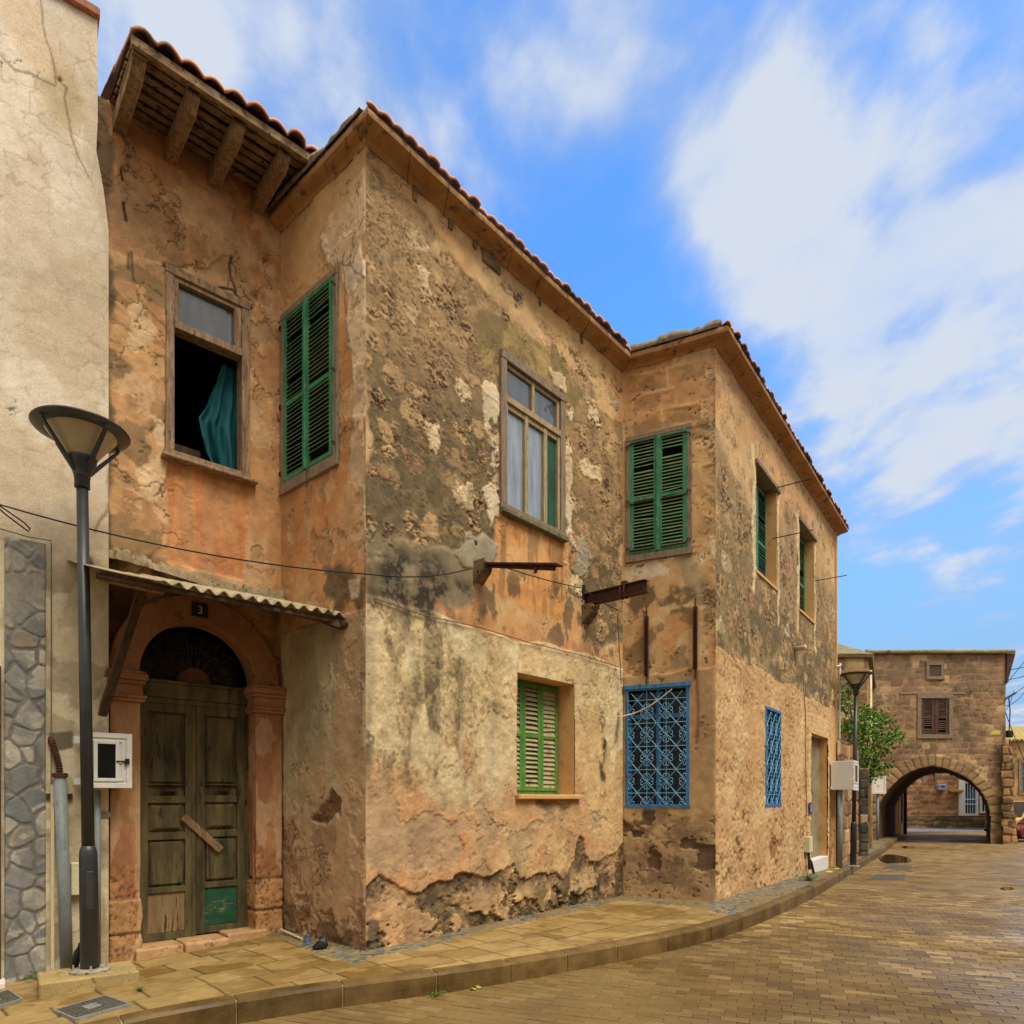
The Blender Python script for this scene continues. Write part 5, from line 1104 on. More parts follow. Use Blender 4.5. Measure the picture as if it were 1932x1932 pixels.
manhole([(-70, 1894), (16, 1870), (43, 1888), (-40, 1912)], .006, 'grey pavement cover cut by the left edge, beside the cladding', 0, panel=1)
manhole([(1634, 1659), (1652, 1650), (1712, 1651), (1708, 1661)], -KERB_H, 'dark square cover in the road, nearer the camera', 0, fm=RMAN)
manhole([(1662, 1640), (1672, 1633), (1722, 1634), (1722, 1641)], -KERB_H, 'dark cover in the road just before the large puddle', 0, fm=RMAN)

# ---------------------------------------------------------------- neighbouring house on the left
FN = Fr(NW, nN); NH = thing('neighbour_house', 'pale cracked plaster house with grey stone cladding, at the left edge', 'house', (NW[0] - 1, NW[1], 0))
n_top = FN.pix(180, 36)[1]; u_top = FN.pix(181, 36)[0]
def shearN(U, Z):
    w = ss(-1.0, -.02, U); s_ = np.interp(Z, [-.5, 6.9, 7.25, 7.6, 7.9, 12], [0, 0, -.04, -.10, u_top + .015, u_top]); return U + w * s_
def paint_N(U, Z):
    p = Paint(FN, U, Z, V(210, 192, 166)); f = fbm(U * .9, Z * .7, 300, 5)
    p.lay(ss(.42, .62, f), V(200, 178, 148), .8); p.lay(ss(.52, .7, fbm(U * 1.6, Z * 1.3, 301, 6)), V(180, 164, 138), .7); p.lay(ss(.58, .72, fbm(U * 2.2, Z * 1.4, 302, 6)), V(222, 208, 188), .7)
    p.lay(ss(.55, .7, fbm(U * 3.2, Z * .7, 303)), V(198, 174, 146), .5)
    f1, f2, r = cells(U * 4.2 + fbm(U * 3, Z * 3, 304) * .9, Z * 4.2 + fbm(U * 3, Z * 3, 305) * .9, 306, .9)
    cr = ss(.075, .03, f2 - f1) * (.35 + .65 * ss(.35, .6, fbm(U * 1.1, Z * .9, 312))) * ss(3.6, 4.2, Z); p.lay(cr, V(150, 112, 72), .38); p.disp -= cr * .0012
    p.lay(p.poly([(20, -20), (95, 30), (125, 150), (110, 160), (60, 120), (20, 60)], .03, .12, 2.5, 308), V(214, 182, 140), .5)
    p.lay(p.poly([(70, 150), (160, 120), (182, 250), (120, 240)], .08, .15, 2, 309), V(186, 162, 118), .7)
    for q in ([(88, 0), (92, 60), (112, 120), (118, 160)], [(118, 150), (140, 170), (150, 260), (175, 330)], [(0, 100), (40, 140), (80, 150), (118, 165)], [(205, 880), (200, 950), (185, 1000)]): p.lay(p.line(q, .008, .013, .05, 3, 310), V(120, 92, 64), .9)
    h = p.poly([(116, 142), (135, 150), (142, 168), (125, 165)], .01, .04, 6, 311); p.lay(h, V(132, 98, 66)); p.disp -= h * .02
    lo = ss(3.9, 3.3, Z + (f - .5)); p.lay(lo, V(226, 208, 166), .6); pe = ss(.5, .54, fbm(U * 2.4, Z * 2, 312, 6)) * lo; p.lay(pe, V(204, 186, 150), .8); p.disp -= pe * .006; p.lay(lo * ss(.6, .64, fbm(U * 2.2, Z * 2.2, 313, 6)), V(178, 160, 128), .8)
    p.lay(p.poly([(96, 1385), (135, 1380), (138, 1412), (105, 1418)], .012, .03, 6, 314), V(120, 108, 86))
    so = p.poly([(142, 1040), (205, 1050), (210, 1075), (150, 1072)], .04, .08, 4, 315); p.lay(so * ss(.35, .55, fbm(U * 6, Z * 6, 316)), V(62, 56, 40), .9)
    ls = p.poly([(182, 1050), (212, 1050), (212, 1400), (196, 1380), (192, 1200)], .02, .06, 3, 317); p.lay(ls, V(204, 184, 148), .6)
    p.lay(p.poly([(185, 1600), (210, 1590), (212, 1815), (180, 1815)], .05, .1, 3, 318) * ss(.4, .6, fbm(U * 3, Z * 3, 319)), V(150, 134, 104), .8)
    p.cracks(1.0, 320, .006, .45); p.grain(.1, 7); return p
wall('wall', FN, -4.2, 0, -.5, n_top, .013, paint_N, ST, NH, shear=shearN)
# side return, stepping back to the ochre wall
zz = np.linspace(-.5, n_top, 260); dd = np.linspace(0, -.9, 40); DD, ZZ = np.meshgrid(dd, zz); UU = shearN(np.zeros(DD.shape), ZZ) + .0 * DD + (fbm(DD * 4, ZZ * 4, 330) - .5) * .012
np_mesh('wall', FN.pts(UU, DD, ZZ).reshape(-1, 3), grid_faces(*DD.shape), ST, NH, (lerp(V(198, 176, 138), V(160, 140, 108), ss(.4, .6, fbm(DD * 3, ZZ * 2, 331)))).reshape(-1, 3))['label'] = 'narrow side return against the ochre wall'
m = MB(); fr = Fr(FN.pt(-4.2, 0, 0)[:2], -FN.n[:2]); m.box(fr, 0, 6, -.1, .1, -.4, n_top); fr2 = Fr(FN.pt(-4.2, -6, 0)[:2], FN.u[:2]); m.box(fr2, 0, 4.4, -.1, .1, -.4, n_top - .01); fr3 = Fr(FN.pt(-.25, 0, 0)[:2], -FN.n[:2]); m.box(fr3, .8, 6, -.05, .05, -.4, n_top - .02); m.box(FN, -4.1, -.25, -5.9, -.05, n_top - .15, n_top - .03); m.build('rear_wall', PLAST, NH)
m = MB(); m.box(FN, -4.3, u_top + .03, -.6, .05, n_top, n_top + .09); m.build('coping', worn('red_brown_coping', lin(132, 84, 60), lin(164, 112, 82), lin(96, 74, 58), 4, .85, None, 30, .6, .006), NH, bevel=.012)
# crazy stone cladding panel
ca, cb = FN.pix(5, 1500, .04)[0], FN.pix(92, 1500, .04)[0]; cz = FN.pix(50, 1014, .04)[1]
us = np.arange(ca, cb, .009); zs = np.arange(-.25, cz, .009); U, Z = np.meshgrid(us, zs); w1, w2 = fbm(U * 2.6, Z * 2.6, 340, 4) * .5, fbm(U * 2.6, Z * 2.6, 341, 4) * .5
f1, f2, r = cells(U / .175 + w1, Z / .205 + w2, 342, .95); jt = ss(.17, .08, (f2 - f1) + (fbm(U * 9, Z * 9, 343, 4) - .5) * .16); r2 = (r * 9.7) % 1
c = lerp(V(112, 112, 108), V(168, 160, 144), r2); c = np.where((((r * 5.1) % 1) > .8)[..., None], V(150, 136, 112), c); c = lerp(c, V(112, 114, 114), ss(.4, .62, fbm(U * 5, Z * 5, 344, 6)) * .7); c = lerp(c, V(190, 182, 160), ss(.6, .7, fbm(U * 4, Z * 6, 345, 6)) * .6); c = lerp(c, V(160, 120, 84), ss(.49, .5, fbm(U * 1.5, Z * 3.5, 346, 6)) * ss(.515, .5, fbm(U * 1.5, Z * 3.5, 346, 6)) * .7)
hi_ = ss(cz - 1.0, cz - .6, Z + (fbm(U * 2, Z * 2, 347) - .5) * .5); jc = lerp(V(112, 108, 98), V(140, 134, 120), hi_); cover = np.clip(jt + hi_ * ss(.26, .34, fbm(U * 2.2, Z * 2.2, 348)), 0, 1)
c = lerp(c, jc, cover); c = c * (.8 + .4 * fbm(U * 14, Z * 14, 349, 5, .65))[..., None]
D = .038 + .009 * (1 - cover) * (1 + .5 * (fbm(U * 6, Z * 6, 350, 4) - .5)) ; eg = np.minimum(np.minimum(U - us[0], us[-1] - U), zs[-1] - Z); D = np.where(eg < .0095, -.02, D)
np_mesh('stone_cladding', FN.pts(U, D, Z).reshape(-1, 3), grid_faces(*U.shape), CLAD, NH, c.reshape(-1, 3))
m = MB(); m.tube([FN.pt(ca - .02, .05, cz + .03), FN.pt((ca + cb) / 2, .05, cz + .005), FN.pt(cb + .02, .045, cz + .01)], .006, 5); m.tube([FN.pt(cb + .02, .02, z) for z in (cz, cz - 1, cz - 2, .9)], .005, 5); m.build('wall_cable', worn('green_grey_cable', lin(96, 104, 84), lin(120, 124, 104)), NH)
m = MB(); m.box(FN, ca - 1.05, ca - .06, .005, .03, .05, 2.55); d_ = m.build('door', WOODD, NH); m = MB(); m.box(FN, ca - .06, ca - .01, .0, .05, -.2, 2.6); m.box(FN, ca - 1.1, ca - 1.05, .0, .05, -.2, 2.6); m.box(FN, ca - 1.1, ca - .01, .0, .05, 2.6, 2.66); m.build('door_frame', WOODD, d_); m = MB(); m.box(FN, ca - 1.15, ca + .02, 0, .22, -.3, float(gz(*FN.pt(ca, 0, 0)[:2])) + .05); m.build('step', worn('white_marble_step', lin(206, 196, 178), lin(222, 214, 198)), d_, bevel=.006)
# strip, pipes, box on that wall
x0, zt = FN.pix(99, 1480, .02); m = MB(); m.box(FN, x0 - .014, x0 + .014, .0, .03, -.06, zt); t = tag(m.build('cable_trunking', worn('rust_streaked_strip', lin(206, 190, 150), lin(214, 196, 156), lin(120, 62, 34), 3, .7, (1, 1, .25)), None), 'thin cream strip streaked with rust beside the stone cladding', 'trunking')
up_, zp = FN.pix(113, 1462, .06); ub_, _ = FN.pix(126, 1815, .06)
pt_ = thing('downpipe', 'thick grey plastic pipe rising from the lamp plinth', 'pipe', FN.pt(ub_, .07, 0))
m = MB(); m.tube([FN.pt(ub_, .07, -.08), FN.pt((ub_ + up_) / 2 + .01, .07, .6), FN.pt(up_, .07, zp)], .05, 14); m.build('pipe', PIPE, pt_, smooth=True)
m = MB(); q = [FN.pt(up_, .07, zp - .02), FN.pt(up_ - .005, .06, zp + .08), FN.pt(up_ - .03, .05, zp + .2), FN.pt(up_ - .06, .03, zp + .30), FN.pt(up_ - .07, -.02, zp + .34)]
sm = [q[0] + (q[1] - q[0]) * t for t in np.linspace(0, 1, 10)] + [q[1] + (q[2] - q[1]) * t for t in np.linspace(0, 1, 14)[1:]] + [q[2] + (q[3] - q[2]) * t for t in np.linspace(0, 1, 12)[1:]] + [q[4]]
m.tube(sm, [.030 if i % 2 else .022 for i in range(len(sm))], 8); m.tube([FN.pt(up_, .07, zp - .02), FN.pt(up_, .07, zp + .015)], .062, 12); m.build('flexible_hose', RUST, pt_)
m = MB(); m.box(FN, up_ - .10, up_ + .10, .0, .022, zp - .22, zp - .17); m.build('bracket', IRON, pt_)
u_, _ = FN.pix(184, 1600, .05); m = MB(); _, zq = FN.pix(184, 1490, .05); m.tube([FN.pt(u_, .05, -.1), FN.pt(u_, .05, zq)], .028, 10); pc_ = tag(m.build('conduit', PIPE, None, smooth=True), 'slim grey conduit behind the lamp post, running up to the white cabinet', 'pipe')
m = MB(); m.box(FN, u_ - .12, u_ + .11, .0, .014, zq - .26, zq - .21); m.build('bracket', STEEL, pc_)
u_, z_ = FN.pix(146, 1658, .05); m = MB(); m.box(FN, u_ - .05, u_ + .09, 0, .07, z_ - .15, z_ + .15); tag(m.build('junction_box', BEIGEP, None, bevel=.008), 'small beige box half hidden by the near lamp post', 'junction box')
# overhead wire along the facades
def cable(name, P, r, mat, label, sag=0, cat='cable', group=None):
    m = MB(); m.tube(P, r, 5); return tag(m.build(name, mat, None), label, cat, group)
def span(a, b, sag, n=14): return [np.array(a) * (1 - t) + np.array(b) * t - np.array([0, 0, sag * 4 * t * (1 - t)]) for t in np.linspace(0, 1, n)]
p1 = FN.pt(*[(lambda q: (q[0], .12, q[1]))(FN.pix(-8, 950, .12))][0]); p1b = FN.pt(-2.4, .3, p1[2] + .15)
p2 = FM.pt(.03, .10, FM.pix(692, 1080, .1)[1]); q = FM.pix(888, 1073, .1); p3 = FM.pt(q[0], .10, q[1])
P = span(p1b, p1, 0, 3) + span(p1, p2, .10)[1:] + span(p2, p3, .05)[1:]
cable('overhead_wire', P, .0075, CABLE, 'black wire sagging across the ochre walls to the left corbel', cat='wire')
q = FN.pix(38, 972, .12); a = FN.pt(q[0], .12, q[1]); m = MB(); m.tube([a + FN.u * x + np.array([0, 0, z]) for x, z in ((-.22, .09), (-.1, .02), (.03, -.06), (.07, -.1), (.06, -.13), (.0, -.09), (-.1, -.02), (-.2, .06))], .007, 5); tag(m.build('wire_loop', CABLE, None), 'twisted loop of black wire on the pale plaster wall', 'wire')
q1, q2 = FM.pix(945, 1068, .12), FM.pix(1100, 1110, .10); a = FM.pt(q1[0], .12, q1[1]); b = FM.pt(q2[0], .1, q2[1]); c_ = FM.pt(FM.pix(1165, 1150, .3)[0], .3, FM.pix(1165, 1150, .3)[1])
cable('overhead_wire', span(a, b, .02) + span(b, c_, .03)[1:], .007, CABLE, 'black wire between the two corbels, tied to the rusty beam', cat='wire')
q1, q2 = FM.pix(1165, 1158, .25), FM.pix(1172, 1292, .05); a = FM.pt(q1[0], .25, q1[1]); b = FM.pt(q2[0], .05, q2[1]); cable('hanging_wire', [a, a * .5 + b * .5 + FM.u * .0, b], .006, CABLE, 'thin wire hanging down the corner from the rusty beam', cat='wire')
qs = [(706, 1131), (800, 1160), (900, 1184), (1000, 1212), (1090, 1236), (1166, 1257)]; P = []
for k, (x, y) in enumerate(qs): u, z = FM.pix(x, y, .03); P.append(FM.pt(u, .035 + .008 * (k % 2), z + .01 * (-1) ** k))
cable('wall_cable', P, .006, worn('brown_cable', lin(104, 78, 54), lin(130, 100, 70)), 'thin brown cable along the plaster step of the main facade', cat='cable')
a = FM.pix(1062, 1315, -.2); a = FM.pt(a[0], -.18, a[1]); q = FM.pix(1100, 1335, .06); b = FM.pt(q[0], .06, q[1]); q = F2.pix(1188, 1348, .1); c_ = F2.pt(q[0], .10, q[1]); q = F2.pix(1268, 1300, .06); e_ = F2.pt(q[0], .06, q[1])
def spline(P, n=8):
    P = [np.array(p) for p in P]; out = []
    for i in range(len(P) - 1):
        p0, p1, p2, p3 = P[max(i - 1, 0)], P[i], P[i + 1], P[min(i + 2, len(P) - 1)]
        for t in np.linspace(0, 1, n, endpoint=False): out.append(.5 * (2 * p1 + (p2 - p0) * t + (2 * p0 - 5 * p1 + 4 * p2 - p3) * t * t + (3 * p1 - p0 - 3 * p2 + p3) * t ** 3))
    return out + [P[-1]]
cable('cream_cable', spline([a, b, (b + c_) / 2 + np.array([.0, -.0, -.07]), c_, (c_ * .5 + e_ * .5) + np.array([0, 0, -.05]), e_]), .008, CABW, 'cream cable slung from the recessed window to the blue grille', cat='cable')
qs = [(1514, 1270), (1516, 1310), (1519, 1355), (1519, 1420), (1520, 1480), (1521, 1540)]; P = []
for k, (x, y) in enumerate(qs): u, z = FS.pix(x, y, .03); P.append(FS.pt(u, .04, z))
cable('wall_cable', spline(P, 4), .012, worn('pinkish_cable', lin(150, 110, 80), lin(170, 130, 96)), 'brown cable dropping to the beige box by the blocked doorway', cat='cable')
u, z = FS.pix(1523, 1607, .06); u1_, z1_ = FS.pix(1525, 1598, .06); ub_, zb_ = FS.pix(1538, 1654, .06); ub_, zb_ = u + .12, FS.pix(1530, 1660)[1]
uj, zj = FS.pix(1525, 1594, .05)
m = MB(); m.box(FS, uj - .13, uj + .13, 0, .11, zj - .15, zj + .17); jb = tag(m.build('junction_box', BEIGEP, None, bevel=.01), 'beige box on the street wall left of the blocked doorway', 'junction box')
gk2 = float(gz(*FS.pt(uj, 0, 0)[:2])); P = spline([FS.pt(uj - .02, .06, zj - .15), FS.pt(uj - .05, .08, zj - .5), FS.pt(uj + .0, .09, gk2 + .3), FS.pt(uj + .22, .12, gk2 - .05)], 5)
cable('drain_hose', P, .028, CABLE, 'thick black hose curving from the beige box to the ground', cat='hose')
uw, zt = FS.pix(1578, 1240, .05); u = WS - .10; m = MB(); zb = EYE + (HY - 1395) / F * 16.4; zt = EYE + (HY - 1262) / F * 16.4
m.tube(spline([FS.pt(u - .08, .02, zt + .05), FS.pt(u, .08, zt + .07), FS.pt(u + .02, .07, zt - .05), FS.pt(u + .02, .06, zb - .3)], 5), .022, 8); tag(m.build('white_conduit', WHITEP, None, smooth=True), 'slim white conduit at the far corner of the house', 'pipe')

# ---------------------------------------------------------------- street lamps
def lamp(loc, label, plinth):
    x, y, z = loc; t = thing('street_lamp', label, 'street lamp', loc, 'grey street lamps with bowl heads'); c = np.array(loc)
    lean = np.array([-.0162, 0, 0])
    def sh(m): m.v = [tuple(np.array(v) + lean * (v[2] - z)) for v in m.v]; return m
    m = MB(); m.lathe(c, [(.048, .9), (.044, 4.12)], 20); sh(m).build('pole', LAMPM, t, True)
    m = MB(); m.lathe(c, [(.072, 0), (.070, .50), (.0705, .50), (.068, .96), (.064, 1.01), (.05, 1.05)], 22); sh(m).build('pole_base', LAMPM, t, True, bevel=.004)
    m = MB(); m.lathe(c, [(.15, -.012), (.15, .012), (.10, .022), (.075, .024)], 26)
    for k in range(4): a = k * math.pi / 2 + .6; m.lathe(c + [.12 * math.cos(a), .12 * math.sin(a), .01], [(.014, 0), (.014, .02), (.008, .02), (.008, .05)], 6)
    m.build('base_flange', worn('cement_spattered_flange', lin(120, 114, 98), lin(176, 166, 140), lin(70, 68, 64), 10, .85), t)
    m = MB(); m.box(Fr(c[:2], FN.u[:2]), -.022, .03, .060, .0722, z + .52, z + .84); sh(m).build('hatch', LAMPM, t, bevel=.004)
    K = .885; Hh = lambda prof: [(r * (K if zz > 4.40 else 1), 4.12 + (zz - 4.30) * K) for r, zz in prof]
    m = MB(); m.lathe(c, Hh([(.058, 4.24), (.058, 4.34), (.062, 4.34), (.062, 4.36), (.10, 4.44), (.125, 4.50), (.13, 4.53), (.04, 4.535)]), 26); sh(m).build('head_socket', LAMPM, t, True, bevel=.003)
    m = MB(); m.lathe(c, Hh([(.128, 4.525), (.18, 4.60), (.30, 4.755), (.315, 4.765)]), 40, cap=False); o = sh(m).build('diffuser', LAMPG, t, True)
    m = MB(); m.lathe(c, Hh([(.300, 4.752), (.318, 4.748), (.40, 4.775), (.412, 4.79), (.40, 4.805), (.25, 4.83), (.0, 4.845)]), 48, cap=False); m.lathe(c, Hh([(.298, 4.755), (.0, 4.757)]), 40, cap=False); sh(m).build('cap', LAMPM, t, True)
    for k in range(4):
        a = math.pi / 4 + k * math.pi / 2 + .35; r = np.array([math.cos(a), math.sin(a), 0]); fr = np.array([-r[1], r[0], 0])
        m = MB(); A = c + r * .085 * K + [0, 0, 4.12 + .11 * K]; B2 = c + r * .375 * K + [0, 0, 4.12 + .455 * K]; q = np.array([0, 0, .026]); w = .016
        m.hexa([A - fr * w - q, A + fr * w - q, A + fr * w + q, A - fr * w + q, B2 - fr * w - q * .6, B2 + fr * w - q * .6, B2 + fr * w + q * .6, B2 - fr * w + q * .6])
        m.tube([B2, B2 + [0, 0, .05]], .011, 6); sh(m).build('rib', LAMPM, t, bevel=.004)
    return t
pb = [ground_at(x, y, 0) for x, y in ((100, 1836), (160, 1866), (236, 1846), (190, 1822))]
lb = at(170, 1833, 5.78); LZ = .03
lb = np.array([(170 - CX) / F * 5.74, 5.74, 0]); gp = float(gz(lb[0], lb[1])); LZ = gp + .12
pl = FN; uL = float(np.dot(lb - FN.o, FN.u)); dLm = float(np.dot(lb - FN.o, FN.n))
L1 = lamp((lb[0], lb[1], LZ), 'near street lamp, its bowl head against the pale cracked wall', 1)
m = MB(); m.box(FN, uL - .36, uL + .34, dLm - .26, dLm + .22, gp - .15, LZ - .008); tag(m.build('lamp_plinth', CONC, None, bevel=.012), 'low concrete plinth under the near street lamp', 'plinth')
L2 = copy_tree(L1); g2 = float(gz(8.12, 16.2)); L2.location = (8.12, 16.2, g2 + .01); L2['label'] = 'far street lamp by the citrus tree, past the house corner'; L2.rotation_euler = (0, 0, 2.2)

# ---------------------------------------------------------------- meter cabinets
def cabinet(fr, u0, u1, z0, z1, d0, d1, label, glass=(.30, .66, .18, .80), latch=True, hinge=True):
    c = fr.pt((u0 + u1) / 2, (d0 + d1) / 2, z0); t = thing('meter_cabinet', label, 'meter cabinet', c, 'white meter cabinets'); w, h = u1 - u0, z1 - z0
    m = MB(); m.box(fr, u0, u1, d0, d1, z0, z1); m.build('body', WHITEP, t, bevel=.006)
    m = MB(); a, b, y0, y1 = u0 + .01 * w, u1 + .03, z0 - .012, z1 + .012; e = d1 + .001
    def rim(k, s_, d_): m.box(fr, a + k, a + k + s_, e, e + d_, y0 + k, y1 - k); m.box(fr, b - k - s_, b - k, e, e + d_, y0 + k, y1 - k); m.box(fr, a + k + s_, b - k - s_, e, e + d_, y0 + k, y0 + k + s_); m.box(fr, a + k + s_, b - k - s_, e, e + d_, y1 - k - s_, y1 - k)
    m.box(fr, a, b, e, e + .012, y0, y1); e += .0125; rim(.0, .045, .012); rim(.065, .018, .010)
    g0, g1, h0, h1 = a + (b - a) * glass[0], a + (b - a) * glass[1], y0 + (y1 - y0) * glass[2], y0 + (y1 - y0) * glass[3]
    for p, q, r_, s_ in ((g0 - .03, g0, h0 - .03, h1 + .03), (g1, g1 + .03, h0 - .03, h1 + .03), (g0, g1, h0 - .03, h0), (g0, g1, h1, h1 + .03)): m.box(fr, p, q, e, e + .014, r_, s_)
    door_ = m.build('cabinet_door', WHITEP, t, bevel=.003)
    m = MB(); m.box(fr, g0, g1, e, e + .004, h0, h1); m.build('window_pane', GLASSD, door_)
    if latch: m = MB(); zc = (h0 + h1) / 2 - .0; m.box(fr, b - .06, b - .025, e + .010, e + .035, zc - .025, zc + .025); m.box(fr, b - .13, b - .06, e + .014, e + .026, zc - .006, zc + .006); m.build('latch', BLACK, door_)
    m = MB()
    for k in (.2, .32, .55, .68): m.box(fr, a - .008, a + .012, e + .002, e + .016, y0 + (y1 - y0) * k, y0 + (y1 - y0) * (k + .07))
    m.build('hinge', WHITEP, t)
    m = MB()
    for zz_ in (z0 + .05, z1 - .05):
        m.box(fr, u0 - .05, u0, d0, d0 + .012, zz_ - .03, zz_ + .03)
    m.build('mounting_lug', WHITEP, t); return t
q0, q1 = FN.pix(172, 1484, .24), FN.pix(243, 1387, .24)
cabinet(FN, q0[0] - .07, q1[0] - .0, q0[1], q1[1], .05, .20, 'white meter cabinet with a dark glass pane, behind the near lamp post')
q0, q1 = FS.pix(1567, 1487, .02), FS.pix(1606, 1440, .5); zc0, zc1 = EYE + (HY - 1489) / F * 16.0, EYE + (HY - 1441) / F * 16.0
uc = FS.pix(1567.5, 1465, .05)[0]
cabinet(FS, uc, uc + .62, zc0 - .02, zc1 + .04, .05, .50, 'white meter cabinet on a post beside the far street lamp', glass=(.3, .8, .28, .84), latch=False)
m = MB(); q = FS.pt(uc + .12, .22, 0); gz_ = float(gz(q[0], q[1])); m.tube([np.array([q[0], q[1], gz_ - .1]), np.array([q[0], q[1], zc0])], .055, 12); tag(m.build('cabinet_post', PIPE, None, smooth=True), 'grey pipe carrying the white cabinet by the far lamp', 'pipe')
# ---------------------------------------------------------------- beyond the old house: garden wall, stone house, citrus tree, arch house
def masonry(w, h, seed, c1, c2, c3, rough=.012, jc=None, dark=None, jw=.03):
    def f(fr):
        def paint(U, Z):
            p = Paint(fr, U, Z, c1); e, r = ashlar(U, Z, w, h, seed, .03); e = e + (fbm(U * 4, Z * 4, seed + 1, 4) - .5) * .035
            p.col = lerp(lerp(c1, c2, r), c3, ss(.5, .68, fbm(U * 1.3, Z * 1.6, seed + 2, 6)) * .8); r2 = (r * 7.7) % 1
            p.lay((r2 > .82) * 1.0, c3 * .75, .7); p.lay((r2 < .1) * 1.0, V(206, 172, 120), .6)
            if dark is not None: p.lay(ss(.55, .68, fbm(U * .9, Z * 1.1, seed + 3, 6)), dark, .6)
            j = ss(jw, jw * .3, e) * ss(.3, .5, fbm(U * 1.2, Z * 1.2, seed + 4)); p.lay(j, V(160, 122, 80) if jc is None else jc, .6)
            p.disp += ss(0, jw * 1.4, e) * rough + (r - .5) * rough * .8; p.pits(4, seed + 5, .66, np.ones(U.shape), .015); p.grain(.22, 3, seed + 6); return p
        return paint
    return f
C1, C2, C3 = V(168, 128, 84), V(148, 110, 72), V(130, 98, 64)
# garden wall
gw = thing('garden_wall', 'high wall of brown stone blocks behind the far lamp', 'wall', (8.6, 17.4, -.12))
FG = Fr((7.72, 16.15), (9.62 - 7.72, 18.95 - 16.15)); LG = float(np.hypot(9.62 - 7.72, 18.95 - 16.15))
mp = masonry(.55, .36, 400, V(172, 126, 80), V(150, 108, 68), V(122, 90, 58), .03, V(96, 70, 46), None, .025)
wall('wall', FG, 0, LG, -.4, 2.95, .03, mp(FG), STF, gw)
m = MB(); m.box(FG, 0, LG, -.45, -.03, -.4, 2.9); m.build('core', PLAST, gw)
FGe = Fr(FG.pt(LG, 0, 0)[:2], -FG.n[:2]); 
gp_ = thing('gate_pillar', 'dark grey stone gate pillar past the garden wall', 'pillar', (10.05, 19.4, -.13)); FP = Fr((9.86, 19.3), (1, .12))
wall('shaft', FP, 0, .27, -.4, 2.32, .025, masonry(.4, .26, 410, V(96, 88, 76), V(78, 72, 64), V(60, 56, 50), .03, V(56, 50, 42), None, .02)(FP), STF, gp_)
FP2 = Fr(FP.pt(.27, 0, 0)[:2], -FP.n[:2]); wall('shaft_side', FP2, 0, .5, -.4, 2.32, .03, masonry(.4, .26, 411, V(150, 114, 76), V(126, 96, 64), V(90, 74, 54), .03, None, None, .02)(FP2), STF, gp_)
m = MB(); m.box(FP, -.02, .29, -.5, .02, 2.32, 2.38); m.build('cap_stone', CORBEL, gp_, bevel=.015)
# stone house between garden and arch
sh_ = thing('stone_house', 'tall brown stone house behind the citrus tree', 'house', (11, 22.6, -.15)); FH = Fr((7.5, 22.3), (4.25, .2)); LH = float(np.hypot(4.25, .2))
zr = EYE + (HY - 1238) / F * 22.4
ms = masonry(.62, .34, 420, C1, C2, C3, .02, V(190, 148, 98))
wall('wall', FH, 0, LH, -.4, zr, .045, ms(FH), STF, sh_)
FH2 = Fr(FH.pt(LH, 0, 0)[:2], np.array([15.2, 28.72]) - FH.pt(LH, 0, 0)[:2]); LH2 = float(np.linalg.norm(np.array([15.2, 28.72]) - FH.pt(LH, 0, 0)[:2]))
wall('wall', FH2, 0, LH2, -.4, zr, .06, masonry(.6, .34, 421, V(200, 156, 104), V(178, 136, 88), C2, .02, V(210, 170, 116))(FH2), STF, sh_)
m = MB(); a, b = FH.pt(0, .12, 0)[:2], FH.pt(LH + .12, .12, 0)[:2]; c_ = FH2.pt(LH2, .15, 0)[:2]; e_ = np.array([8, 30])
zt2 = zr + .38; mid_ = (np.array(b) + c_) / 2 + np.array([-2, 1.2])
m.add([(a[0], a[1], zr), (b[0], b[1], zr + .02), (c_[0], c_[1], zr + .02), (e_[0], e_[1], zr), (9.5, 25.5, zt2 + .9), (11.4, 25.5, zt2 + .9)], [(0, 1, 5, 4), (1, 2, 5), (2, 3, 4, 5), (3, 0, 4)])
o = m.build('roof', worn('mossy_tile_roof', lin(128, 116, 80), lin(150, 132, 92), lin(100, 80, 60), 3, .9, None, 12, .8, .03), sh_, solid=.12)
ux = .05; m = MB(); zq = EYE + (HY - 1262) / F * 22.6
m.tube([FH2.pt(.45, .08, -.2), FH2.pt(.45, .08, zq)], .05, 8); tag(m.build('drainpipe', CREAMP, None, smooth=True), 'cream drainpipe at the corner of the tall stone house', 'pipe')
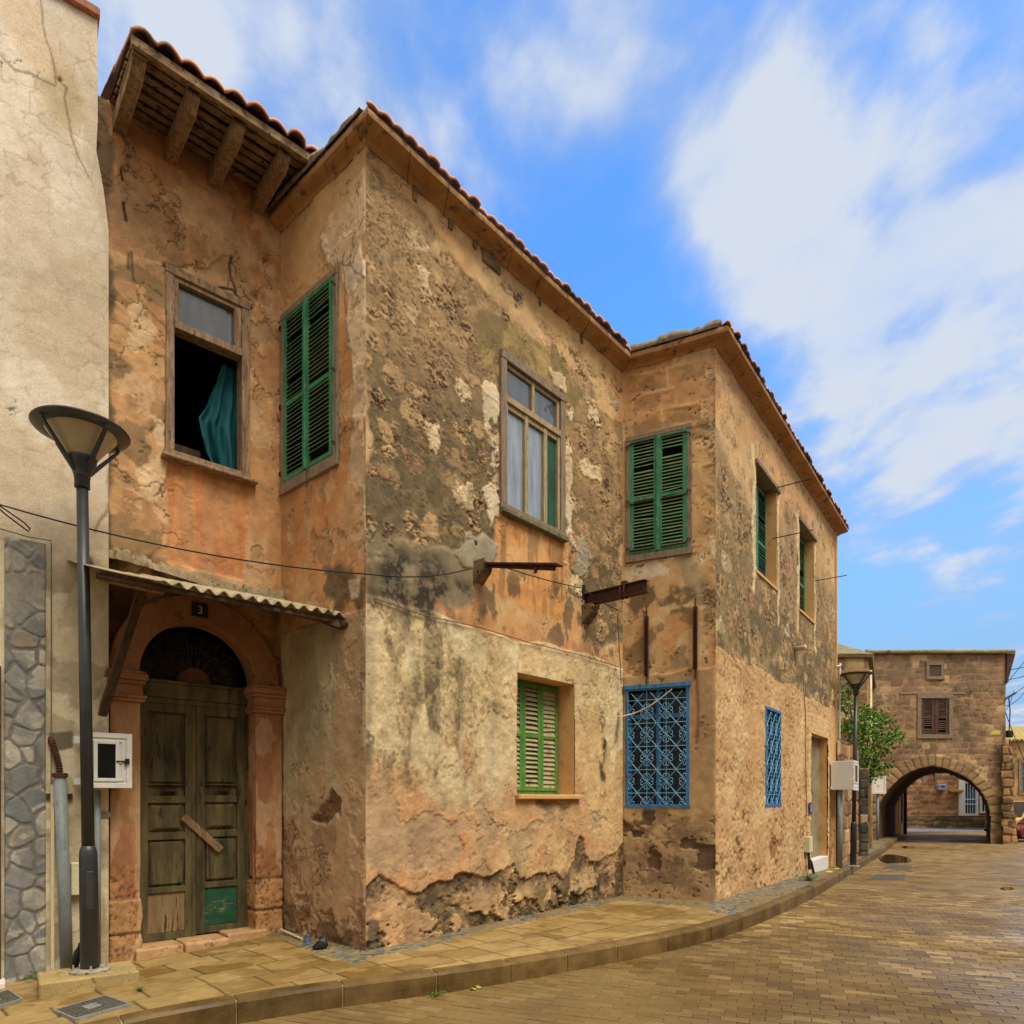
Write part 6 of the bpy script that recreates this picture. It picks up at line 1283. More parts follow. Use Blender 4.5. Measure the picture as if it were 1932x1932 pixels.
# citrus tree: limbs reaching over the wall, leaf by leaf
def citrus():
    base = np.array([10.55, 20.7, -.1]); t = thing('citrus_tree', 'citrus tree with glossy leaves and an orange, leaning over the garden wall', 'tree', base)
    ctr = [at(1640, 1385, 20.2), at(1625, 1420, 20.0), at(1660, 1355, 20.6), at(1600, 1300, 19.6), at(1592, 1330, 19.4), at(1655, 1440, 20.4), at(1690, 1385, 20.4), at(1640, 1460, 20.3), at(1615, 1370, 20.0), at(1670, 1400, 20.2), at(1605, 1420, 19.8), at(1598, 1370, 19.7), at(1630, 1345, 20.8)]
    rad = [.42, .38, .34, .24, .2, .34, .24, .26, .36, .3, .28, .2, .34]
    m = MB()
    top = np.array([10.5, 20.5, 1.6]); m.tube(spline([base, base + [0.05, -.05, .8], top], 5), np.linspace(.11, .07, 11), 8)
    for c in ctr: m.tube(spline([top, top * .55 + c * .45 + [0, 0, .1], c], 5), np.linspace(.05, .012, 11), 6)
    m.build('trunk', worn('citrus_bark', lin(92, 78, 60), lin(120, 104, 82)), t)
    rs = np.random.default_rng(5); Vv, Ff, Cl = [], [], []
    for c, r in zip(ctr, rad):
        n = int(210 * (r / .36) ** 2)
        for _ in range(n):
            dvec = rs.normal(size=3); dvec /= np.linalg.norm(dvec); q = c + dvec * r * rs.uniform(.25, 1.3) * np.array([1, 1, .9]) + rs.normal(size=3) * .02
            ax = dvec * .6 + rs.normal(size=3) * .6 + np.array([0, 0, -.2]); ax /= np.linalg.norm(ax); sd = np.cross(ax, rs.normal(size=3)); sd /= np.linalg.norm(sd); nn = np.cross(ax, sd)
            L_, w = rs.uniform(.09, .15), rs.uniform(.028, .044); i = len(Vv)
            Vv += [q, q + ax * L_ * .45 + sd * w + nn * .012, q + ax * L_ - nn * .012, q + ax * L_ * .45 - sd * w + nn * .012]; Ff.append((i, i + 1, i + 2, i + 3))
            k = rs.uniform(); cc = lerp(V(44, 88, 28), V(130, 168, 56), np.array(k ** 1.4)); cc = cc if rs.uniform() > .06 else V(150, 170, 66); Cl += [cc] * 4
    np_mesh('crown', np.array(Vv), np.array(Ff), LEAF, t, np.array(Cl), False)
    m = MB(); c = at(1597, 1357, 19.4); m.lathe(c - [0, 0, .045], [(0.005, 0), (.03, .008), (.045, .03), (.048, .045), (.042, .07), (.02, .088), (.004, .09)], 12); m.build('orange', worn('orange_peel', lin(216, 140, 40), lin(226, 158, 56)), t, True)
citrus()

# arch house
AH = thing('arch_house', 'brown stone house built over a pointed archway across the street', 'house', (18, ARCH_Y, -.4)); FA = Fr((15.1, ARCH_Y), (1, 0))
cpx = [(180, 690), (205, 625), (240, 560), (285, 495), (330, 440), (390, 380), (450, 325), (505, 288), (560, 257), (630, 228), (700, 205), (765, 195), (835, 181), (900, 193), (960, 202), (1035, 228), (1110, 257), (1175, 288), (1240, 322), (1310, 376), (1370, 432), (1415, 485), (1450, 540), (1485, 608), (1510, 680), (1522, 765), (1530, 850), (1530, 1090)]
ARCHC = [FA.pix(1627 + .15784 * a, 1416.1 + .15784 * b) for a, b in cpx]; ARCHC = [(ARCHC[0][0], -.6)] + ARCHC + [(ARCHC[-1][0], -.6)]
zA = EYE + (HY - 1233) / F * ARCH_Y; uR = FA.pix(1897, 1400)[0]; uB = FA.pix(1915, 1500)[0]
AW = FA.rect((1737, 1317), (1790, 1316), (1790, 1386), (1737, 1387)); AV = FA.rect((1752, 1254), (1775, 1254), (1775, 1277), (1752, 1277))
AX = np.array([.558, .83, 0])
def paint_A(U, Z):
    p = masonry(.42, .26, 430, V(168, 130, 92), V(150, 116, 84), V(130, 102, 76), .010, V(172, 134, 96), V(104, 88, 68), .03)(FA)(U, Z)
    sd = -sdpoly(U, Z, ARCHC); cc = np.array([(ARCHC[1][0] + ARCHC[-2][0]) / 2, 1.0]); an = np.arctan2(Z - cc[1], U - cc[0]); k = an / .145 + .3; kf = k - np.floor(k); kr = h2(np.floor(k), np.floor(k) * 0, 431)
    v_ = (sd > 0) & (sd < .42 + .12 * kr) & (Z > .2); vm = v_ * 1.0
    p.lay(vm, lerp(V(166, 132, 90), V(136, 108, 74), kr)); e = np.minimum(kf, 1 - kf) * .145 * 2.2; p.lay(vm * ss(.05, .015, e), V(104, 78, 50), .8); p.disp += vm * ss(0, .05, e) * .03
    p.lay(ss(.6, .0, Z + .4 + (fbm(U * 2, Z * 2, 432) - .5) * .5), V(112, 88, 58), .7); p.lay(ss(.3, .1, np.abs(Z - 2.95 - (fbm(U, Z, 433) - .5))) * ss(.5, .6, fbm(U * 1.5, Z * 1.5, 434)), V(122, 92, 60), .6)
    q = p.poly([(1868, 1383), (1875, 1379), (1888, 1379), (1886, 1385), (1870, 1386)], .02, .06, 4, 435); p.lay(q, V(206, 196, 70), .9)
    return p
wall('wall', FA, -.3, uR, -.6, zA, .04, paint_A, STF, AH, holes=[AW, AV], archhole=ARCHC)
# vault: the arch drawn back along the street's line
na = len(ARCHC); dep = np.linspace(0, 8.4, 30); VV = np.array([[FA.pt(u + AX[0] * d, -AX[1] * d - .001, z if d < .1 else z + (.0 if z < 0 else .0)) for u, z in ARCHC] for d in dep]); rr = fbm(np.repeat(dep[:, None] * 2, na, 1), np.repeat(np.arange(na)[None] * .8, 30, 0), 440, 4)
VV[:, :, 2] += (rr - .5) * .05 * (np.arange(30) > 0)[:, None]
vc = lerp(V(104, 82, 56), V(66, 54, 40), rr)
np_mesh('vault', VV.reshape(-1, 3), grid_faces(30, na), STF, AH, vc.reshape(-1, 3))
FAb = Fr((15.1 + AX[0] * 8.4, ARCH_Y + AX[1] * 8.4), (1, 0)); wall('rear_wall', FAb, -.8, uR + .3, -.6, zA, .12, masonry(.52, .33, 441, C1, C2, C3)(FAb), STF, AH, archhole=ARCHC)
FAr = Fr(FA.pt(uR, 0, 0)[:2], AX[:2]); wall('wall', FAr, 0, 8.4, -.6, zA, .1, masonry(.52, .33, 442, C1, C2, C3)(FAr), STF, AH)
m = MB(); fl_ = Fr(FA.pt(-.3, -.05, 0)[:2], AX[:2]); m.box(fl_, 0, 8.3, 0.0, .2, -.6, zA - .05); m.build('party_wall', PLAST, AH)
# ragged buttress at the right foot
zbt = EYE + (HY - 1395) / F * ARCH_Y
zz = np.linspace(-.6, zbt, 120); aa = np.linspace(0, 1, 30); A2_, Z2 = np.meshgrid(aa, zz); w_ = np.interp(Z2, [-.6, .3, 1.5, 3.2, zbt - .4, zbt], [.62, .46, .40, .40, .30, .06]) + (fbm(Z2 * 2, Z2 * 0, 445, 4) - .5) * .12
ang = A2_ * math.pi * .5; UU = uR - .32 + (w_ + .32) * np.sin(ang) ** .6; DD = .22 * np.cos(ang) ** .5 - .5 * A2_ ** 3; e, r = ashlar(UU + DD, Z2, .4, .34, 446, .04)
DD = DD + ss(0, .05, e) * .05 + (r - .5) * .05; UU = UU + (r - .5) * .06
cb_ = lerp(lerp(V(172, 132, 88), V(128, 98, 66), r), V(84, 70, 50), ss(.45, .65, fbm(UU * 2, Z2 * 1.5, 447, 5)) * .9); cb_ = lerp(cb_, V(70, 54, 38), ss(.035, .01, e) * .8)
np_mesh('buttress', FA.pts(UU, DD, Z2).reshape(-1, 3), grid_faces(120, 30), STF, AH, cb_.reshape(-1, 3))
# roof: low tiled slope with a ragged eave
nu = 120; us = np.linspace(-.25, uR + .28, nu); jag = .03 * h2(np.floor(us / .62), us * 0, 7); prof = [(.16, -.03), (.2, .02), (.2, .10), (-.6, .22), (-4.6, .35)]
UU = np.array([us + AX[0] * max(0, -d) for d, z in prof]); DD = np.array([us * 0 + d for d, z in prof]); ZZ = np.array([zA + z + (jag if i >= 2 else jag * .3) for i, (d, z) in enumerate(prof)])
np_mesh('roof', FA.pts(UU, DD, ZZ).reshape(-1, 3), grid_faces(5, nu), worn('lichen_roof_edge', lin(128, 118, 84), lin(160, 146, 108), lin(96, 82, 60), 2, .95, None, 8, .8, .02), AH)
m = MB(); m.hexa([FA.pt(uR + .0, .05, zA - 1.25), FA.pt(uR + .05, .05, zA - 1.25), FA.pt(uR + .08, -1, zA - 1.25), FA.pt(uR, -1, zA - 1.25), FA.pt(uR, .12, zA - .02), FA.pt(uR + .34, .12, zA - .02), FA.pt(uR + .34, -1.0, zA - .02), FA.pt(uR, -1, zA - .02)]); m.build('eave_bracket', SLATB, AH)
m = MB(); tip = FA.pt(FA.pix(1640, 1226)[0] + .0, -1, zA + .28); m.lathe(tip, [(.6, -.35), (.3, -.08), (.16, .05), (.1, .12), (.02, .14)], 8); m.build('roof_ridge_end', PALEC, AH)
w = frame_mb(FA, (AW[0] - .16, AW[1] + .16, AW[2] - .16, AW[3] + .14), .17, -.08, .05, .17).build('window', WOODG, AH, bevel=.01); w['label'] = 'brown louvred shutters over the archway'
um = (AW[0] + AW[1]) / 2
shutter(FA, (AW[0], um - .01, AW[2], AW[3]), .0, .085, .13, [AW[2] + (AW[3] - AW[2]) * .48], w, SLATB, SLATB, tilt=.75, broken=.08); shutter(FA, (um + .01, AW[1], AW[2], AW[3]), .0, .085, .13, [AW[2] + (AW[3] - AW[2]) * .48], w, SLATB, SLATB, tilt=.75, broken=.08)
m = MB(); m.box(FA, AW[0] - .15, AW[1] + .15, -.2, -.15, AW[2] - .15, AW[3] + .13); m.build('inner_board', DARKIN, w)
m = MB(); m.box(FA, AW[0] - .9, AW[1] + .7, -.05, .035, AW[3] + .14, AW[3] + .22); m.build('lintel', WOODG, w, bevel=.01)
w = frame_mb(FA, (AV[0] - .12, AV[1] + .12, AV[2] - .12, AV[3] + .1), .13, -.06, .05, .13).build('window', WOODG, AH, bevel=.01); w['label'] = 'small lattice vent under the roof'
m = MB(); uc_, zc_ = (AV[0] + AV[1]) / 2, (AV[2] + AV[3]) / 2
for s_ in (-1, 1):
    for k in range(-8, 9):
        o_ = k * .085; lo_, hi_ = max(AV[0], uc_ + (AV[2] - zc_ - o_) * s_ if s_ > 0 else uc_ - (AV[3] - zc_ - o_)), min(AV[1], uc_ + (AV[3] - zc_ - o_) if s_ > 0 else uc_ - (AV[2] - zc_ - o_))
        if hi_ - lo_ > .04: m.beam(FA.pt(lo_, .006 * s_, zc_ + o_ + (lo_ - uc_) * s_), FA.pt(hi_, .006 * s_, zc_ + o_ + (hi_ - uc_) * s_), .012, .026, FA.n)
m.build('lattice', WOODG, w); m = MB(); m.box(FA, AV[0] - .12, AV[1] + .12, -.14, -.08, AV[2] - .12, AV[3] + .1); m.build('inner_board', DARKIN, w); m = MB(); m.box(FA, AV[0] - .35, AV[1] + .35, -.05, .03, AV[3] + .1, AV[3] + .17); m.build('lintel', WOODG, w)
# cabinet by the arch, with its conduit
q0, q1 = FA.pix(1648, 1497, .6), FA.pix(1664, 1466, .6)
cb3 = cabinet(FA, q0[0] - .1, q1[0] + .12, q0[1], q1[1] + .02, .30, .62, 'small white cabinet fixed left of the archway', glass=(.45, .5, .45, .5), latch=False)
m = MB(); u = (q0[0] + q1[0]) / 2 + .05; m.tube([FA.pt(u, .5, -.5), FA.pt(u, .5, q0[1])], .055, 8); tag(m.build('conduit', PIPE, None, smooth=True), 'grey conduit below the small cabinet by the archway', 'pipe')
# wires at the right corner
ib = FA.pt(uR, .05, EYE + (HY - 1320) / F * ARCH_Y)
tk = thing('wire_bracket', 'iron bracket holding the wires at the corner of the arch house', 'bracket', ib); m = MB(); m.beam(ib + [-.05, 0, 0], ib + [.42, 0, .28], .05, .05); m.tube([ib + [.1, 0, .1], ib + [.16, 0, -.5], ib + [.12, 0, -1.3]], .022, 6); m.build('arm', IRON, tk)
m = MB(); m.box(Fr((ib[0], ib[1]), (1, 0)), .02, .24, -.1, .1, ib[2] - 1.6, ib[2] - 1.3); m.build('terminal_box', BLACK, tk, bevel=.03)
for k, (y0, ye, r) in enumerate(((1265, 1255, 0), (1283, 1272, 0), (1300, 1262, 0), (1318, 1300, 0), (1318, 1352, 0), (1330, 1318, 0), (1345, 1330, 0), (1320, 1420, 0), (1368, 1340, 0))):
    a = np.array([ib[0] + .02, ARCH_Y + .3, EYE + (HY - y0) / F * ARCH_Y]); b = np.array([ib[0] + 7, ARCH_Y + 3 + k, EYE + (HY - ye - (ye - y0) * 4.5) / F * (ARCH_Y + 3)])
    cable('overhead_wire', span(a, b, .12 + .03 * k), .016, CABLE, 'thin overhead wire fanning out from the corner of the arch house', cat='wire', group='wires fanning out from the arch house corner')

# behind the arch: ochre house, far stone house, cottage
oh = thing('ochre_house', 'ochre plastered house seen through the archway on the left', 'house', (21, 37, -.4)); a = np.array([15.6 + AX[0] * 8.5, ARCH_Y + AX[1] * 8.5]); b = at(1706, 1567, 38.0)[:2]; FO = Fr(a, b - a); LO = float(np.linalg.norm(b - a))
def paint_O(U, Z):
    p = Paint(FO, U, Z, V(206, 160, 90)); p.lay(ss(.4, .6, fbm(U * 1.2, Z * 1.2, 450)), V(188, 142, 84), .8); p.grain(.15, 4); return p
wall('wall', FO, 0, LO, -.6, 5.2, .1, paint_O, STF, oh); FO2 = Fr(b, (-3, .4)); m = MB(); m.box(Fr(b - np.array([6, 0]), (1, 0)), 0, 6, -.3, -.01, -.6, 5.2); m.build('rear_wall', PLAST, oh)
m = MB(); m.box(FO, LO * .35, LO * .55, -.05, .03, .2, 2.4); w = m.build('window', WOODG, oh); m = MB(); m.box(FO, LO * .37, LO * .53, .03, .04, .3, 2.3); m.build('pane', GLASSS, w)
m = MB(); u = LO * .78; m.tube([FO.pt(u, .1, -.5), FO.pt(u, .1, 4.8)], .09, 8); tag(m.build('drainpipe', RUST, None, smooth=True), 'rusty brown drainpipe seen through the archway', 'pipe')
fh = thing('far_house', 'reddish stone house facing the far end of the archway', 'house', (31, 48, -.5)); FF = Fr((21, 48), (1, 0)); fx = lambda x, y: FF.pix(x, y)
D1 = FF.rect((1816, 1474), (1845, 1474), (1845, 1539), (1816, 1539)); W1_ = FF.rect((1738, 1452), (1767, 1452), (1767, 1479), (1738, 1479)); W2_ = FF.rect((1848, 1480), (1872, 1480), (1872, 1534), (1848, 1534))
wall('wall', FF, 0, 20, -.7, 6.5, .09, masonry(.75, .36, 460, V(190, 136, 88), V(166, 112, 74), V(140, 98, 66), .03, V(206, 166, 120), None, .05)(FF), STF, fh, holes=[D1, W1_, W2_])
w = frame_mb(FF, D1, .14, -.1, .05).build('door', WHITEP, fh); w['label'] = 'white barred door'; zmid = D1[2] + (D1[3] - D1[2]) * .42
m = MB(); m.box(FF, D1[0], D1[1], -.05, .04, zmid - .25, zmid - .18); m.box(FF, D1[0], D1[1], -.05, .04, zmid + .1, zmid + .18)
for k in range(1, 6): u = D1[0] + (D1[1] - D1[0]) * k / 6; m.tube([FF.pt(u, .0, D1[2]), FF.pt(u, .0, D1[3])], .03, 4)
m.build('bars', worn('pale_blue_bar', lin(170, 206, 220), lin(190, 218, 228)), w); m = MB(); m.box(FF, D1[0], D1[1], -.2, -.15, D1[2], D1[3]); m.build('inner_board', DARKIN, w); m = MB(); m.box(FF, D1[0] - .3, D1[0] - .0, -.02, .06, D1[2], D1[3] + .1); m.build('whitewashed_jamb', WHITEP, w)
for W, lab in ((W1_, 'window with a red curtain'), (W2_, 'white barred window beside the door')):
    w = frame_mb(FF, W, .12, -.1, .05).build('window', WOODB if W is W1_ else WHITEP, fh); w['label'] = lab; m = MB(); m.box(FF, W[0], W[1], -.15, -.1, W[2], W[3]); m.build('pane', GLASSD if W is W2_ else worn('red_curtain', lin(150, 72, 52), lin(176, 150, 130), None, 2), w)
    if W is W2_:
        m = MB()
        for k in range(1, 5): u = W[0] + (W[1] - W[0]) * k / 5; m.tube([FF.pt(u, .0, W[2]), FF.pt(u, .0, W[3])], .03, 4)
        m.build('bars', worn('pale_blue_bar', lin(170, 206, 220), lin(190, 218, 228)), w)
q = FF.rect((1788, 1490), (1814, 1490), (1814, 1495), (1788, 1495)); m = MB(); m.box(FF, q[0], q[1], 0, .25, q[2], q[3]); m.build('stone_ledge', SURB, fh, bevel=.03)
q = FF.rect((1766, 1480), (1782, 1480), (1782, 1491), (1766, 1491)); m = MB(); m.box(FF, q[0], q[1], .02, .28, q[2], q[3]); mb_ = tag(m.build('mailbox', worn('grey_blue_enamel', lin(140, 156, 184), lin(156, 170, 196)), None, bevel=.03), 'grey blue letter box on the far stone house', 'mailbox'); m = MB(); m.box(FF, q[0] + .18, q[1] - .18, .28, .285, q[3] - .2, q[3] - .1); m.build('slot', BLACK, mb_)
rw = thing('retaining_wall', 'low rough stone wall under the far house', 'wall', (31, 46.6, -.46)); FR = Fr((24, 46.7), (1, .0)); zr0 = EYE + (HY - 1541) / F * 46.7
wall('wall', FR, 0, 14, -.6, zr0, .08, masonry(.5, .3, 470, V(160, 124, 84), V(136, 106, 74), V(110, 90, 64), .05, V(90, 74, 52), V(96, 96, 60), .05)(FR), STF, rw); m = MB(); m.box(FR, 0, 14, -1.2, .03, zr0, zr0 + .06); m.build('coping', CORBEL, rw)
ct = thing('cottage', 'low stone cottage with a yellowish roof, right of the arch', 'house', (34, 42, -.4)); FT = Fr((30.6, 42), (1, 0)); ze = EYE + (HY - 1398) / F * 42
WT = FT.rect((1921, 1434), (1950, 1434), (1950, 1500), (1921, 1500))
wall('wall', FT, 0, 10, -.6, ze, .1, masonry(.6, .34, 480, V(196, 150, 100), V(176, 132, 86), C3, .02, V(200, 160, 110))(FT), STF, ct, holes=[WT])
us = np.linspace(-.4, 10.4, 220); wv = .05 * np.sin(us * 2 * math.pi / .25); np_mesh('roof', FT.pts(np.stack([us, us]), np.stack([us * 0 + .4, us * 0 - 4]), np.stack([ze + .05 + wv, ze + 1.3 + wv])).reshape(-1, 3), grid_faces(2, 220), worn('yellow_lichen_roof', lin(176, 152, 84), lin(200, 176, 104), lin(140, 120, 76), 2, .9), ct)
w = frame_mb(FT, WT, .16, -.1, .06).build('window', WOODB, ct); m = MB(); m.box(FT, WT[0], WT[1], -.1, -.05, WT[2], WT[3]); m.build('pane', GLASSS, w); m = MB(); um = (WT[0] + WT[1]) / 2; m.box(FT, um - .05, um + .05, -.08, .03, WT[2], WT[3]); zm = WT[2] + .55 * (WT[3] - WT[2]); m.box(FT, WT[0], WT[1], -.08, .026, zm - .05, zm + .05); m.build('glazing_bar', WOODB, w)

# cars at the right edge
def car(o_, dirv, label, paint, length, height, roof0, roof1, hood_h):
    fr = Fr(o_, dirv); g = float(gz(o_[0], o_[1])) - KERB_H; t = thing('parked_car', label, 'car', (o_[0], o_[1], g)); L_ = length; W_ = 1.62; b = .26
    side = [(0.05, .30), (0, .52), (.06, hood_h - .08), (.22, hood_h), (roof0 - .55, hood_h + .08), (roof0, height), (roof1, height - .02), (roof1 + .45, hood_h + .12), (L_ - .1, hood_h + .05), (L_, .6), (L_ - .05, .30)]
    arcs = lambda c: [(c + .36 * math.cos(a), .30 + .34 * math.sin(a)) for a in np.linspace(0, math.pi, 9)]
    wx = [.78, L_ - .80]; poly = side + arcs(wx[1]) + arcs(wx[0])
    def y_at(z): return W_ / 2 - .02 - max(0, (z - hood_h)) * .22 - max(0, .5 - z) * .08
    m = MB(); n = len(poly)
    vs = [fr.pt(u, y_at(z), g + z) for u, z in poly] + [fr.pt(u, -y_at(z), g + z) for u, z in poly]
    m.add(vs, [tuple(range(n)), tuple(range(2 * n - 1, n - 1, -1))] + [(i, i + n, (i + 1) % n + n, (i + 1) % n) for i in range(n)]); m.build('body', paint, t, bevel=.035, seg=2)
    zb, zt = hood_h + .12, height - .10
    for s_ in (1, -1):
        for (a0, a1, c0, c1) in ((roof0 - .40, (roof0 + roof1) / 2 - .04, roof0 + .03, (roof0 + roof1) / 2 - .04), ((roof0 + roof1) / 2 + .04, roof1 + .30, (roof0 + roof1) / 2 + .04, roof1 - .02)):
            m = MB(); y = lambda z: s_ * (y_at(z) + .006); q = [fr.pt(a0, y(zb), g + zb), fr.pt(a1, y(zb), g + zb), fr.pt(c1, y(zt), g + zt), fr.pt(c0, y(zt), g + zt)]; i_ = [v - fr.n * s_ * .02 for v in q]; m.hexa(q + i_); m.build('side_window', GLASSS, t)
    for (u0_, z0_, u1_, z1_, nm) in ((roof0 - .50, hood_h + .13, roof0 - .04, height - .06, 'windscreen'), (roof1 + .42, hood_h + .17, roof1 + .03, height - .07, 'rear_window')):
        m = MB(); w0, w1 = y_at(z0_) - .08, y_at(z1_) - .08; dx = -.02 if nm == 'windscreen' else .02; q = [fr.pt(u0_ + dx, w0, g + z0_ + .015), fr.pt(u0_ + dx, -w0, g + z0_ + .015), fr.pt(u1_ + dx, -w1, g + z1_ + .015), fr.pt(u1_ + dx, w1, g + z1_ + .015)]; m.hexa(q + [v - np.array([0, 0, .03]) for v in q]); m.build(nm, GLASSS, t)
    for x in wx:
        for s_ in (1, -1):
            c = fr.pt(x, s_ * (W_ / 2 - .13), g + .29); m = MB()
            m.tube([c - fr.n * .1, c - fr.n * .085, c + fr.n * .085, c + fr.n * .1], [.26, .29, .29, .26], 22); wh = m.build('wheel', BLACK, t, bevel=.01); m = MB(); m.tube([c + fr.n * s_ * .09, c + fr.n * s_ * .106], .17, 18); m.build('rim', STEEL, wh)
    for s_ in (1, -1):
        m = MB(); m.box(fr, -.012, .06, s_ * .56 - .14, s_ * .56 + .14, g + .52, g + .66); m.build('headlight', GLASSB, t, bevel=.02); m = MB(); m.box(fr, L_ - .06, L_ + .012, s_ * .62 - .1, s_ * .62 + .1, g + .6, g + .78); m.build('tail_light', worn('red_lens', lin(150, 30, 26), lin(170, 44, 36)), t, bevel=.02)
    m = MB(); m.box(fr, -.05, .06, -W_ / 2 + .06, W_ / 2 - .06, g + .30, g + .44); m.build('bumper', BLACK, t, bevel=.03)
    m = MB(); m.box(fr, L_ - .06, L_ + .05, -W_ / 2 + .06, W_ / 2 - .06, g + .32, g + .46); m.build('bumper', BLACK, t, bevel=.03)
    return t
YEL = worn('faded_yellow_paint', lin(226, 176, 90), lin(234, 188, 106), None, 2, .35, None, 40, .03, .001, spec=.5); RED = worn('dark_red_paint', lin(120, 26, 26), lin(138, 34, 32), None, 2, .3, None, 40, .03, .001, spec=.5)
car((23.75, 33.4), (1, .05), 'yellow car behind the right pier of the arch', YEL, 4.2, 1.82, 1.25, 3.2, .92)
car((22.25, 30.6), (1, -.02), 'dark red car with its nose at the right pier of the arch', RED, 3.8, 1.38, 1.5, 2.7, .66)

# ---------------------------------------------------------------- small things on the ground
def weed(x, y, off, size, label, seed):
    p = ground_at(x, y, off); rs = np.random.default_rng(seed); Vv, Ff, Cl = [], [], []
    for _ in range(int(46 * size / .1)):
        a = rs.uniform(0, 2 * math.pi); r = rs.uniform(0, size); h = rs.uniform(.15, .9) * size * .8; q = p + np.array([r * math.cos(a), r * math.sin(a), h]); ax = np.array([math.cos(a), math.sin(a), rs.uniform(-.2, .5)]); sd = np.array([-math.sin(a), math.cos(a), rs.uniform(-.3, .3)]); L_, w = rs.uniform(.2, .34) * size, rs.uniform(.08, .13) * size; i = len(Vv)
        Vv += [q, q + ax * L_ * .5 + sd * w, q + ax * L_, q + ax * L_ * .5 - sd * w]; Ff.append((i, i + 1, i + 2, i + 3)); Cl += [lerp(V(50, 96, 28), V(104, 146, 52), np.array(rs.uniform()))] * 4
        j = len(Vv); Vv += [p + np.array([0, 0, -.01]), p + np.array([.004, .003, -.01]), q + [.003, 0, 0], q]; Ff.append((j, j + 1, j + 2, j + 3)); Cl += [V(80, 110, 44)] * 4
    return tag(np_mesh('weed', np.array(Vv), np.array(Ff), LEAF, None, np.array(Cl), False), label, 'weed', 'weeds in the pavement joints')
weed(76, 1849, 0, .10, 'weed at the foot of the stone cladding', 1); weed(167, 1858, 0, .085, 'weed at the front edge of the lamp plinth', 2); weed(194, 1853, 0, .06, 'tiny weed at the right end of the lamp plinth', 3); weed(262, 1870, 0, .06, 'single weed out on the pavement slabs', 4); weed(822, 1880, -KERB_H, .07, 'weed in the kerb foot at the middle', 5); weed(1525, 1662, 0, .2, 'weed under the black hose on the street side', 6)
def leaf_litter(x, y, off, size, c, label, seed):
    p = ground_at(x, y, off) + np.array([0, 0, .012]); rs = np.random.default_rng(seed); m = MB(); m.cur = tuple(c); a = rs.uniform(0, 6); ax = np.array([math.cos(a), math.sin(a), .15]) * size; sd = np.array([-math.sin(a), math.cos(a), .1]) * size * .4
    m.add([p - ax * .5, p - ax * .2 + sd, p + ax * .2 + sd * .9 + [0, 0, .01], p + ax * .5, p + ax * .2 - sd * .9, p - ax * .2 - sd], [(0, 1, 2, 3), (0, 3, 4, 5)]); return tag(m.build('fallen_leaf', LEAF, None, col=True, solid=.002), label, 'leaf', 'fallen leaves')
leaf_litter(893, 1868, -KERB_H, .07, V(170, 180, 70), 'yellow green leaf in the gutter, left of its pair', 1); leaf_litter(903, 1865, -KERB_H, .06, V(150, 160, 60), 'olive leaf in the gutter, right of its pair', 2); leaf_litter(1565, 1646, 0, .16, V(196, 184, 60), 'yellow leaf by the pipe of the far cabinet', 3); leaf_litter(1578, 1640, 0, .14, V(180, 190, 80), 'pale yellow leaf at the foot of the far lamp', 4); leaf_litter(1613, 1657, -KERB_H, .18, V(150, 150, 40), 'green leaf on the road below the far lamp', 5)
p = ground_at(580, 1779); t = thing('tin_can', 'small blue and grey tin lying by the ochre corner', 'can', p); m = MB(); m.lathe(p, [(.034, 0), (.036, .01), (.036, .05), (.034, .055)], 16); m.build('can_base', worn('blue_tin', lin(70, 96, 130), lin(96, 116, 140)), t); m = MB(); m.lathe(p, [(.030, .055), (.031, .085), (.02, .09), (.002, .09)], 16); m.build('lid', worn('grey_tin', lin(84, 88, 84), lin(104, 106, 100)), t)
p = ground_at(604, 1792); m = MB(); rs = np.random.default_rng(3); m.lathe(p, [(.02, 0), (.042, .012), (.05, .035), (.04, .055), (.028, .075), (.012, .09), (.002, .092)], 14); m.v = [tuple(np.array(v) + rs.normal(size=3) * .006 + (np.array(v) - p) * np.array([.6, -.1, -.1 + .5 * (v[0] > p[0])])) for v in m.v]; tag(m.build('rag', BLACK, None, True), 'crumpled black rag on the pebbles by the ochre corner', 'rag')
a = ground_at(530, 1762) + [0, 0, .05]; b = ground_at(570, 1776) + [0, 0, .025]; m = MB(); m.tube([a, b], .012, 6); tag(m.build('pipe_end', CREAMP, None), 'pale pipe stub lying beside the door pillar', 'pipe')
p = ground_at(157, 1869); m = MB(); m.lathe(p, [(.018, 0), (.018, .03), (.002, .032)], 6); tag(m.build('bolt_head', BLACK, None), 'small black bolt on the slabs before the plinth', 'bolt')
p = FN.pt(uL - .10, dLm - .20, LZ - .01); m = MB(); m.lathe(p, [(.03, 0), (.032, .12), (.03, .15), (.012, .19), (.012, .22)], 12); m.v = [tuple(np.array(v) + np.array([.4, .1, 0]) * (v[2] - p[2]) * .5) for v in m.v]; tag(m.build('bottle', BLACK, None, True), 'dark bottle leaning behind the near lamp post', 'bottle')

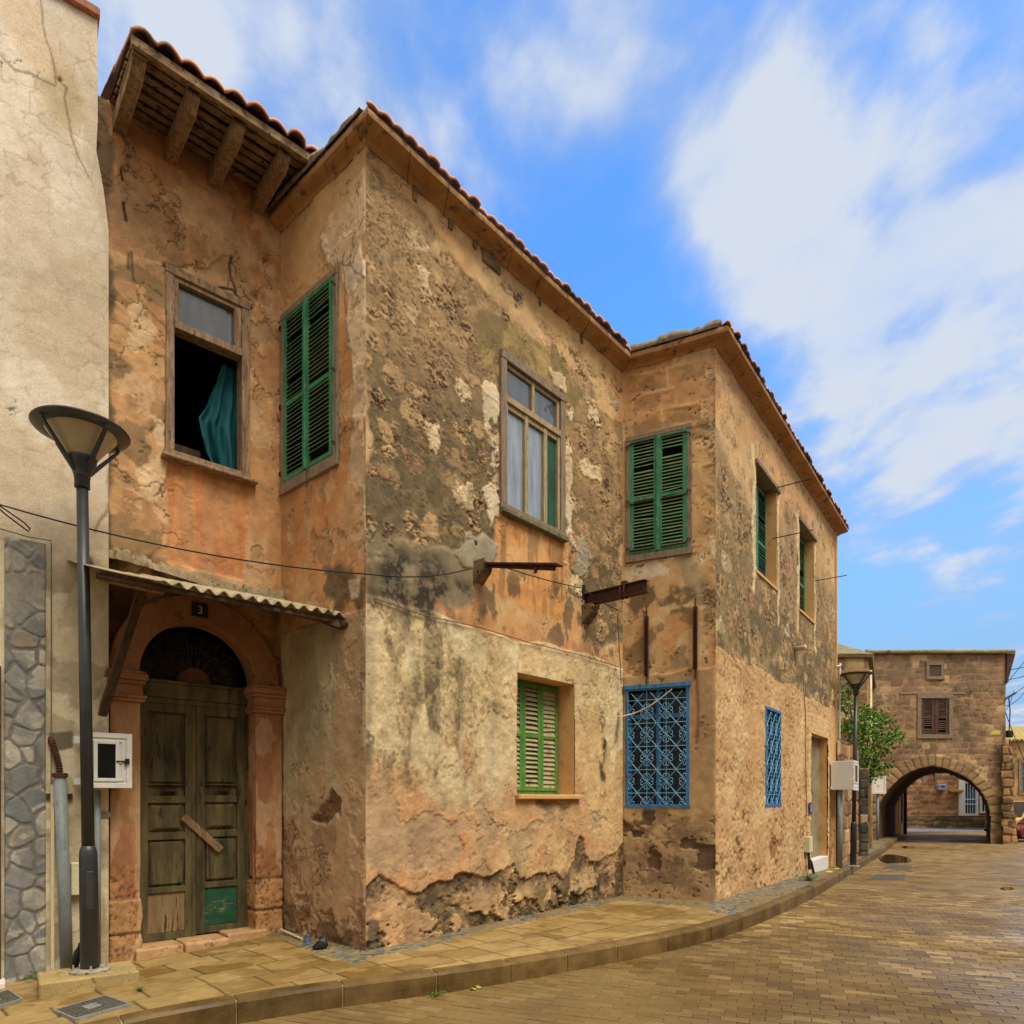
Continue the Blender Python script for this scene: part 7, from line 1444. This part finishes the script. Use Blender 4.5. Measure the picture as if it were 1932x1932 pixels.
# house row added behind the camera to block low sky light; panes reflect it
FX = Fr((-6.5, -14.5), dirn(2200)); fh_ = thing('sky_blocking_houses', 'plain tan house row added behind the camera, blocking low sky light', 'house', FX.pt(14, 0, 0)); tag(fh_, kind='structure')
FXr = Fr(FX.pt(46, 0, 0)[:2], -FX.u[:2])
m = MB(); m.box(FXr, 0, 46, -7, 0, -.6, 6.6); m.build('wall', PLAST, fh_)
m = MB(); m.hexa([FXr.pt(-.3, -7.2, 6.61), FXr.pt(-.3, .4, 6.61), FXr.pt(46.3, .4, 6.61), FXr.pt(46.3, -7.2, 6.61), FXr.pt(-.3, -3.6, 8.0), FXr.pt(-.3, -3.3, 8.0), FXr.pt(46.3, -3.3, 8.0), FXr.pt(46.3, -3.6, 8.0)]); m.build('roof', TILE if False else SURR, fh_)
for k in range(9):
    for z0 in (.9, 4.0):
        u0 = 2.2 + k * 5; w = frame_mb(FXr, (u0, u0 + 1.1, z0, z0 + 1.6), .09, .002, .05).build('window', WOODB, fh_); m = MB(); m.box(FXr, u0 + .09, u0 + 1.01, .003, .02, z0 + .09, z0 + 1.5); m.build('pane', GLASSD, w)
# ---------------------------------------------------------------- camera, light, sky
cam = bpy.data.cameras.new('camera'); co = bpy.data.objects.new('camera', cam); COL.objects.link(co); co.location = (0, 0, EYE); co.rotation_euler = (R(90), 0, 0)
cam.sensor_width = 36; cam.sensor_fit = 'HORIZONTAL'; cam.lens = F / 1932 * 36; cam.shift_y = (HY - 966) / 1932; cam.clip_end = 2000; cam.clip_start = .05; SC.camera = co
AZ, EL = R(134), R(60)
sv = Vector((math.sin(AZ) * math.cos(EL), math.cos(AZ) * math.cos(EL), math.sin(EL)))
sl_ = bpy.data.lights.new('sun', 'SUN'); sl_.energy = SUN_E; sl_.angle = R(SUN_A); sl_.color = (1.0, .935, .83); so = bpy.data.objects.new('sun', sl_); COL.objects.link(so); so.rotation_euler = (-sv).to_track_quat('-Z', 'Y').to_euler()
w = bpy.data.worlds.new('World'); SC.world = w; w.use_nodes = True; nt = w.node_tree; nt.nodes.clear(); NN = nt.nodes.new; LK = nt.links.new
out = NN('ShaderNodeOutputWorld'); bg = NN('ShaderNodeBackground'); LK(bg.outputs[0], out.inputs[0]); bg.inputs[1].default_value = SKY_S
sky = NN('ShaderNodeTexSky'); sky.sky_type = 'NISHITA'; sky.sun_disc = False; sky.sun_elevation = EL; sky.sun_rotation = AZ; sky.air_density = 1.0; sky.dust_density = .6; sky.ozone_density = 2.2
tc = NN('ShaderNodeTexCoord'); vec = tc.outputs['Generated']
def mth(op, a, b=None, c=None, clamp=False):
    n = NN('ShaderNodeMath'); n.operation = op; n.use_clamp = clamp
    for i, v in enumerate((a, b, c)):
        if v is None: continue
        if isinstance(v, (int, float)): n.inputs[i].default_value = v
        else: LK(v, n.inputs[i])
    return n.outputs[0]
sx = NN('ShaderNodeSeparateXYZ'); LK(vec, sx.inputs[0]); zc = mth('MAXIMUM', sx.outputs[2], .0); zd_ = mth('ADD', zc, .14)
cb = NN('ShaderNodeCombineXYZ'); LK(mth('DIVIDE', sx.outputs[0], zd_), cb.inputs[0]); LK(mth('DIVIDE', sx.outputs[1], zd_), cb.inputs[1])
def wn(scale, detail, rough, off, dist=0):
    mp = NN('ShaderNodeMapping'); mp.inputs['Location'].default_value = off; mp.inputs['Rotation'].default_value = (0, 0, .5); mp.inputs['Scale'].default_value = (1, .75, 1); LK(cb.outputs[0], mp.inputs[0]); n = NN('ShaderNodeTexNoise'); n.inputs['Scale'].default_value = scale; n.inputs['Detail'].default_value = detail; n.inputs['Roughness'].default_value = rough; n.inputs['Distortion'].default_value = dist; LK(mp.outputs[0], n.inputs['Vector']); return n.outputs['Fac']
n1 = wn(2.4, 6, .52, (8.1, 3.4, 0), .3); n2 = wn(5.0, 7, .54, (7.7, 2.3, 1), .15)
den = mth('ADD', mth('MULTIPLY', mth('SUBTRACT', n1, .5), 1.3), mth('MULTIPLY', mth('SUBTRACT', n2, .5), 2.1))
# cloud banks and gaps where the photograph has them, as directions in the sky
BANKS = [(1240, 110, .08, .30), (1080, 20, .06, .26), (1900, 700, .06, .22), (1890, 290, .05, .16), (1780, 960, .07, .34), (1380, 300, .06, .22), (440, 60, .06, .2), (640, 100, .10, .44), (780, 220, .08, .30), (560, 20, .07, .2), (700, 330, .05, .12), (1640, 60, .08, .20), (1860, 150, .08, .26), (1480, 190, .07, .20), (1660, 400, .08, .30), (1880, 500, .09, .34), (1540, 640, .09, .42), (1720, 720, .09, .36), (1660, 930, .06, .40), (1860, 950, .07, .36), (1240, 200, .06, .30), (1200, 430, .06, .28), (230, 40, .06, .3), (1780, 1215, .05, .40), (1900, 1340, .06, .3), (1420, 480, .05, .24), (1080, 60, .05, .20),
         (960, 300, .08, -.30), (860, 60, .05, -.30), (1020, 560, .09, -.34), (1180, 640, .07, -.30), (1390, 740, .05, -.2), (560, 260, .05, -.25), (1340, 80, .05, -.2), (1640, 1090, .08, -.46), (1800, 1110, .08, -.36), (1740, 280, .05, -.34), (1560, 330, .05, -.24), (1900, 800, .05, -.30), (1630, 830, .04, -.26), (1800, 620, .04, -.26), (1760, 60, .04, -.24)]
for x, y, r, k in BANKS:
    v = Vector(((x - CX) / F, 1, (HY - y) / F)).normalized(); d_ = NN('ShaderNodeVectorMath'); d_.operation = 'DOT_PRODUCT'; LK(vec, d_.inputs[0]); d_.inputs[1].default_value = v
    mr = NN('ShaderNodeMapRange'); mr.interpolation_type = 'SMOOTHERSTEP'; mr.inputs[1].default_value = math.cos(r * 2.3); mr.inputs[2].default_value = 1.0; mr.inputs[3].default_value = 0; mr.inputs[4].default_value = k * .8; LK(d_.outputs['Value'], mr.inputs[0]); den = mth('ADD', den, mr.outputs[0])
mr = NN('ShaderNodeMapRange'); mr.interpolation_type = 'SMOOTHSTEP'; mr.inputs[1].default_value = -.30; mr.inputs[2].default_value = .86; LK(den, mr.inputs[0]); mask = mth('MULTIPLY', mr.outputs[0], mth('ADD', .46, mth('MULTIPLY', n2, .95)), clamp=True)
thick = NN('ShaderNodeMapRange'); thick.interpolation_type = 'SMOOTHSTEP'; thick.inputs[1].default_value = -.1; thick.inputs[2].default_value = .9; LK(mth('ADD', den, mth('MULTIPLY', mth('SUBTRACT', n2, .5), 2.0)), thick.inputs[0])
def mx(a, b, f, mode='MIX'):
    n = NN('ShaderNodeMix'); n.data_type = 'RGBA'; n.blend_type = mode
    for s_, v in ((n.inputs[6], a), (n.inputs[7], b)):
        if isinstance(v, bpy.types.NodeSocket): LK(v, s_)
        else: s_.default_value = c4(v)
    if isinstance(f, (int, float)): n.inputs[0].default_value = f
    else: LK(f, n.inputs[0])
    return n.outputs[2]
blue = mx(sky.outputs[0], SKY_TINT, 1.0, 'MULTIPLY')
hz = NN('ShaderNodeMapRange'); hz.interpolation_type = 'SMOOTHSTEP'; hz.inputs[1].default_value = .56; hz.inputs[2].default_value = .10; LK(sx.outputs[2], hz.inputs[0]); blue = mx(blue, (1.75, 3.15, 4.9), hz.outputs[0])
cloud = mx(CLOUD_A, CLOUD_B, thick.outputs[0])
# added unseen warm-white cloud deck behind the camera, to warm the sky fill
dk = NN('ShaderNodeVectorMath'); dk.operation = 'DOT_PRODUCT'; LK(vec, dk.inputs[0]); dk.inputs[1].default_value = Vector((.25, -.75, .6)).normalized()
mr = NN('ShaderNodeMapRange'); mr.interpolation_type = 'SMOOTHSTEP'; mr.inputs[1].default_value = .0; mr.inputs[2].default_value = .55; LK(dk.outputs['Value'], mr.inputs[0]); fill_deck = mr.outputs[0]
mask = mth('MAXIMUM', mask, fill_deck); cloud = mx(cloud, (5.0, 4.75, 4.3), fill_deck)
LK(mx(blue, cloud, mask), bg.inputs[0])
vs_ = SC.view_settings; vs_.view_transform = 'Standard'; vs_.look = 'None'; vs_.exposure = EXPO; vs_.gamma = 1; vs_.use_curve_mapping = False
SC.render.engine = 'CYCLES'; SC.cycles.use_denoising = True; SC.cycles.max_bounces = 6
